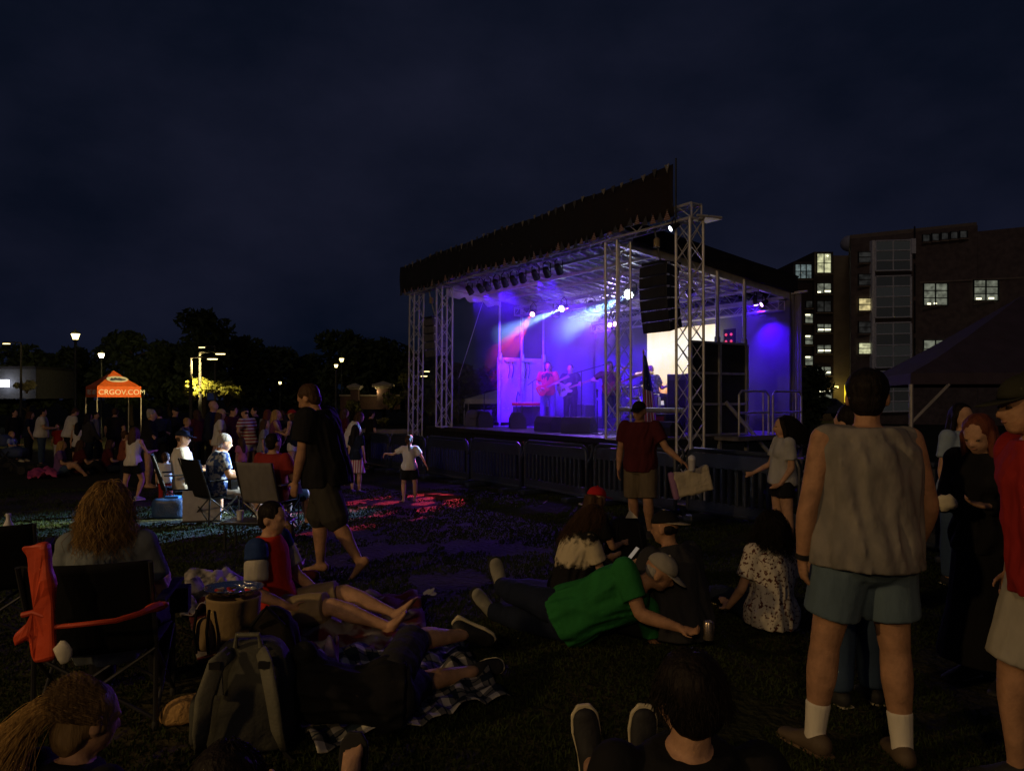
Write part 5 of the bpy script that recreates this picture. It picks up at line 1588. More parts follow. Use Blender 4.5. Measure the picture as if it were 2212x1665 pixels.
def zone_cloth(name, zones, axis='Z', warp=0.0, wscale=6, fit=1.0):
    """cloth in bands of colour along an axis of the garment: zones = [(pos, colour)] over generated 0..1"""
    m = bpy.data.materials.new('cloth_' + name); m.use_nodes = True
    n, l = m.node_tree.nodes, m.node_tree.links; b = n['Principled BSDF']; b.inputs['Roughness'].default_value = .9; b.inputs['Specular IOR Level'].default_value = .12
    tc = n.new('ShaderNodeTexCoord'); sp = n.new('ShaderNodeSeparateXYZ'); l.new(tc.outputs['Generated'], sp.inputs[0])
    src = sp.outputs[axis]
    if warp:
        t = n.new('ShaderNodeTexNoise'); t.inputs['Scale'].default_value = wscale; t.inputs['Detail'].default_value = 5; l.new(tc.outputs['Object'], t.inputs['Vector'])
        ma = n.new('ShaderNodeMath'); ma.operation = 'MULTIPLY_ADD'; ma.inputs[1].default_value = warp; l.new(t.outputs['Fac'], ma.inputs[0]); l.new(src, ma.inputs[2]); src = ma.outputs[0]
        mf = n.new('ShaderNodeMath'); mf.operation = 'MULTIPLY'; mf.inputs[1].default_value = fit; l.new(src, mf.inputs[0]); src = mf.outputs[0]
    r = n.new('ShaderNodeValToRGB'); r.color_ramp.interpolation = 'CONSTANT' if not warp else 'LINEAR'
    e = r.color_ramp.elements
    e[0].position = zones[0][0]; e[0].color = zones[0][1] + (1,); e[1].position = zones[-1][0]; e[1].color = zones[-1][1] + (1,)
    for p_, c_ in zones[1:-1]:
        x = e.new(p_); x.color = c_ + (1,)
    l.new(src, r.inputs['Fac']); l.new(r.outputs['Color'], b.inputs['Base Color'])
    t2 = n.new('ShaderNodeTexNoise'); t2.inputs['Scale'].default_value = 12; l.new(tc.outputs['Object'], t2.inputs['Vector'])
    bp = n.new('ShaderNodeBump'); bp.inputs['Strength'].default_value = .4; bp.inputs['Distance'].default_value = .02; l.new(t2.outputs['Fac'], bp.inputs['Height']); l.new(bp.outputs['Normal'], b.inputs['Normal'])
    return m
BLK = cloth('black', (.012, .012, .014)); CHA = cloth('charcoal', (.035, .035, .04)); WHT = cloth('white', (.62, .60, .58)); GRY = cloth('grey', (.22, .22, .23))
NAVY = cloth('navy', (.012, .017, .036)); DEN = cloth('denim', (.045, .075, .14), bump=.3); KHA = cloth('khaki', (.30, .23, .14)); RED = cloth('red', (.30, .022, .020)); MAR = cloth('maroon', (.075, .014, .018))
GREEN = cloth('green', (.022, .16, .040)); TEAL = cloth('slate_blue', (.10, .15, .20)); OFFW = cloth('off_white', (.55, .52, .45)); PINK = cloth('pink', (.5, .16, .28)); LBL = cloth('light_blue', (.25, .33, .45))
FLORAL = noise_cloth('floral', (.56, .52, .46), (.10, .035, .03), 46, .56, .59)
CAMO = noise_cloth('grey_marl', (.19, .18, .17), (.26, .24, .22), 8, .40, .62, stretch=(1.5, 1.5, .8), bump=.5)
CRM = (.60, .52, .36); BKD = (.013, .012, .013)
TIEDYE = zone_cloth('tie_dye', [(0.0, CRM), (.20, CRM), (.25, BKD), (.50, BKD), (.56, CRM), (.74, CRM), (.80, BKD), (1.0, BKD)], 'Z', .34, 20, .74)
STRED = stripe_mat('cloth_red_white_stripe', (.55, .52, .50), (.26, .03, .04), 4.2, 'Z'); STPUR = stripe_mat('cloth_purple_stripe', (.55, .5, .55), (.10, .05, .2), 6, 'Z'); STSK = stripe_mat('cloth_pink_white_stripe', (.6, .55, .55), (.34, .05, .08), 7, 'X')
PLAID = noise_cloth('blue_patterned', (.35, .38, .45), (.03, .06, .20), 16, .45, .55); CHECK = stripe_mat('cloth_dark_stripe', (.42, .38, .33), (.04, .03, .03), 7, 'Z')
SNK = (M('sneaker_black', (.02, .02, .022), .7, bump=.2), M('sole_cream', (.58, .52, .36), .7)); SNG = (M('sneaker_grey', (.28, .27, .22), .7, bump=.2), M('sole_cream'))

SITG = dict(torso=(0, -.12, 1), torso2=(0, .12, 1), thighR=(.30, .80, .42), shinR=(-.05, .62, -.72), footR=(.1, 1, .1), uarmR=(.25, .25, -1), farmR=(-.25, .8, .1), look=(0, 1, -.1))
CROSS = dict(torso=(0, -.05, 1), torso2=(0, .2, 1), thighR=(.78, .62, .10), shinR=(-.88, .30, -.22), footR=(-.5, .8, -.1), uarmR=(.25, .3, -1), farmR=(-.45, .8, .0), look=(0, 1, -.2))
SITC = dict(torso=(0, -.22, 1), torso2=(0, -.05, 1), thighR=(.14, 1, -.04), shinR=(.02, .10, -1), footR=(.15, 1, -.05), uarmR=(.30, .25, -1), farmR=(-.1, .95, .05), look=(0, 1, -.05))

# ================================================================== near people
# man in the sleeveless shirt, back to the viewer
t, b = person('tall man in grey sleeveless shirt, blue shorts and white socks standing with his back turned', 1.80, gp(1868, 3.42), 3,
       dict(torso=(.02, .0, 1), thighL=(-.17, .10, -1), shinL=(-.10, .03, -1), thighR=(.085, -.05, -1), shinR=(.02, -.10, -1), footL=(-.35, 1, -.03), footR=(.25, 1, -.03),
            uarmL=(-.26, -.02, -1), farmL=(-.02, .18, -1), handL=(.12, .15, -1), uarmR=(.32, .0, -1), farmR=(.05, .55, -1), handR=(0, .5, -1), look=(.50, .85, -.08), headup=(0, 0, 1)),
       'm', 1.06, skin=SKIN2, vox=.0095, top=('muscle', CAMO, .022, -.036), bottom=('shorts', TEAL, .68, .026), hair=('short', HD_), shoes=(M('shoe_brown', (.10, .07, .045), .7), M('sole_brown', (.14, .09, .05), .8)), socks=cloth('sock_white', (.68, .64, .56), .3), curl=.75)
wr = b.J['wriL']; dd = b.dirs['fa'][1]; ax_ = dd.orthogonal().normalized()
soft(MB().lathe([(.030, -.012), (.036, -.012), (.036, .012), (.030, .012)], 18, wr - dd * .02, (ax_, dd.cross(ax_), dd)).build('watch_band', M('black_rubber', (.012, .012, .014), .5), t))
t, b = person('person in pale striped blue jeans standing hidden in front of the tall man', 1.64, gp(1848, 4.05), 10, dict(thighR=(.05, .02, -1), look=(-.3, 1, 0)), 'f', 1.0, vox=.016, top=('long', BLK), bottom=('pants', DEN, 1, .030), hair=('short', HD_), shoes=SNK)
t, b = person('woman with long auburn hair in a long black dress holding a white napkin', 1.58, gp(2128, 4.3), 118, dict(uarmR=(.2, .15, -1), farmR=(-.5, .85, .15), uarmL=(-.2, .1, -1), farmL=(.2, .9, .2), look=(-.1, 1, -.5)), 'f', 1.0, vox=.014, top=('long', BLK, .02), bottom=('dress', BLK), hair=('long', HRD), shoes=SNK, eyes=True)
napkin_hand = b.J['finR'].copy()
person('man in a red shirt, dark cap and white shorts walking past at the edge', 1.78, gp(2290, 3.05), 84, dict(torso=(0, .10, 1), torso2=(0, .16, 1), neckdir=(0, .5, 1), uarmL=(-.30, .28, -1), farmL=(-.0, -.35, -.85), handL=(.1, -.1, -1), uarmR=(.2, -.2, -1), farmR=(0, .2, -1), thighR=(.05, .28, -1), thighL=(-.05, -.25, -1), shinL=(0, -.35, -1), look=(0, 1, -.12)), 'm', 1.06, skin=SKIN2, vox=.0115, top=('tee', RED, .02), bottom=('shorts', cloth('dull_white', (.36, .34, .30)), .95, .03), hair=('short', HBR), cap=(cloth('dark_olive', (.03, .03, .02)),), shoes=SNK, eyes=True)
person('person in a pale top and jeans standing beyond the tall man, turned away', 1.62, gp(2072, 6.6), 200, dict(look=(.2, 1, 0)), 'f', 1.0, vox=.018, top=('tee', LBL), bottom=('pants', DEN), hair=('long', HD_), shoes=SNK)

# floral woman sitting on the grass
t, b = person('woman in a floral white blouse with dark curls sitting on the grass', 1.54, gp(1664, 5.3), 14, dict(SITG, look=(.1, 1, -.05), torso=(.04, -.10, 1), torso2=(.02, .10, 1), uarmL=(-.30, .10, -1), farmL=(-.1, .5, -.6), thighR=(.25, .9, .15), shinR=(.0, .9, -.25), thighL=(-.1, .9, .1), shinL=(0.1, .95, -.2)), 'f', 1.05, pz=.115, vox=.013, top=('tee', FLORAL, .018), bottom=('pants', NAVY), hair=('short', HD_), shoes=SNG)
hair_strands(b, 1100, .27, HD_, t, .016, 16, .0020, seed=3, spread=.04)
# girl in pale shirt
t, b = person('girl in a pale grey shirt and black shorts standing by the barrier, facing the crowd', 1.50, gp(1688, 8.0), 92, dict(torso=(0, -.06, 1), uarmR=(.05, .35, -1), farmR=(-.1, .85, -.4), uarmL=(-.05, -.1, -1), farmL=(0.02, .6, -.8), thighL=(-.03, -.1, -1), look=(.05, 1, -.05)), 'f', 1.0, skin=SKIN, vox=.015, top=('tee', cloth('pale_grey', (.40, .40, .41)), .016, -.02), bottom=('shorts', BLK, .42), hair=('long', HD_), shoes=SNK, eyes=True)
hair_strands(b, 600, .40, HD_, t, .010, 6, .0024, fall=(.55, -.1, -.8), seed=8)
# man with the blanket
t, b = person('man in a dark red shirt and khaki shorts carrying a cup and folded blanket', 1.70, gp(1383, 9.2), 155, dict(torso=(0, .02, 1), uarmL=(-.55, .15, -1), farmL=(-.75, .25, -.55), handL=(-.8, .3, -.4), uarmR=(.22, 0, -1), farmR=(.05, .1, -1), thighL=(-.06, .15, -1), thighR=(.05, -.12, -1), shinR=(0, -.25, -1), look=(.1, 1, -.12)), 'm', 1.08, skin=SKIN2, vox=.014, top=('tee', MAR, .018), bottom=('shorts', cloth('dark_khaki', (.14, .11, .075)), .95, .022), hair=('short', HD_), cap=(BLK,), shoes=SNK, eyes=True)
BL_HAND = b.J['finL'].copy()

# tie dye woman
t, b = person('long haired woman in a black and cream tie dye shirt looking at her phone', 1.52, gp(1236, 5.95), -72, dict(torso=(0, .05, 1), torso2=(0, .42, 1), thighR=(.55, .80, .15), shinR=(-.80, .45, -.2), thighL=(-.35, .85, .38), shinL=(.1, .4, -.8), uarmR=(.15, .35, -1), farmR=(-.15, .95, .15), uarmL=(-.15, .35, -1), farmL=(.15, .95, .18), look=(.05, .9, -.55)), 'f', 1.08, pz=.10, vox=.0125, top=('tee', TIEDYE, .024, -.06), bottom=('pants', NAVY), hair=('long', HBR), shoes=SNG, eyes=True)
hair_strands(b, 1100, .36, HBR, t, .006, 4, .0016, fall=(-.55, .05, -1), seed=11, spread=.02)
PHONE = (b.J['finR'] + b.J['finL']) / 2
# red cap
t, b = person('person in a bright red cap sitting behind the tie dye woman', 1.56, gp(1268, 6.9), -60, dict(CROSS, torso2=(0, .35, 1), look=(.1, 1, -.15)), 'f', 1.0, pz=.115, vox=.015, top=('tee', BLK), bottom=('pants', BLK), hair=('long', HBR), cap=(cloth('cap_red', (.45, .02, .025), .2),), shoes=SNK)
# green man reclining on his elbow
t, b = person('man in a green shirt and grey cap lounging on the grass on one elbow', 1.72, gp(1232, 4.95), -90,
       dict(torso=(.25, .80, .50), torso2=(.22, .86, .38), side=(.35, -.35, .85), sh=(.45, -.30, .80), thighR=(-.70, -.70, .06), shinR=(-.90, -.25, -.12), thighL=(-.62, -.75, -.10), shinL=(-.75, -.60, -.05), footR=(.1, -.2, 1), footL=(.3, -.5, .8),
            uarmR=(.35, .30, -.9), farmR=(.30, .95, -.25), uarmL=(-.30, .25, -.92), farmL=(.05, .98, -.12), look=(.10, .86, -.55), headup=(.2, .5, .8), neckdir=(.05, .85, .45)),
       'm', 1.12, pz=.18, skin=SKIN2, vox=.0115, top=('tee', GREEN, .016, -.045, .0), bottom=('pants', NAVY, 1, .016), hair=('short', HGR), cap=(cloth('cap_grey', (.34, .32, .28), .25),), shoes=(SNG[0], M('rubber_dark', (.02, .02, .02), .8)), curl=1.1)
CAN_HAND = b.J['finR'].copy()
# man in black with backward cap
t, b = person('man in black with a backwards cap sitting with his back turned', 1.64, gp(1468, 5.05), 32, dict(CROSS, torso=(0, .05, 1), torso2=(0, .35, 1), look=(-.35, .95, -.12), uarmR=(.3, .2, -1)), 'm', 1.22, pz=.11, skin=SKIN2, vox=.0125, top=('tee', CHA, .02), bottom=('pants', BLK), hair=('short', HD_), cap=(BLK, True, cloth('cap_tan', (.32, .27, .20), .2)), shoes=SNK)
# dark haired person in the foreground with legs stretched out
t, b = person('dark haired person sitting close by with dark sneakers stretched out ahead', 1.84, gp(1436, 2.30), 3, dict(torso=(.04, -.55, 1), torso2=(.04, -.25, 1), thighR=(.06, 1, .10), shinR=(.03, 1, -.20), thighL=(.0, 1, .10), shinL=(.02, 1, -.20), footR=(.10, -.02, 1), footL=(-.10, .02, 1), uarmR=(.3, -.2, -1), farmR=(.1, .3, -.9), look=(-.12, 1, -.06)), 'm', 1.0, pz=.115, vox=.0095, top=('tee', BLK), bottom=('shorts', BLK, .9), hair=('short', HD_), shoes=SNK)
hair_strands(b, 1500, .075, HD_, t, .004, 4, .0014, seed=21, spread=.06)
# person with the sandal
t, b = person('person whose hair just shows at the bottom, one sandalled foot stretched out', 1.62, gp(560, 2.12), 2, dict(torso=(0, -.75, 1), torso2=(0, -.55, 1), thighR=(.02, 1, .12), shinR=(.02, 1, -.20), thighL=(-.2, .8, .5), shinL=(.1, .8, -.7), footR=(.05, .12, 1), uarmR=(.3, -.35, -1), farmR=(.1, -.1, -1), look=(0, 1, -.1)), 'f', 1.0, pz=.105, vox=.0115, top=('tee', BLK), bottom=('shorts', BLK, .9), hair=('short', HD_), toes=True)
hair_strands(b, 900, .10, HD_, t, .005, 4, .0015, seed=23, spread=.05)
SANDAL = b
# girl with the blond ponytail
t, b = person('girl with a blond ponytail seated at the near corner with her back turned', 1.52, gp(118, 2.2), -24, dict(CROSS, torso=(0, .05, 1), look=(.25, .95, -.28), headup=(0, .2, 1)), 'f', 1.0, pz=.075, vox=.0105, top=('tee', BLK), bottom=('pants', BLK), hair=('sleek', hairm('ash_blond', (.20, .13, .06))), shoes=SNK)
hd = b.J['head']; pt = hd - b.look * .075 * b.H - b.hs * .012 * b.H + b.hu * .02 * b.H
soft(MB().lathe([(.020, -.012), (.026, 0), (.020, .012)], 12, pt, (b.hs, b.hu, b.look)).build('hair_tie', BLK, t))
hair_strands(b, 3200, .36, HBL, t, .006, 2, .0009, fall=(-.48, -.18, -.86), seed=31, spread=.06, roots=pt, name='ponytail')
hair_strands(b, 2200, .06, hairm('ash_blond2', (.20, .13, .06)), t, .001, 2, .0009, fall=tuple((pt - hd).normalized()), seed=32, spread=.02)
# curly woman in the camp chair
t, b = person('curly blond woman in a grey top seated in the camp chair with the orange bag', 1.68, gp(240, 3.85), 14, dict(SITC, look=(.35, 1, -.02)), 'f', 1.08, pz=.42, vox=.0115, top=('tee', cloth('grey_blue', (.15, .17, .19)), .016), bottom=('pants', BLK), hair=('short', HBL), shoes=SNK)
hair_strands(b, 1100, .27, HBL, t, .014, 14, .0015, seed=41, spread=.03, puff=.05)
hair_strands(b, 800, .28, hairm('light_brown', (.13, .075, .03)), t, .015, 13, .0017, seed=42, spread=.03, puff=.05, name='hair_strands')
soft(MB().tube([b.J['head'] + b.hs * .05 * b.H + b.hu * .045 * b.H, b.J['head'] + b.hu * .075 * b.H - b.look * .0 * b.H, b.J['head'] - b.hs * .05 * b.H + b.hu * .045 * b.H], .008, 6).build('head_band', M('glossy_black', (.01, .01, .01), .15), t))
# boy in the red, white and blue shirt
SHIRT3 = zone_cloth('red_blue_white', [(0, (.52, .035, .018)), (.46, (.52, .035, .018)), (1.0, (.52, .035, .018))], 'X')
t, b = person('boy in a red, blue and white shirt and tan shorts stretched out barefoot', 1.70, gp(612, 5.35), -97, dict(torso=(0, -.40, 1), torso2=(0, -.05, 1), thighR=(.06, .97, .16), shinR=(-.02, .96, -.30), thighL=(-.18, .95, .22), shinL=(.14, .95, -.30), footR=(.25, .55, .8), footL=(-.1, .6, .75), uarmL=(-.15, .35, -.9), farmL=(.1, .75, -.5), uarmR=(.25, .10, -1), farmR=(-.2, .75, -.35), look=(.1, 1, -.18)), 'm', 1.0, pz=.125, skin=SKIN, vox=.011, top=('none', RED), bottom=('shorts', KHA, .88, .020), hair=('short', HD_), toes=True)
BOY = b; BOY_T = t
def boy_shirt():
    mb = MB(); b.torso(mb, .018, -.05)
    skinned(mb, 'shirt', cloth('shirt_red', (.50, .035, .018)), t, .0125, 4, .02)
    for q in 'RL':
        m1 = MB(); m1.ell(b.J['sh' + q], b.sh * (.036 * b.H + .022), b.front2 * (.036 * b.H + .022), b.T2 * (.036 * b.H + .024), 14, 8); b.limb(m1, q, 'uarm', .026, .25, .006)
        skinned(m1, 'shoulder_panel', cloth('shirt_blue', (.02, .045, .16)), t, .0125, 3, .012)
        m2 = MB(); p0, p1 = b.J['sh' + q], b.J['elb' + q]
        m2.tube([p0.lerp(p1, .26), p0.lerp(p1, .30), p0.lerp(p1, .72), p0.lerp(p1, .74)], [.075, .083, .085, .06], 16)
        skinned(m2, 'sleeve', cloth('shirt_white', (.50, .47, .40)), t, .0125, 3, .015)
boy_shirt()
# dark person lying behind the backpack
t, b = person('dark clad person lying on one side behind the backpack, face turned away', 1.62, gp(842, 3.72), -84, dict(torso=(.05, -.95, .06), torso2=(-.05, -.93, .22), side=(.05, .1, .99), sh=(.02, .15, .98), thighR=(-.93, .22, .14), shinR=(-.62, .78, -.16), thighL=(-.9, .30, -.02), shinL=(-.50, .85, -.04), footR=(-.1, .8, -.5), footL=(-.2, .85, .1), uarmR=(-.55, .35, -.55), farmR=(-.7, .5, -.2), uarmL=(-.8, -.3, -.1), farmL=(-.3, -.9, .1), look=(-.93, -.1, .1), headup=(.0, -.95, .30), neckdir=(-.1, -.9, .40)), 'f', .98, pz=.165, vox=.012, top=('tee', BLK, .008), bottom=('shorts', CHA, .97, .014), hair=('short', HD_), shoes=SNK)
hair_strands(b, 420, .07, HD_, t, .004, 4, .0022, seed=51, spread=.05)
# barefoot walking man
t, b = person('man in a dark shirt and long shorts walking past barefoot, looking down', 1.84, gp(700, 7.0), 78, dict(torso=(0, .10, 1), torso2=(0, .18, 1), thighR=(.02, .22, -1), shinR=(0, -.02, -1), footR=(.1, 1, -.05), thighL=(-.05, -.42, -1), shinL=(0, -.62, -1), footL=(0, .75, -.75), uarmL=(-.12, .10, -1), farmL=(.0, .22, -1), uarmR=(.15, -.12, -1), farmR=(0, .25, -1), look=(0, .9, -.45)), 'm', 1.12, skin=SKIN2, vox=.0125, top=('tee', BLK, .045, -.07), bottom=('shorts', cloth('dark_grey_short', (.045, .042, .035)), 1.0, .035), hair=('short', HBR), eyes=True, toes=True)
# toddler with striped shirt
person('small child in a dark striped top sitting behind the boy', .98, gp(607, 6.35), -20, dict(CROSS, head=1.35), 'm', 1.1, pz=.09, vox=.013, top=('tee', CHECK), bottom=('pants', MAR), hair=('short', HBL), shoes=SNK)

# ================================================================== middle of the lawn
V2 = .019
person('child with a braid in a white shirt and black shorts dancing near the barrier', 1.16, gp(884, 13.0), 12, dict(uarmL=(-.75, .2, -.5), farmL=(-.8, .5, .1), uarmR=(.55, -.1, -.8), farmR=(.45, .1, -.9), thighL=(-.12, .05, -1), thighR=(.14, -.02, -1), look=(.1, 1, .05), head=1.2), 'f', 1.05, vox=V2, top=('tee', WHT), bottom=('shorts', BLK, .75, .02), hair=('pony', HBR))
person('girl in a navy top and pink striped skirt standing before the barrier', 1.32, gp(769, 14.4), -30, dict(look=(.4, .9, 0), head=1.12), 'f', .95, vox=V2, top=('tee', NAVY), bottom=('skirt', STSK, .55), hair=('long', HD_), shoes=SNK)
person('adult in a pale shirt bending beside the girl in the striped skirt', 1.64, gp(752, 16.0), -70, dict(torso=(0, .35, 1), look=(0, .8, -.5)), 'f', 1.1, vox=.022, top=('tee', WHT), bottom=('pants', NAVY), hair=('long', HBR), shoes=SNK)
person('woman in black with pale hair and denim shorts reaching out one arm', 1.66, gp(322, 15.6), -72, dict(uarmR=(.85, .2, -.45), farmR=(.7, .3, -.35), uarmL=(-.1, .3, -1), farmL=(.1, .8, .3), look=(0, 1, -.2)), 'f', 1.05, vox=V2, top=('long', BLK, .03), bottom=('shorts', DEN, .30, .012), hair=('bun', HGR), shoes=None)
person('child in a white tank top and black shorts running on the lawn', 1.30, gp(288, 13.0), -10, dict(torso=(-.05, .12, 1), thighR=(.12, .3, -1), shinR=(0, -.5, -1), thighL=(-.15, -.15, -1), shinL=(0, -.3, -1), uarmR=(.3, .3, -.8), farmR=(0, .9, .1), look=(-.1, 1, -.1), head=1.15), 'f', 1.0, vox=V2, top=('tank', WHT, .016), bottom=('shorts', BLK, .55, .022), hair=('long', HBR), shoes=SNG)
# seated people in the chairs
CH_A, CH_B, CH_C = gp(388, 11.2), gp(462, 10.4), gp(585, 9.6)
person('man in a blue cap and white shirt seated in the further black camp chair', 1.76, CH_A + Vector((.08, .05, 0)), -62, dict(SITC, look=(.1, 1, -.05)), 'm', 1.1, pz=.47, vox=.018, top=('tee', WHT), bottom=('shorts', CHA, .9), hair=('short', HBR), cap=(NAVY,), shoes=SNG)
person('person in a blue patterned shirt seated in the nearer black camp chair', 1.72, CH_B + Vector((.08, .06, 0)), -58, dict(SITC, torso2=(0, .2, 1), look=(.1, .95, -.25), shinR=(.05, .25, -1)), 'm', 1.15, pz=.47, vox=.018, top=('tee', PLAID), bottom=('shorts', cloth('pale_short', (.42, .41, .45)), .9), hair=('short', HGR), shoes=SNG)
person('person with dark hair in a red shirt seated in the grey camp chair', 1.74, CH_C + Vector((.05, .06, 0)), -20, dict(SITC, look=(.3, 1, -.02)), 'm', 1.05, pz=.47, vox=.017, top=('tee', cloth('dull_red', (.26, .03, .03))), bottom=('shorts', CHA, .9), hair=('short', HD_), shoes=SNK)
person('toddler in red trousers standing beside the further black chair', .88, gp(358, 11.9), 20, dict(head=1.4, look=(.3, 1, 0)), 'm', 1.15, vox=.016, top=('tee', WHT), bottom=('pants', RED), hair=('short', HBR), shoes=SNK)

# ================================================================== crowd at the left
V3 = .026
GRP = 'people standing on the lawn at the left'
def far(label, x, Y, H, hd, P=None, **k):
    k.setdefault('vox', V3 if Y > 16 else .022); k.setdefault('shoes', SNK); k.setdefault('group', GRP)
    return person(label, H, gp(x, Y), hd, P or {}, **k)
far('heavy man in a pale shirt and jeans looking right at the far left', 90, 22.5, 1.74, -60, dict(uarmR=(.3, .2, -1), farmR=(-.3, .8, .0)), sex='m', fat=1.25, top=('tee', WHT), bottom=('pants', DEN), hair=('short', HD_))
far('man in a white shirt bending over a girl at the far left', 150, 22.0, 1.78, -40, dict(torso=(0, .15, 1), look=(.1, .85, -.5)), sex='m', fat=1.15, top=('tee', WHT), bottom=('pants', BLK), hair=('short', HBR))
far('dark haired girl in a white top standing against the bending man', 168, 20.8, 1.32, 10, dict(head=1.1), sex='f', top=('tank', WHT), bottom=('shorts', BLK, .6), hair=('long', HD_))
far('child in red between the two men in pale shirts', 126, 22.8, 1.25, 170, dict(head=1.1), sex='m', top=('tee', RED), bottom=('pants', WHT), hair=('short', HBR))
far('fair haired woman in purple sitting on the grass at the far left', 132, 18.6, 1.64, -70, dict(SITG), pz=.12, sex='f', top=('tee', cloth('purple', (.16, .08, .22))), bottom=('shorts', DEN, .6), hair=('long', HBL), group=None)
far('person in a maroon top sitting beside the fair haired woman', 168, 18.9, 1.66, -40, dict(SITG, torso=(0, .1, 1)), pz=.12, sex='f', top=('tee', MAR), bottom=('pants', BLK), hair=('long', HBR), group=None)
far('person in a faded shirt walking behind the men in white', 205, 24.5, 1.68, -90, dict(thighR=(.05, .3, -1)), sex='m', top=('tee', GRY), bottom=('pants', BLK), hair=('short', HD_))
far('person sitting low on the dark grass under the tent leg', 232, 19.5, 1.65, -60, dict(CROSS), pz=.12, sex='f', top=('tee', MAR), bottom=('pants', NAVY), hair=('long', HBR), group=None)
far('small child with curly hair behind the child in the white tank top', 268, 15.6, 1.18, -50, dict(head=1.2), sex='f', top=('tee', cloth('rust', (.20, .06, .04))), bottom=('pants', NAVY), hair=('short', HBR))
far('man in a dark cap and dark shirt far behind the seated man', 377, 20.0, 1.76, -120, dict(look=(.1, 1, -.1)), sex='m', top=('tee', BLK), bottom=('pants', BLK), hair=('short', HD_), cap=(BLK,))
far('boy in a mottled grey shirt far behind the seated man', 402, 18.4, 1.45, -100, dict(head=1.1), sex='m', top=('tee', noise_cloth('mottled', (.2, .2, .22), (.05, .05, .06), 12, .4, .6)), bottom=('shorts', BLK, .9), hair=('short', HBL))
far('tall bald man in dark clothes turned to the stage', 458, 17.6, 1.88, -85, dict(look=(0, 1, .05)), sex='m', fat=1.1, top=('long', NAVY, .02), bottom=('pants', BLK))
far('woman in a straw hat, pale top and striped skirt', 474, 17.0, 1.66, -70, dict(uarmR=(.3, .1, -1)), sex='f', top=('tee', WHT), bottom=('skirt', STSK, .7), hair=('long', HBR), cap=(cloth('straw', (.42, .30, .16), .3),))
far('man in a long maroon jacket over a white shirt', 498, 17.8, 1.76, -110, dict(look=(-.1, 1, -.3), torso=(0, .06, 1)), sex='m', top=('long', MAR, .025, -.16), bottom=('pants', MAR), hair=('short', HD_))
far('person in a red and white striped shirt with hand on hip', 538, 17.2, 1.70, 70, dict(torso=(0, .12, 1), uarmL=(-.6, -.2, -.7), farmL=(.7, .3, -.6), look=(0, .9, -.3)), sex='m', top=('tee', STRED, .022), bottom=('shorts', WHT, .5), hair=('short', HD_), cap=(NAVY,))
far('small girl in a purple striped dress in front of the striped shirt', 522, 16.2, 1.02, 60, dict(head=1.25), sex='f', top=('tee', PINK), bottom=('skirt', STPUR, .95), hair=('long', HBR))
far('dark clad person leaning in between the jacket and the striped shirt', 516, 18.6, 1.74, 40, dict(torso=(0, .25, 1), look=(0, .8, -.4)), sex='m', top=('tee', BLK), bottom=('pants', BLK), hair=('short', HBR))
far('girl in a grey shirt and jeans seen from the side', 570, 16.6, 1.42, -80, dict(head=1.08), sex='f', top=('tee', GRY), bottom=('pants', DEN), hair=('long', HBR))
far('woman in a dark pink top holding something up beside the girl in jeans', 594, 17.4, 1.66, -75, dict(uarmR=(.2, .4, -.8), farmR=(0, .7, .7)), sex='f', top=('tank', cloth('plum', (.16, .05, .12))), bottom=('shorts', PINK, .6), hair=('long', HBL))
far('woman behind the girl in jeans with her back turned', 577, 18.6, 1.68, -20, dict(), sex='f', top=('tee', GRY), bottom=('pants', NAVY), hair=('long', HRD))
far('woman in a red cap, dark top and white shorts holding a drink', 634, 17.0, 1.66, 80, dict(uarmL=(-.1, .2, -1), farmL=(.1, .9, .3), uarmR=(.1, .1, -1), farmR=(-.1, .95, .25)), sex='f', top=('tank', NAVY), bottom=('shorts', WHT, .42), hair=('long', HBR), cap=(RED,))
far('person in dark clothes standing behind the walking man', 742, 18.5, 1.70, -60, dict(), sex='f', top=('tee', MAR), bottom=('pants', BLK), hair=('long', HBR))
far('person near the planter wall in dark clothes', 800, 21.0, 1.68, -50, dict(), sex='m', top=('tee', BLK), bottom=('pants', BLK), hair=('short', HD_))

MORE = [(30, 24.5, 1.72, 'm', BLK, BLK, 'dark figure standing above the stroller at the far left'), (62, 23.6, 1.66, 'f', NAVY, BLK, 'dark haired figure beside the heavy man in the pale shirt'),
        (190, 20.2, 1.60, 'f', CHA, NAVY, 'dim figure right of the dark haired girl in white'), (248, 21.5, 1.74, 'm', BLK, BLK, 'dark figure under the first aid tent edge'),
        (345, 18.8, 1.70, 'm', NAVY, BLK, 'dark figure right of the pale haired woman in black'), (428, 19.6, 1.68, 'f', MAR, BLK, 'dim figure in maroon left of the tall bald man'),
        (552, 19.8, 1.76, 'm', BLK, NAVY, 'dark figure between the striped shirt and the girl in jeans'), (612, 19.4, 1.66, 'f', CHA, BLK, 'dim figure left of the woman in the red cap'), (655, 18.2, 1.72, 'm', BLK, CHA, 'dark figure half hidden by the walking man')]
for k, (x, Y, H, sx, c1, c2, lb) in enumerate(MORE):
    far(lb, x, Y, H, -110 + 37 * k, dict(torso=(.02 * (k % 3 - 1), .06 * (k % 2), 1), uarmR=(.25, .15 * (k % 3), -1), farmR=(-.1, .3 * (k % 3), -.8), look=(.2 * (k % 3 - 1), 1, -.15 * (k % 2))), sex=sx, fat=1.0 + .06 * (k % 4), top=('tee' if k % 2 else 'long', c1), bottom=('pants', c2), hair=('long' if sx == 'f' else 'short', (HD_, HBR)[k % 2]))

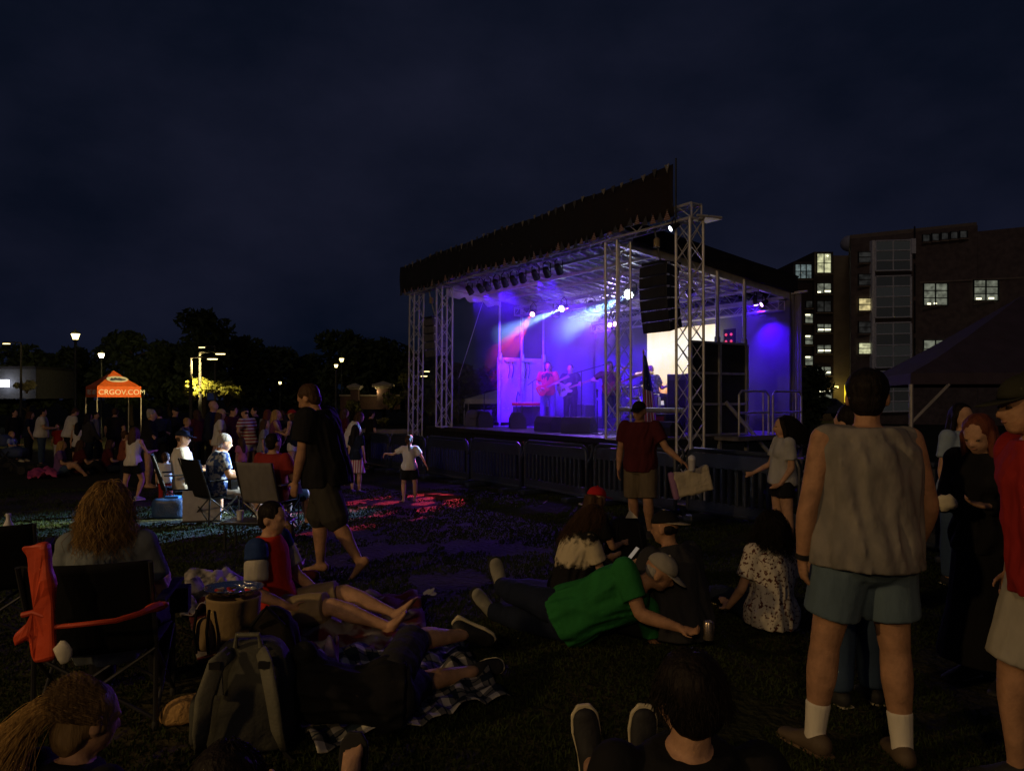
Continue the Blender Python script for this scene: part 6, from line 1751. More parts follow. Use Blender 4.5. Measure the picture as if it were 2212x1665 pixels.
# ================================================================== the band
def guitar(label, p, up, face, body_mat, scale=1.0, name='electric_guitar'):
    """p body centre, up = neck direction, face = top normal"""
    t = thing(name, label, 'guitar', p); up = Vector(up).normalized(); face = Vector(face); face = (face - up * face.dot(up)).normalized(); sd = up.cross(face)
    prof = [(0, -.20), (.12, -.19), (.165, -.11), (.15, -.02), (.10, .02), (.12, .10), (.10, .16), (.05, .12), (.035, .09), (-.035, .09), (-.04, .15), (-.085, .20), (-.12, .14), (-.105, .03), (-.15, -.03), (-.165, -.11), (-.12, -.19)]
    bev(MB().poly([p + sd * x * scale + up * y * scale for x, y in prof], .045, face).build('body', body_mat, t), .01, 2)
    MB().box(p + up * .36 * scale + face * .015, (.05, .55 * scale, .02), (sd, up, face)).build('neck', M('maple_neck', (.30, .16, .07), .4), t)
    MB().poly([p + up * .62 * scale + sd * -.03, p + up * .62 * scale + sd * .03, p + up * .80 * scale + sd * .05, p + up * .78 * scale - sd * .035], .016, face).build('headstock', M('maple_neck'), t)
    for k in range(2): MB().box(p + up * (-.02 - .07 * k) + face * .028, (.075, .02, .012), (sd, up, face)).build('pickup', CHROME, t)
    MB().box(p + up * -.15 + face * .028, (.08, .02, .015), (sd, up, face)).build('bridge', CHROME, t)
gd = at_deck(1184, 921)
t, b = person('guitarist in a dark vest and red sleeves playing under the red light', 1.80, gd, 172, dict(uarmR=(.35, .1, -1), farmR=(-.55, .75, -.35), uarmL=(-.30, .15, -1), farmL=(-.10, .95, .15), thighR=(.12, .05, -1), thighL=(-.1, 0, -1), look=(-.05, 1, -.02)), 'm', 1.05, vox=.018, top=('tee', cloth('sleeve_red', (.45, .03, .03)), .016), bottom=('pants', cloth('grey_trouser', (.10, .10, .13))), hair=('long', HBR), shoes=SNK, eyes=True)
mb = MB(); b.torso(mb, .026, -.02); skinned(mb, 'vest', BLK, t, .019, 3, .01)
guitar('red electric guitar held by the guitarist in the vest', b.J['pel'] + b.front * .24 + EZ * .10 + b.side * .10, Vector((.80, .05, .42)), b.front, M('red_guitar', (.5, .03, .02), .25, coat=.6))
t, b = person('bass player in dark clothes half lost in the blue smoke', 1.76, S(5.75, 3.3, DECK), 165, dict(uarmR=(.35, .1, -1), farmR=(-.55, .75, -.3), uarmL=(-.4, .25, -.9), farmL=(-.35, .9, .25), look=(.05, 1, -.05)), 'm', 1.1, vox=.022, top=('tee', BLK), bottom=('pants', BLK), hair=('short', HD_), shoes=SNK)
guitar('pale bass guitar of the player in the blue smoke', b.J['pel'] + b.front * .24 + EZ * .12 + b.side * .1, Vector((.85, .1, .30)), b.front, M('pale_guitar', (.5, .4, .3), .3, coat=.5), 1.15, 'bass_guitar')
t, b = person('musician with a raised elbow behind the near truss column', 1.76, at_v(1330, 700, 3.0) * Vector((1, 1, 0)) + EZ * DECK if False else S(3.72, 3.0, DECK), 175, dict(uarmR=(.7, .1, -.5), farmR=(-.4, .8, -.1), uarmL=(-.3, .2, -1), farmL=(.3, .9, 0), look=(.1, 1, -.1)), 'm', 1.0, vox=.022, top=('tee', MAR), bottom=('pants', NAVY), hair=('long', HD_), shoes=SNK)
guitar('dark red guitar of the musician behind the near truss', b.J['pel'] + b.front * .24 + EZ * .14, Vector((.8, .1, .35)), b.front, M('dark_red_guitar', (.2, .02, .02), .3, coat=.5))
t, b = person('bald drummer in a dark patterned shirt seated at the drum kit', 1.78, S(3.35, 4.15, DECK + .28), 205, dict(SITC, uarmR=(.35, .2, -.9), farmR=(-.1, .95, .05), uarmL=(-.3, .3, -.9), farmL=(.3, .95, .1), look=(.35, .95, -.12)), 'm', 1.2, pz=.56, vox=.018, top=('tee', noise_cloth('drummer_shirt', (.05, .05, .07), (.2, .2, .25), 14, .5, .56), .02), bottom=('pants', BLK), shoes=SNK, eyes=True)
for q in 'RL':
    w_ = b.J['fin' + q]
    MB().bar(w_, w_ - Vector((.1, .3, -.06)) , .008).build('drum_stick', M('stick_wood', (.5, .35, .18), .5), t)
# ------------------------------------------------------------------ camp chairs
def camp_chair(label, p, heading, fab, tall=1.0, side_panel=False, lean=.25):
    t = thing('camp_chair', label, 'chair', p, 'folding camp chairs')
    rot = Matrix.Rotation(R(heading), 3, 'Z')
    def L(x, y, z): return Vector(p) + rot @ Vector((x, y, z))
    FR_ = M('chair_tube', (.05, .05, .055), .35, metal=.5)
    w = .27
    def tube(pts, r=.011, name='frame_tube'): return soft(MB().tube(pts, r, 8).build(name, FR_, t))
    zt = .88 * tall
    for s_ in (-1, 1):
        tube([L(s_ * w, -.22, .02), L(s_ * w, -.20, .42), L(s_ * (w + .01), -.22 - lean * .6, zt)], .012, 'rear_post')
        tube([L(s_ * w, .22, .02), L(s_ * w, .22, .62)], .012, 'front_post')
        bev(MB().box(L(s_ * (w + .02), .02, .63), (.06, .50, .02), (rot @ Vector((1, 0, 0)), rot @ Vector((0, 1, 0)), EZ)).build('armrest', fab, t), .008, 1)
        tube([L(s_ * w, -.22, .04), L(s_ * w, .22, .40)], .010, 'side_brace'); tube([L(s_ * w, .22, .04), L(s_ * w, -.20, .40)], .010, 'side_brace')
        for y in (-.22, .22): soft(MB().lathe([(.018, 0), (.018, .03), (.012, .04)], 8, L(s_ * w, y, 0)).build('foot', M('rubber_dark', (.02, .02, .02), .8), t))
    for y in (-.21, .22):
        tube([L(-w, y, .04), L(w, y, .40)], .010, 'cross_brace'); tube([L(w, y + .012, .04), L(-w, y + .012, .40)], .010, 'cross_brace')
    # seat and back with sag
    def sheet(f, nu, nv, name):
        V = [f(i / nu, j / nv) for j in range(nv + 1) for i in range(nu + 1)]
        o = MB().add(V, [(j * (nu + 1) + i, j * (nu + 1) + i + 1, (j + 1) * (nu + 1) + i + 1, (j + 1) * (nu + 1) + i) for j in range(nv) for i in range(nu)]).build(name, fab, t, smooth=True)
        o.modifiers.new('thick', 'SOLIDIFY').thickness = .008
    sheet(lambda a, b: L((a - .5) * 2 * w, -.2 + .43 * b, .42 - .05 * math.sin(math.pi * a) * math.sin(math.pi * b)), 10, 8, 'seat')
    sheet(lambda a, b: L((a - .5) * 2 * (w + .01), -.20 - lean * .6 * b - .05 * math.sin(math.pi * a), .40 + (zt - .40) * b), 10, 10, 'backrest')
    MB().box(L(w + .06, .10, .56), (.09, .10, .13), (rot @ Vector((1, 0, 0)), rot @ Vector((0, 1, 0)), EZ)).build('cup_holder', fab, t)
    return t, L
FBK = cloth('chair_black', (.010, .010, .012), .25); FGY = cloth('chair_grey', (.16, .15, .15), .25)
camp_chair('further black folding chair on the lawn', CH_A, -62, FBK, 1.05)
camp_chair('nearer black folding chair on the lawn with pale light under it', CH_B, -40, FBK, 1.05)
camp_chair('grey folding chair behind the walking man', CH_C, -18, FGY, 1.05)
DC = gp(240, 3.85)
t, L = camp_chair('large black camp chair at the front holding the curly haired woman', DC - Vector((0, .03, 0)), 14, FBK, .98)
# orange bag slung on the chair side
ORB = M('orange_nylon', (.55, .06, .018), .55, var=.15, vscale=5, bump=.5, bscale=8)
def orange_bag():
    t = thing('orange_bag', 'bright orange chair bag hanging over the front camp chair', 'bag', gp(75, 3.6))
    def q(x, y, Y): return W(x, y, Y)
    Y = 3.22
    pts = [(45, 1178), (105, 1172), (108, 1230), (118, 1300), (122, 1420), (75, 1432), (62, 1380), (30, 1400), (30, 1372), (66, 1340), (84, 1300), (76, 1225)]
    mb = MB(); mb.poly([q(x, y, Y + .03 * math.sin(x * .1)) for x, y in pts], .05, (.2, -1, 0))
    o = bev(mb.build('bag_cloth', ORB, t), .02, 3)
    s_ = o.modifiers.new('sub', 'SUBSURF'); s_.levels = 2; s_.render_levels = 2; s_.subdivision_type = 'SIMPLE'
    d = o.modifiers.new('fold', 'DISPLACE'); d.texture = FOLD; d.strength = .05; d.texture_coords = 'LOCAL'
    soft(MB().tube([q(105, 1355, 3.2), q(180, 1348, 3.2), q(250, 1340, 3.25), q(300, 1325, 3.35), q(345, 1306, 3.5)], [.010, .011, .012, .014, .02], 8).build('strap', ORB, t))
    soft(MB().tube([q(48, 1328, 3.2), q(72, 1322, 3.2), q(96, 1330, 3.2)], .012, 8).build('handle', ORB, t))
    o = MB().ell(q(338, 1310, 3.56), Vector((.06, 0, .01)), Vector((0, .04, 0)), Vector((0, 0, .022)), 12, 8).build('pouch', ORB, t, smooth=True)
orange_bag()
t = thing('paper_note', 'crumpled white paper caught under the orange bag', 'paper', gp(135, 3.6))
o = MB().ell(W(136, 1408, 3.2), Vector((.035, 0, .01)), Vector((0, .02, 0)), Vector((-.01, 0, .05)), 10, 6).build('sheet', M('paper_white', (.6, .57, .5), .8), t, smooth=True); d = o.modifiers.new('f', 'DISPLACE'); d.texture = CURL; d.strength = .03

# ------------------------------------------------------------------ blankets
def plaid_mat(name, base, line, fx, line2=None):
    m = bpy.data.materials.new(name); m.use_nodes = True
    n, l = m.node_tree.nodes, m.node_tree.links; b = n['Principled BSDF']; b.inputs['Roughness'].default_value = .95; b.inputs['Specular IOR Level'].default_value = .1
    uv = n.new('ShaderNodeUVMap'); sp = n.new('ShaderNodeSeparateXYZ'); l.new(uv.outputs[0], sp.inputs[0])
    def band(out, f, ph, w):
        a = n.new('ShaderNodeMath'); a.operation = 'MULTIPLY_ADD'; a.inputs[1].default_value = f; a.inputs[2].default_value = ph; l.new(out, a.inputs[0])
        fr = n.new('ShaderNodeMath'); fr.operation = 'FRACT'; l.new(a.outputs[0], fr.inputs[0])
        lt = n.new('ShaderNodeMath'); lt.operation = 'LESS_THAN'; lt.inputs[1].default_value = w; l.new(fr.outputs[0], lt.inputs[0]); return lt.outputs[0]
    def mul(a, b_):
        k = n.new('ShaderNodeMath'); k.operation = 'MULTIPLY'; l.new(a, k.inputs[0]); l.new(b_, k.inputs[1]); return k.outputs[0]
    def addc(a, b_):
        k = n.new('ShaderNodeMath'); k.operation = 'ADD'; l.new(a, k.inputs[0]); l.new(b_, k.inputs[1]); return k.outputs[0]
    bx, by = band(sp.outputs['X'], fx, 0, .42), band(sp.outputs['Y'], fx, 0, .42)
    tx, ty = band(sp.outputs['X'], fx, .28, .07), band(sp.outputs['Y'], fx, .28, .07)
    sm = n.new('ShaderNodeMath'); sm.operation = 'MULTIPLY_ADD'; sm.inputs[1].default_value = .32; l.new(addc(bx, by), sm.inputs[0]); sm.inputs[2].default_value = 0
    both = mul(bx, by); k2 = n.new('ShaderNodeMath'); k2.operation = 'MULTIPLY'; k2.inputs[1].default_value = .40; l.new(both, k2.inputs[0])
    tot = addc(sm.outputs[0], k2.outputs[0])
    thin = addc(tx, ty); k3 = n.new('ShaderNodeMath'); k3.operation = 'MULTIPLY_ADD'; k3.inputs[1].default_value = -.3; l.new(thin, k3.inputs[0]); l.new(tot, k3.inputs[2])
    r = n.new('ShaderNodeValToRGB'); e = r.color_ramp.elements; e[0].position = .05; e[0].color = base + (1,); e[1].position = .95; e[1].color = line + (1,)
    x = e.new(.35); x.color = tuple((a * .75 + b_ * .25) for a, b_ in zip(base, line)) + (1,)
    l.new(k3.outputs[0], r.inputs['Fac']); l.new(r.outputs['Color'], b.inputs['Base Color'])
    return m
def blanket(name, label, corners, mat, amp=.03, n=40, seed=0, freq=3.5, hide=None):
    """crumpled cloth lying on the grass; corners = four ground points"""
    c = [Vector(q) for q in corners]
    V, UV = [], []
    for j in range(n + 1):
        for i in range(n + 1):
            a, b_ = i / n, j / n
            p = c[0].lerp(c[1], a).lerp(c[3].lerp(c[2], a), b_)
            w = abs(noise.noise(Vector((p.x * freq, p.y * freq * .6, seed)))) * 2 + .4 * noise.noise(Vector((p.x * freq * 2.7, p.y * freq * 2.7, seed + 5)))
            edge = 1.0
            p = p + Vector((.03 * noise.noise(Vector((p.x * 2, p.y * 2, seed + 9))), .03 * noise.noise(Vector((p.x * 2, p.y * 2, seed + 3))), 0))
            p.z = gz(p.x, p.y) + .022 + amp * max(w, 0) * edge
            V.append(p); UV.append((a, b_))
    ctr = sum(c, Vector()) / 4
    t = thing(name, label, 'blanket', Vector((ctr.x, ctr.y, gz(ctr.x, ctr.y))))
    o = MB().add(V, [(j * (n + 1) + i, j * (n + 1) + i + 1, (j + 1) * (n + 1) + i + 1, (j + 1) * (n + 1) + i) for j in range(n) for i in range(n)]).build('cloth', mat, t, smooth=True)
    ul = o.data.uv_layers.new(name='UVMap'); ids = np.zeros(len(o.data.loops), dtype=np.int32); o.data.loops.foreach_get('vertex_index', ids)
    ul.data.foreach_set('uv', np.array(UV, dtype=np.float32)[ids].reshape(-1))
    o.modifiers.new('thick', 'SOLIDIFY').thickness = .006
    # fringe tassels along one edge
    return t
def gpx(x, y):
    """ground point seen at photo position"""
    Y = 4.0
    for _ in range(20):
        Y = (CAM_Z - G(Y)) * F / (y - HY)
    X = (x - CX) / F * Y
    return Vector((X, Y, gz(X, Y)))
blanket('plaid_blanket', 'dark green and cream plaid blanket with violet sheen on the grass', [gpx(690, 1640), gpx(1105, 1515), gpx(985, 1395), gpx(560, 1450)], plaid_mat('plaid_cloth', (.012, .020, .034), (.55, .52, .46), 9.0), .085, 64, 1, 4.5)
blanket('picnic_blanket', 'dark red and grey mottled picnic blanket under the boy', [gpx(430, 1440), gpx(940, 1420), gpx(900, 1290), gpx(400, 1300)], noise_cloth('picnic_throw', (.09, .02, .025), (.22, .20, .20), 5, .50, .60), .06, 40, 2, 5)
blanket('folded_blanket', 'rumpled grey and white blanket beside the boy', [gpx(390, 1345), gpx(560, 1330), gpx(560, 1250), gpx(400, 1255)], noise_cloth('grey_white_throw', (.05, .05, .06), (.45, .42, .40), 6, .42, .56), .10, 30, 4, 6)
blanket('pink_blanket', 'pink blanket lying on the far grass', [gpx(58, 1036), gpx(125, 1036), gpx(118, 1022), gpx(66, 1022)], cloth('pink_throw', (.5, .08, .22)), .16, 20, 6, 3)
blanket('dark_blanket', 'dark quilt under the green shirted man', [gpx(1080, 1330), gpx(1330, 1330), gpx(1340, 1262), gpx(1080, 1262)], cloth('dark_quilt', (.02, .025, .035)), .03, 24, 7)
# flag coloured towel beside the backpack
blanket('striped_towel', 'red white and blue towel crumpled behind the backpack', [gpx(640, 1530), gpx(735, 1520), gpx(730, 1440), gpx(630, 1445)], noise_cloth('flag_towel', (.35, .30, .38), (.16, .04, .10), 7, .40, .60), .17, 26, 8, 6)

# ------------------------------------------------------------------ backpack, cooler, tray
def loft_bag(mbname, c, ax, size, prof, mat, parent, n=22, fold=.012):
    """soft box: rounded-rectangle rings; prof = (height fraction, width factor, depth factor, forward shift)"""
    rg = []; ux, uy = ax
    mb = MB(); V = []; k = 24
    for h, wf, df, sh in prof:
        for i in range(k):
            a = 2 * math.pi * i / k; ca, sa = math.cos(a), math.sin(a)
            x = math.copysign(abs(ca) ** .55, ca) * size[0] / 2 * wf; y = math.copysign(abs(sa) ** .55, sa) * size[1] / 2 * df
            V.append(Vector(c) + ux * x + uy * (y + sh) + EZ * h * size[2])
    m = len(prof)
    mb.add(V, [(i * k + j, i * k + (j + 1) % k, (i + 1) * k + (j + 1) % k, (i + 1) * k + j) for i in range(m - 1) for j in range(k)] + [tuple(reversed(range(k))), tuple(range((m - 1) * k, m * k))])
    o = mb.build(mbname, mat, parent, smooth=True)
    s_ = o.modifiers.new('sub', 'SUBSURF'); s_.levels = 2; s_.render_levels = 2
    d = o.modifiers.new('fold', 'DISPLACE'); d.texture = FOLD; d.strength = fold * 2; d.texture_coords = 'LOCAL'
    return o
def backpack():
    p = gp(545, 3.55)
    t = thing('backpack', 'olive grey backpack standing upright, straps towards the viewer', 'backpack', p)
    CN = M('olive_canvas', (.055, .055, .045), .85, var=.2, bump=.5, bscale=18); CN2 = M('olive_canvas_pale', (.12, .117, .09), .85, var=.15, bump=.5, bscale=18)
    ux, uy = Vector((1, .05, 0)).normalized(), Vector((-.05, 1, 0)).normalized()
    loft_bag('pack', p, (ux, uy), (.40, .30, .50), [(0, .9, .9, 0), (.05, 1, 1, 0), (.4, 1, 1, .0), (.75, .92, .85, .01), (.93, .75, .6, .02), (1.0, .5, .35, .03)], CN, t)
    f = -uy
    for s_ in (-1, 1):
        pts = [p + ux * s_ * .07 + EZ * .47 + f * .10, p + ux * s_ * .11 + EZ * .44 + f * .17, p + ux * s_ * .15 + EZ * .30 + f * .21, p + ux * s_ * .17 + EZ * .14 + f * .20, p + ux * s_ * .19 + EZ * .03 + f * .16]
        o = MB().tube(pts, [.035, .042, .042, .038, .022], 10, flat=.38, up=f).build('shoulder_strap', CN2, t, smooth=True)
        MB().tube([pts[-1], pts[-1] + ux * s_ * .05 - EZ * .02 + f * .05, p + ux * s_ * .26 + f * .22 + EZ * .01], .010, 6).build('webbing', BLK, t)
        MB().box(pts[1] + f * .02, (.05, .02, .03), (ux, f, EZ)).build('buckle', M('black_plastic', (.015, .015, .016), .4), t)
    soft(MB().tube([p + ux * -.06 + EZ * .48 + f * .06, p + ux * -.05 + EZ * .54 + f * .07, p + ux * .05 + EZ * .54 + f * .07, p + ux * .06 + EZ * .48 + f * .06], .013, 8).build('haul_loop', CN2, t))
    MB().poly([p + ux * -.16 + EZ * .30 + f * .165, p + ux * -.08 + EZ * .30 + f * .17, p + ux * -.09 + EZ * .42 + f * .16, p + ux * -.14 + EZ * .42 + f * .155], .012, f).build('patch', CN2, t)
    loft_bag('side_pocket', p + ux * -.23 + EZ * .02, (ux, uy), (.10, .20, .24), [(0, .8, .9, 0), (.1, 1, 1, 0), (.8, .9, .9, 0), (1, .6, .8, 0)], CN, t)
backpack()
def cooler_bag():
    p = gp(505, 4.75)
    t = thing('cooler_tote', 'tan insulated tote with a silver lined open top', 'bag', p)
    TN = M('tan_canvas', (.34, .24, .12), .8, var=.12, bump=.3, bscale=20)
    ux, uy = Vector((1, -.1, 0)).normalized(), Vector((.1, 1, 0)).normalized()
    k = 28; V = []
    for h, s_ in ((0, .85), (.05, .92), (.36, 1.0), (.38, 1.02), (.38, .96), (.30, .93)):
        for i in range(k):
            a = 2 * math.pi * i / k; V.append(p + ux * math.cos(a) * .17 * s_ + uy * math.sin(a) * .15 * s_ + EZ * h)
    MB().add(V, [(i * k + j, i * k + (j + 1) % k, (i + 1) * k + (j + 1) % k, (i + 1) * k + j) for i in range(5) for j in range(k)] + [tuple(reversed(range(k)))]).build('tote_body', TN, t, smooth=True)
    loft_bag('front_pocket', p + ux * -.13 - uy * .12 + EZ * .06, (ux, uy), (.13, .10, .22), [(0, .7, .8, 0), (.15, 1, 1, 0), (.7, .95, 1, 0), (1, .5, .6, 0)], TN, t)
    for s_ in (-.16, -.08): soft(MB().tube([p + ux * s_ - uy * .17 + EZ * .06, p + ux * s_ * 1.05 - uy * .185 + EZ * .2, p + ux * s_ - uy * .16 + EZ * .33], .010, 6).build('webbing', BLK, t))
    tr = thing('foil_tray', 'crinkled silver foil tray of food resting on the tan tote', 'tray', p + EZ * .385)
    FO = M('crinkled_foil', (.85, .85, .86), .18, metal=1.0, var=.05, bump=.9, bscale=28)
    V = []
    for h, s_ in ((0, .70), (.005, .80), (.045, 1.06), (.05, 1.14), (.052, 1.08), (.012, .78)):
        for i in range(k):
            a = 2 * math.pi * i / k; j_ = 1 + .02 * math.sin(i * 5.0); V.append(p + EZ * .385 + ux * math.cos(a) * .17 * s_ * j_ + uy * math.sin(a) * .14 * s_ * j_ + EZ * h)
    MB().add(V, [(i * k + j, i * k + (j + 1) % k, (i + 1) * k + (j + 1) % k, (i + 1) * k + j) for i in range(5) for j in range(k)] + [tuple(range(5 * k, 6 * k)), tuple(reversed(range(k)))]).build('tray_pan', FO, tr)
    rr = random.Random(4)
    cols = [M('wrap_white', (.6, .58, .55), .6), M('wrap_red', (.5, .04, .03), .4), M('wrap_silver', (.8, .8, .8), .25, metal=.9), M('wrap_gold', (.6, .42, .12), .3, metal=.8)]
    for i in range(16):
        q = p + EZ * .41 + ux * rr.uniform(-.11, .11) + uy * rr.uniform(-.09, .09); a = rr.uniform(0, 3.1)
        d = (ux * math.cos(a) + uy * math.sin(a) + EZ * rr.uniform(-.2, .2)).normalized()
        bev(MB().box(q, (.05, .025, .018), (d, d.cross(EZ).normalized(), EZ)).build('wrapped_sweet', cols[i % 4], tr), .006, 1)
cooler_bag()
# dark bag right of the tote, loose clothes
t = thing('duffel_bag', 'black duffel bag slumped against the tan tote', 'bag', gp(590, 4.6))
loft_bag('bag_body', gp(590, 4.6), (Vector((1, 0, 0)), Vector((0, 1, 0))), (.34, .24, .34), [(0, .9, .9, 0), (.08, 1, 1, 0), (.6, .9, .9, 0), (.92, .55, .6, .02), (1, .3, .3, .03)], cloth('bag_black', (.014, .012, .011), .4), t, fold=.03)
soft(MB().tube([gp(590, 4.6) + Vector((-.1, -.1, .26)), gp(590, 4.6) + Vector((0, -.12, .38)), gp(590, 4.6) + Vector((.1, -.1, .26))], .012, 6).build('handle', BLK, t))
t = thing('tan_blanket', 'tan fleece folded on the grass by the backpack foot', 'blanket', gp(410, 3.85))
loft_bag('fleece', gp(408, 3.8), (Vector((1, .2, 0)).normalized(), Vector((-.2, 1, 0)).normalized()), (.26, .22, .11), [(0, .9, .9, 0), (.2, 1, 1, 0), (.7, .8, .8, 0), (1, .4, .4, 0)], M('tan_fleece', (.40, .24, .09), .95, var=.2, bump=.8, bscale=40), t, fold=.03)
t = thing('black_backpack', 'small black backpack on the grass behind the red cap', 'backpack', gp(1352, 7.2))
loft_bag('pack', gp(1352, 7.2), (Vector((1, 0, 0)), Vector((0, 1, 0))), (.42, .3, .52), [(0, .9, .9, 0), (.06, 1, 1, 0), (.6, .95, .95, 0), (.93, .7, .6, .02), (1, .4, .3, .03)], cloth('pack_black', (.014, .014, .017), .4), t)
for s_ in (-.1, .1): soft(MB().tube([gp(1352, 7.2) + Vector((s_, -.13, .46)), gp(1352, 7.2) + Vector((s_ * 1.2, -.19, .3)), gp(1352, 7.2) + Vector((s_ * 1.4, -.16, .06))], .022, 8, flat=.4).build('shoulder_strap', CHA, t))
MB().poly([gp(1352, 7.2) + Vector((-.02, -.1, .52)), gp(1352, 7.2) + Vector((.1, -.1, .52)), gp(1352, 7.2) + Vector((.02, -.1, .60))], .006, (0, 1, 0)).build('paper_flap', M('paper_white'), t)

# ------------------------------------------------------------------ small things held or dropped
t = thing('phone', 'glowing phone in the hands of the tie dye woman', 'phone', PHONE)
nrm = Vector((-.75, -.15, .65)).normalized(); up = Vector((.6, .1, .78)); up = (up - nrm * up.dot(nrm)).normalized()
bev(MB().box(PHONE + up * .03, (.075, .15, .009), (nrm.cross(up), up, nrm)).build('phone_case', M('black_plastic', (.015, .015, .016), .4), t), .004)
MB().box(PHONE + up * .03 + nrm * .006, (.067, .138, .002), (nrm.cross(up), up, nrm)).build('phone_screen', M('phone_glow', (.1, .1, .1), .3, var=0, emit=(.55, .45, .35), es=.35), t)
def cup(label, p, h, r, mat, name='plastic_cup', lid=None):
    t = thing(name, label, 'cup', p)
    soft(MB().lathe([(r * .75, 0), (r * .78, .004), (r, h), (r * 1.06, h + .004), (r * .95, h + .003), (r * .72, .01)], 18, p).build('cup_wall', mat, t))
    if lid: soft(MB().lathe([(r * 1.06, h), (r * .95, h + .03), (r * .5, h + .05), (r * .1, h + .055)], 18, p).build('dome_lid', lid, t))
CLR = M('clear_plastic', (.62, .62, .68), .12, var=.05, spec=.8)
cup('clear domed cup held over the blanket by the man in dark red', BL_HAND - Vector((0, .05, .04)), .13, .045, CLR, lid=CLR)
t = thing('carried_blanket', 'folded cream blanket with a mauve lining under the carried cup', 'blanket', BL_HAND - EZ * .3)
bc = BL_HAND + Vector((.04, .06, -.18))
ub = Vector((.95, 0, .22)).normalized(); vb = Vector((.35, .1, -.9)).normalized()
o = MB().box(bc, (.44, .10, .30), (ub, Vector((0, 1, 0)), ub.cross(Vector((0, 1, 0))))).build('folds', cloth('cream_blanket', (.50, .44, .33)), t)
bev(o, .035, 3); s_ = o.modifiers.new('sub', 'SUBSURF'); s_.levels = 3; s_.render_levels = 3; s_.subdivision_type = 'SIMPLE'; d = o.modifiers.new('f', 'DISPLACE'); d.texture = FOLD; d.strength = .06; d.texture_coords = 'LOCAL'
o = MB().box(bc - ub * .235, (.07, .11, .33), (ub, Vector((0, 1, 0)), ub.cross(Vector((0, 1, 0))))).build('lining', cloth('mauve', (.30, .16, .30)), t); bev(o, .025, 3)
t = thing('drink_can', 'silver drink can in the hand of the lounging man', 'can', CAN_HAND)
soft(MB().lathe([(.026, -.05), (.033, -.045), (.033, .055), (.027, .065), (.025, .063)], 16, CAN_HAND + Vector((.02, .0, .03))).build('can_body', M('can_metal', (.5, .42, .35), .25, metal=.9), t))
t = thing('paper_napkin', 'white napkin held by the woman in the black dress', 'napkin', napkin_hand)
o = MB().ell(napkin_hand + Vector((0, -.03, 0)), Vector((.06, 0, -.02)), Vector((0, .03, 0)), Vector((.02, 0, .04)), 12, 8).build('napkin_folds', M('napkin_paper', (.6, .55, .42), .9), t, smooth=True)
d = o.modifiers.new('f', 'DISPLACE'); d.texture = CURL; d.strength = .04
rr = random.Random(9)
LIT = [('crumpled white wrapper on the grass right of the boy feet', 928, 1284, .06), ('tiny scrap near the drifting barrier', 1010, 1075, .03)]
for lb, x, y, s_ in LIT[:1]:
    p = gpx(x, y); t = thing('wrapper', lb, 'litter', p)
    mb = MB()
    for k in range(5):
        a = k * 1.3; mb.ell(p + Vector((.02 * math.cos(a) * 1.5, .012 * math.sin(a), .012 + .006 * k)), Vector((.03, .01, .006 * k)), Vector((-.004, .012, .01)), Vector((0, .004, .010)), 8, 5)
    mb.build('crumpled_paper', M('paper_white'), t)
# sandal on the stretched foot
hl, d_, dn, sd = SANDAL.foot(MB(), 0)
t = thing('sandal', 'black sandal on the foot at the bottom edge', 'sandal', hl)
pr = [(-.035, .022), (-.02, .030), (.05, .028), (.10, .037), (.14, .034), (.165, .016)]
H_ = SANDAL.H
ring = [hl + d_ * x * H_ + sd * y * H_ for x, y in pr] + [hl + d_ * x * H_ - sd * y * H_ for x, y in reversed(pr)]
bev(MB().poly([q + dn * .03 * H_ for q in ring], .022, dn).build('sole', M('rubber_dark'), t), .006, 2)
soft(MB().tube([hl + d_ * .06 * H_ + sd * .034 * H_ + dn * .02 * H_, hl + d_ * .075 * H_ - dn * .022 * H_, hl + d_ * .06 * H_ - sd * .034 * H_ + dn * .02 * H_], .014, 8, flat=.4).build('strap', BLK, t))
# cooler bag and bits under the chairs
t = thing('cooler_bag', 'blue cooler bag under the further black chair', 'bag', gp(372, 11.0))
loft_bag('bag_body', gp(368, 10.9), (Vector((1, 0, 0)), Vector((0, 1, 0))), (.5, .3, .3), [(0, .95, .95, 0), (.1, 1, 1, 0), (.85, 1, 1, 0), (1, .85, .8, 0)], M('blue_nylon', (.02, .05, .16), .4, bump=.3), t)
MB().box(gp(368, 10.9) + Vector((.05, -.02, .31)), (.2, .1, .03)).build('lid_handle', M('blue_plastic', (.03, .15, .55), .3), t)
t = thing('shade_panel', 'pale reflective panel leaning under the nearer black chair', 'panel', gp(440, 10.2))
bev(MB().box(gp(436, 10.3) + Vector((0, 0, .26)), (.5, .03, .42), (Vector((.95, .25, .0)).normalized(), Vector((-.25, .95, 0)).normalized(), EZ)).build('panel_sheet', M('pale_panel', (.35, .34, .40), .5), t), .01)
MB().tube([gp(436, 10.3) + Vector((-.25, -.08, .04)), gp(436, 10.3) + Vector((.25, .05, .04))], .012, 6).build('panel_tube', M('chair_tube'), t)
t = thing('food_table', 'low dark table with bright cups beside the grey chair', 'table', gp(560, 8.4))
q = gp(560, 8.4)
bev(MB().box(q + EZ * .30, (.75, .4, .03)).build('table_top', M('table_black', (.015, .015, .017), .35), t), .008)
for a, b_ in ((-1, -1), (1, -1), (1, 1), (-1, 1)): MB().bar(q + Vector((a * .33, b_ * .16, 0)), q + Vector((a * .33, b_ * .16, .29)), .012).build('leg', M('chair_tube'), t)
for k, (dx, lb) in enumerate(((-.22, 'clear cup at the far end of the low table'), (.0, 'clear cup in the middle of the low table'), (.26, 'clear cup at the near end of the low table'))):
    cup(lb, q + Vector((dx, .02 * k, .316)), .10, .04, CLR)
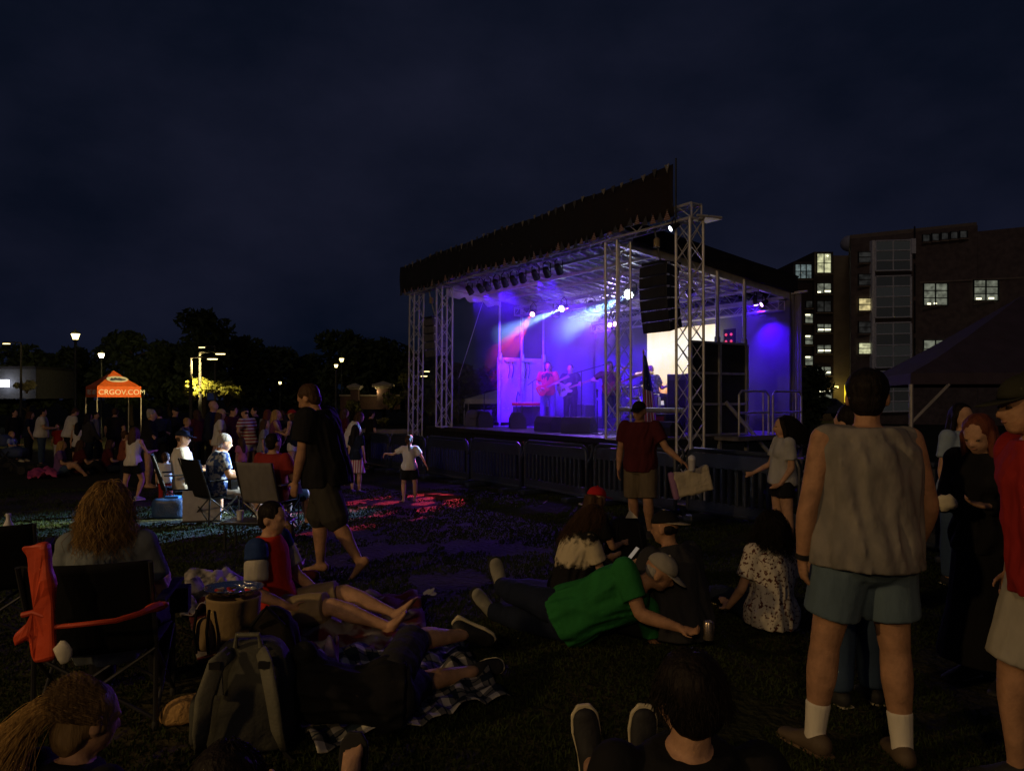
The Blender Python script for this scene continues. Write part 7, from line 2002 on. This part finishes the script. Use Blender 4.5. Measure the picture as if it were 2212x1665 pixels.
# stroller at the far left
def stroller():
    p = gp(28, 19.0)
    t = thing('baby_stroller', 'dark blue stroller parked at the far left', 'stroller', p)
    MBL = M('stroller_cloth', (.03, .05, .12), .7, bump=.2)
    for (x, y, r) in ((-.3, -.25, .14), (-.3, .25, .14), (.35, -.2, .11), (.35, .2, .11)):
        c = p + Vector((x, y, r)); w_ = soft(MB().lathe([(r * .8, -.02), (r, -.018), (r, .018), (r * .8, .02)], 16, c, (Vector((1, 0, 0)), EZ, Vector((0, 1, 0)))).build('wheel', M('rubber_dark'), t))
    for y in (-.25, .25):
        soft(MB().tube([p + Vector((.35, y * .8, .11)), p + Vector((-.1, y, .55)), p + Vector((-.55, y, 1.02))], .014, 6).build('frame_tube', M('chair_tube'), t))
        soft(MB().bar(p + Vector((-.3, y, .14)), p + Vector((.05, y, .6)), .014).build('frame_tube', M('chair_tube'), t))
    soft(MB().bar(p + Vector((-.55, -.25, 1.02)), p + Vector((-.55, .25, 1.02)), .016).build('push_bar', M('chair_tube'), t))
    loft_bag('seat', p + Vector((.05, 0, .42)), (Vector((1, 0, 0)), Vector((0, 1, 0))), (.6, .42, .3), [(0, .7, .8, 0), (.2, 1, 1, 0), (1, 1.0, 1, 0)], MBL, t)
    rg = []
    for i in range(8):
        a = math.pi * .5 * i / 7; rg.append((p + Vector((-.15 - .1 * math.cos(a), 0, .72 + .30 * math.sin(a))), Vector((.30 * math.cos(a) + .02, 0, 0)), Vector((0, .24, 0))))
    MB().rings(rg, 14).build('hood', MBL, t, smooth=True)
stroller()
person('fair haired small child seated in the dark stroller', .95, gp(28, 19.0), -90, dict(SITC, head=1.35), 'm', 1.1, pz=.62, vox=.022, top=('tee', LBL), bottom=('pants', NAVY), hair=('short', HBL), shoes=SNG)
# dark canopy tent at the right
def dark_canopy():
    Y = 7.6; c = W(1968, 852, Y)
    t = thing('dark_canopy', 'dark purple pop up canopy at the far right', 'canopy', gp(1968, Y))
    CV = M('dark_purple_canvas', (.035, .026, .050), .85, var=.2, bump=.3, bscale=4)
    e1, e2 = Vector((.98, -.18, 0)).normalized(), Vector((.30, .95, 0)).normalized(); w = 3.0
    z0, z1 = W(1968, 830, Y).z, W(1968, 806, Y).z
    c0 = Vector((c.x, Y, 0)); cs = [c0, c0 + e1 * w, c0 + e1 * w + e2 * w, c0 + e2 * w]; pk = (cs[0] + cs[2]) / 2 + EZ * (z1 + .95)
    for i in range(4):
        a, b_ = cs[i], cs[(i + 1) % 4]
        V = []
        for k in range(7):
            f = k / 6; V += [Vector((*a.lerp(pk, f).xy, z1 + (pk.z - z1) * f ** 1.1)), Vector((*b_.lerp(pk, f).xy, z1 + (pk.z - z1) * f ** 1.1))]
        MB().add(V, [(2 * k, 2 * k + 1, 2 * k + 3, 2 * k + 2) for k in range(6)]).build('canopy_panel', CV, t).modifiers.new('thick', 'SOLIDIFY').thickness = .01
        MB().poly([a + EZ * z0, b_ + EZ * z0, b_ + EZ * z1, a + EZ * z1], .01, (b_ - a).cross(EZ)).build('valance', CV, t)
        soft(MB().bar(Vector((a.x, a.y, gz(a.x, a.y))), a + EZ * z0, .022, n=8).build('leg', M('canopy_leg', (.35, .34, .36), .4, metal=.5), t))
        soft(MB().bar(a + EZ * (z0 - .40) , a.lerp(b_, .12) + EZ * (z0 + .0), .016, n=6).build('strut', M('canopy_leg'), t))
dark_canopy()

# black chair and bottle at the far left edge, scraps by the barriers
camp_chair('black camp chair cut off by the left picture edge', gp(-12, 5.0), 25, FBK, .95)
t = thing('water_bottle', 'clear bottle standing in the chair at the left edge', 'bottle', gp(18, 5.0) + EZ * .60)
soft(MB().lathe([(.03, 0), (.032, .01), (.032, .13), (.014, .17), (.014, .19), (.016, .19), (.016, .21)], 14, gp(18, 5.0) + EZ * .66).build('bottle_wall', CLR, t))
SCR_ = [M('scrap_white', (.6, .58, .6), .7), M('scrap_violet', (.35, .2, .55), .6)]
for k, (x, y) in enumerate(((1150, 1062), (1178, 1088), (1310, 1078), (1435, 1108), (1470, 1120), (1496, 1118), (1512, 1096), (1540, 1062), (1260, 1095), (1610, 1130))):
    p = gpx(x, y)
    t = thing('paper_scrap', ['white scrap below the far end of the barriers', 'violet scrap beside the white one by the far barriers', 'white scrap left of the man with the blanket', 'violet scrap right under the carried blanket', 'white scrap a step behind the carried blanket', 'violet streamer scrap near the near truss foot', 'white scrap close to the near truss foot', 'violet scrap against the barrier right of the truss', 'white scrap in front of the centre barriers', 'violet scrap nearest the girl in the pale shirt'][k], 'litter', p, 'paper scraps by the barriers')
    a = k * 1.1; ux = Vector((math.cos(a), math.sin(a), .15)).normalized(); uy = ux.cross(EZ).normalized()
    L_ = .05 + .02 * (k % 3)
    MB().poly([p + EZ * .03 - ux * L_ - uy * .015, p + EZ * .03 + ux * L_ * .9 - uy * .02, p + EZ * .045 + ux * L_ + uy * .018, p + EZ * .035 - ux * L_ * .8 + uy * .02], .004, EZ).build('scrap', SCR_[k % 2], t)
# ------------------------------------------------------------------ brick building at the right
BRK = M('brick_wall', (.155, .118, .104), .9, var=.25, vscale=2.5, bump=.4, bscale=14)
CON = M('concrete_strip', (.26, .21, .16), .9, var=.15, vscale=1.2)
DKM = M('dark_window_frame', (.03, .03, .032), .5, metal=.3)
WFR = M('pale_mullion', (.85, .86, .86), .6)
def window_glow(name, c, s):
    """room seen through a window: brighter ceiling light, shapes of furniture"""
    m = bpy.data.materials.new(name); m.use_nodes = True
    n, l = m.node_tree.nodes, m.node_tree.links; b = n['Principled BSDF']; b.inputs['Base Color'].default_value = (.03, .03, .035, 1); b.inputs['Roughness'].default_value = .12
    tc = n.new('ShaderNodeTexCoord'); t = n.new('ShaderNodeTexNoise'); t.inputs['Scale'].default_value = 2.2; t.inputs['Detail'].default_value = 4; l.new(tc.outputs['Object'], t.inputs['Vector'])
    r = n.new('ShaderNodeValToRGB'); r.color_ramp.elements[0].position = .35; r.color_ramp.elements[0].color = tuple(x * .25 for x in c) + (1,); r.color_ramp.elements[1].position = .65; r.color_ramp.elements[1].color = c + (1,)
    l.new(t.outputs['Fac'], r.inputs['Fac']); l.new(r.outputs['Color'], b.inputs['Emission Color']); b.inputs['Emission Strength'].default_value = s
    return m
G_WARM = window_glow('room_warm', (1, .82, .38), .8); G_BRT = window_glow('room_bright', (.95, .95, .55), .8); G_DIM = window_glow('room_dim', (.42, .45, .34), .42); G_BLUE = window_glow('room_blue', (.32, .42, .42), .5); G_FAINT = window_glow('room_faint', (.3, .3, .28), .07)
STRIP = M('ceiling_tube', (1, 1, .9), .4, var=0, emit=(1, .95, .62), es=2.2)
GLDK = M('dark_glass', (.02, .022, .03), .08, var=.1, spec=.8)
bld = thing('brick_building', 'large brick building with a glazed stair tower and lit windows', 'building', W(2000, 900, 58))
# facade plane: from photo column x at depth Yf(x)
def Yf(x): return 62 - (x - 1840) / 372 * 5
def Fp(x, y, d=0.0):
    p = W(x, y, Yf(x)); return p - Vector((0, 1, 0)) * d
def wallpoly(pts, name, mat, depth=9.0, par=None):
    V0 = [Fp(x, y) for x, y in pts]; V1 = [v + Vector((.40, .91, 0)) * depth for v in V0]; n = len(pts)
    MB().add(V0 + V1, [tuple(reversed(range(n))), tuple(range(n, 2 * n))] + [(k, (k + 1) % n, n + (k + 1) % n, n + k) for k in range(n)]).build(name, mat, par or bld)
wallpoly([(1838, 925), (1838, 514), (2112, 486), (2112, 925)], 'wall', BRK)
wallpoly([(2112.5, 925), (2112.5, 500), (2420, 470), (2420, 925)], 'wall', BRK, 8.5)
wallpoly([(1836, 516), (1836, 508), (2110, 480), (2110, 489)], 'cornice', CON, 9.6)
for y0, y1 in ((612, 604), (760, 756)):
    V = [(1985, y0), (1985, y0 - 3), (2212, y1 - 6), (2212, y1 - 2)]
    MB().add([Fp(x, y, .12) for x, y in V] + [Fp(x, y, -.05) for x, y in V], [(3, 2, 1, 0), (4, 5, 6, 7), (0, 1, 5, 4), (1, 2, 6, 5), (2, 3, 7, 6), (3, 0, 4, 7)]).build('string_course', CON, bld)
def window(x0, y0, x1, y1, glow_, cols=2, rows=2, strip=None, frame=DKM, fp=Fp, par=None, lowrow=False, fw=.07):
    par = par or bld
    a, b_, c, d = fp(x0, y0, .14), fp(x1, y0, .14), fp(x1, y1, .14), fp(x0, y1, .14)
    w = thing_part('window', par)
    out = Vector((0, -1, 0))
    for i in range(cols):
        for j in range(rows):
            def q(u, v): return a.lerp(b_, u).lerp(d.lerp(c, u), v)
            e = .02
            P_ = [q((i + e) / cols, (j + e) / rows), q((i + 1 - e) / cols, (j + e) / rows), q((i + 1 - e) / cols, (j + 1 - e) / rows), q((i + e) / cols, (j + 1 - e) / rows)]
            MB().poly(P_, .03, out).build('pane', glow_, w)
    mb = MB()
    def bar(p, q_): mb.box((p + q_) / 2 + out * .06, ((q_ - p).length + fw, .12, fw), ((q_ - p).normalized(), Vector((0, 1, 0)), (q_ - p).normalized().cross(Vector((0, 1, 0))))) 
    for i in range(cols + 1): bar(a.lerp(b_, i / cols), d.lerp(c, i / cols))
    for j in range(rows + 1): bar(a.lerp(d, j / rows) + out * .01, b_.lerp(c, j / rows) + out * .01)
    mb.build('frame', frame, w)
    MB().box((c + d) / 2 + out * .12 - EZ * .1, ((c - d).length + .2, .2, .1)).build('sill', CON, w)
    if strip:
        for s0, s1, yy in strip:
            p, q_ = fp(s0, yy, .17), fp(s1, yy, .17)
            MB().box((p + q_) / 2 + out * .02, ((q_ - p).length, .03, .13)).build('ceiling_lamp', STRIP, w)
    return w
def thing_part(name, par):
    o = bpy.data.objects.new(name, None); COL.objects.link(o); o.parent = par; o.empty_display_size = .1
    return o
# right windows
window(1992, 613, 2044, 660, G_DIM, 2, 3, [(2000, 2010, 657), (2014, 2022, 656)])
window(2100, 606, 2153, 650, G_DIM, 2, 3, [(2104, 2124, 646), (2131, 2151, 645)])
window(1992, 735, 2044, 790, G_DIM, 2, 3, [(1995, 2040, 758)])
window(2100, 728, 2153, 780, G_FAINT, 2, 3)
for k in range(5): window(1990 + k * 20, 508 - k * 2, 2006 + k * 20, 523 - k * 2, G_FAINT, 1, 1, fw=.05)
# left windows beside the stair tower
for (y0, y1, g) in ((545, 568, G_FAINT), (593, 617, G_FAINT), (645, 672, G_WARM), (695, 720, G_FAINT), (741, 765, G_BRT)):
    window(1852, y0, 1880, y1, g, 1, 2)
# glazed stair tower
TWG = [M('stair_glass_%d' % k, (.05, .052, .055), .2, var=.1, emit=(.30, .31, .30), es=.016 + .008 * k) for k in range(3)]
tw = thing_part('stair_tower', bld)
for (y0, y1) in ((524, 588), (600, 688), (700, 795), (803, 890)):
    rows = 4 if y1 - y0 > 70 else 3
    for i in range(2):
        for j in range(rows):
            xa, xb = 1884 + i * 38, 1884 + (i + 1) * 38 - 1
            ya, yb = y0 + (y1 - y0) * j / rows, y0 + (y1 - y0) * (j + 1) / rows
            MB().poly([Fp(xa, ya, .5), Fp(xb, ya, .5), Fp(xb, yb - 1, .5), Fp(xa, yb - 1, .5)], .04, (0, 1, 0)).build('pane', TWG[(i * 3 + j * 5 + int(y0)) % 3], tw)
    for i in range(3):
        x = 1884 + i * 38
        MB().bar(Fp(x, y0, .58), Fp(x, y1, .58), .09 if i != 1 else .06, n=4).build('mullion', WFR, tw)
    for j in range(rows + 1):
        y = y0 + (y1 - y0) * j / rows
        MB().bar(Fp(1884, y, .58), Fp(1960, y - 2, .58), .06, n=4).build('mullion', WFR, tw)
MB().add([Fp(1878, 522, .5), Fp(1884, 522, .5), Fp(1884, 890, .5), Fp(1878, 890, .5)] + [Fp(1878, 522), Fp(1884, 522), Fp(1884, 890), Fp(1878, 890)], [(3, 2, 1, 0), (4, 5, 6, 7), (0, 1, 5, 4), (1, 2, 6, 5), (2, 3, 7, 6), (3, 0, 4, 7)]).build('tower_edge', WFR, tw)
MB().box(Fp(1964, 535, .3), (.35, .8, 1.2)).build('tower_edge', WFR, tw)

# dark rear wing
wing = thing('office_wing', 'dark office wing with a column of lit windows behind the stage', 'building', W(1780, 900, 70))
YW = 70.0
def Wp(x, y, d=0.0): return W(x, y, YW - d)
def wbox(x0, x1, y0, y1, mat, name, depth=8, off=0.0):
    a, c = Wp(x0, y1, off), Wp(x1, y0, off)
    MB().box(Vector(((a.x + c.x) / 2, YW - off + depth / 2, (a.z + c.z) / 2)), (c.x - a.x, depth, c.z - a.z)).build(name, mat, wing)
DKB = M('dark_wing_brick', (.06, .042, .040), .9, var=.2)
wbox(1714, 1758, 565, 930, DKB, 'wall', 8, 0); wbox(1758.5, 1800, 544, 930, DKB, 'wall', 8, .4); wbox(1800.5, 1840, 552, 930, CON, 'concrete_bay', 7, .2)
fpA = lambda x, y, d=0: Wp(x, y, d + .02); fpB = lambda x, y, d=0: Wp(x, y, d + .42)
window(1717, 571, 1753, 602, G_BLUE, 3, 2, None, DKM, fpA, wing)
window(1764, 548, 1795, 590, G_BRT, 2, 2, [(1786, 1789, 553)], DKM, fpB, wing)
window(1764, 612, 1795, 634, G_DIM, 2, 1, [(1766, 1773, 631), (1780, 1794, 629)], DKM, fpB, wing)
window(1764, 650, 1795, 674, G_FAINT, 2, 1, None, DKM, fpB, wing)
for y in (700, 745, 792):
    window(1764, y, 1795, y + 18, G_DIM, 2, 2, [(1768, 1794, y + 12)], DKM, fpB, wing)
for y in (678, 724, 769):
    window(1738, y, 1756, y + 20, G_DIM, 1, 2, [(1738, 1750, y + 2)], DKM, fpA, wing)
window(1740, 650, 1755, 665, G_FAINT, 1, 1, None, DKM, fpA, wing)
# entrance
window(1768, 842, 1797, 880, G_DIM, 2, 1, [(1770, 1794, 845)], DKM, fpB, wing)
MB().box(Wp(1784, 838, .9), (1.6, 1.2, .2)).build('entrance_canopy', CON, wing)
MB().box(Wp(1828, 850, .9), (.28, .16, 1.6)).build('wall_light', M('yellow_wall_light', (1, .9, .2), .4, var=0, emit=(1, .72, .03), es=1.2), wing)
MB().box(Wp(1806, 836, .6), (.35, .2, .16)).build('wall_light', M('amber_small_light', (1, .9, .3), .4, var=0, emit=(1, .85, .25), es=4), wing)
point('entrance_glow', Wp(1810, 852, 3.0), (1, .75, .25), 35, .2, wing)
soft(MB().ell(Wp(1836, 526, -2), Vector((.9, 0, 0)), Vector((0, .9, 0)), Vector((0, 0, .8)), 14, 8).build('roof_dome', M('pale_dome', (.45, .46, .5), .6), wing))
# parked vehicles and kerb by the entrance
def parked_car(label, x, y, Y, col):
    p = W(x, y, Y); p.z = W(x, y, Y).z
    t = thing('parked_car', label, 'car', p)
    prof = [(-2.1, .35), (-2.1, .75), (-1.5, .9), (-1.0, 1.35), (.6, 1.4), (1.2, .95), (2.0, .8), (2.15, .4)]
    V = [p + Vector((a, s_, z)) for s_ in (-.85, .85) for a, z in prof]; k = len(prof)
    bev(MB().add(V, [tuple(range(k)), tuple(reversed(range(k, 2 * k)))] + [(i, k + i, k + (i + 1) % k, (i + 1) % k) for i in range(k)]).build('body', col, t), .08, 3)
    for x_ in (-1.3, 1.3):
        for s_ in (-.8, .8):
            soft(MB().lathe([(.2, -.1), (.33, -.1), (.33, .1), (.2, .1)], 16, p + Vector((x_, s_, .33)), (Vector((1, 0, 0)), EZ, Vector((0, 1, 0)))).build('wheel', M('rubber_dark'), t))
    MB().box(p + Vector((-.1, -.865, 1.13)), (1.4, .02, .34)).build('side_window', GLDK, t)
    for s_ in (-.6, .6): MB().box(p + Vector((-2.1, s_, .72)), (.04, .3, .12)).build('tail_light', M('tail_light', (.6, .1, .02), .3, var=0, emit=(1, .25, .03), es=3), t)
parked_car('parked car with glowing orange lights by the building entrance', 1776, 905, 50, M('car_paint', (.10, .11, .13), .25, metal=.4, coat=.8))

for k, y in enumerate((560, 640, 720, 800)):
    MB().bar(Fp(1974, y - 70, .12), Fp(1974, y, .12), .07, n=6).build('downpipe', DKM, bld)
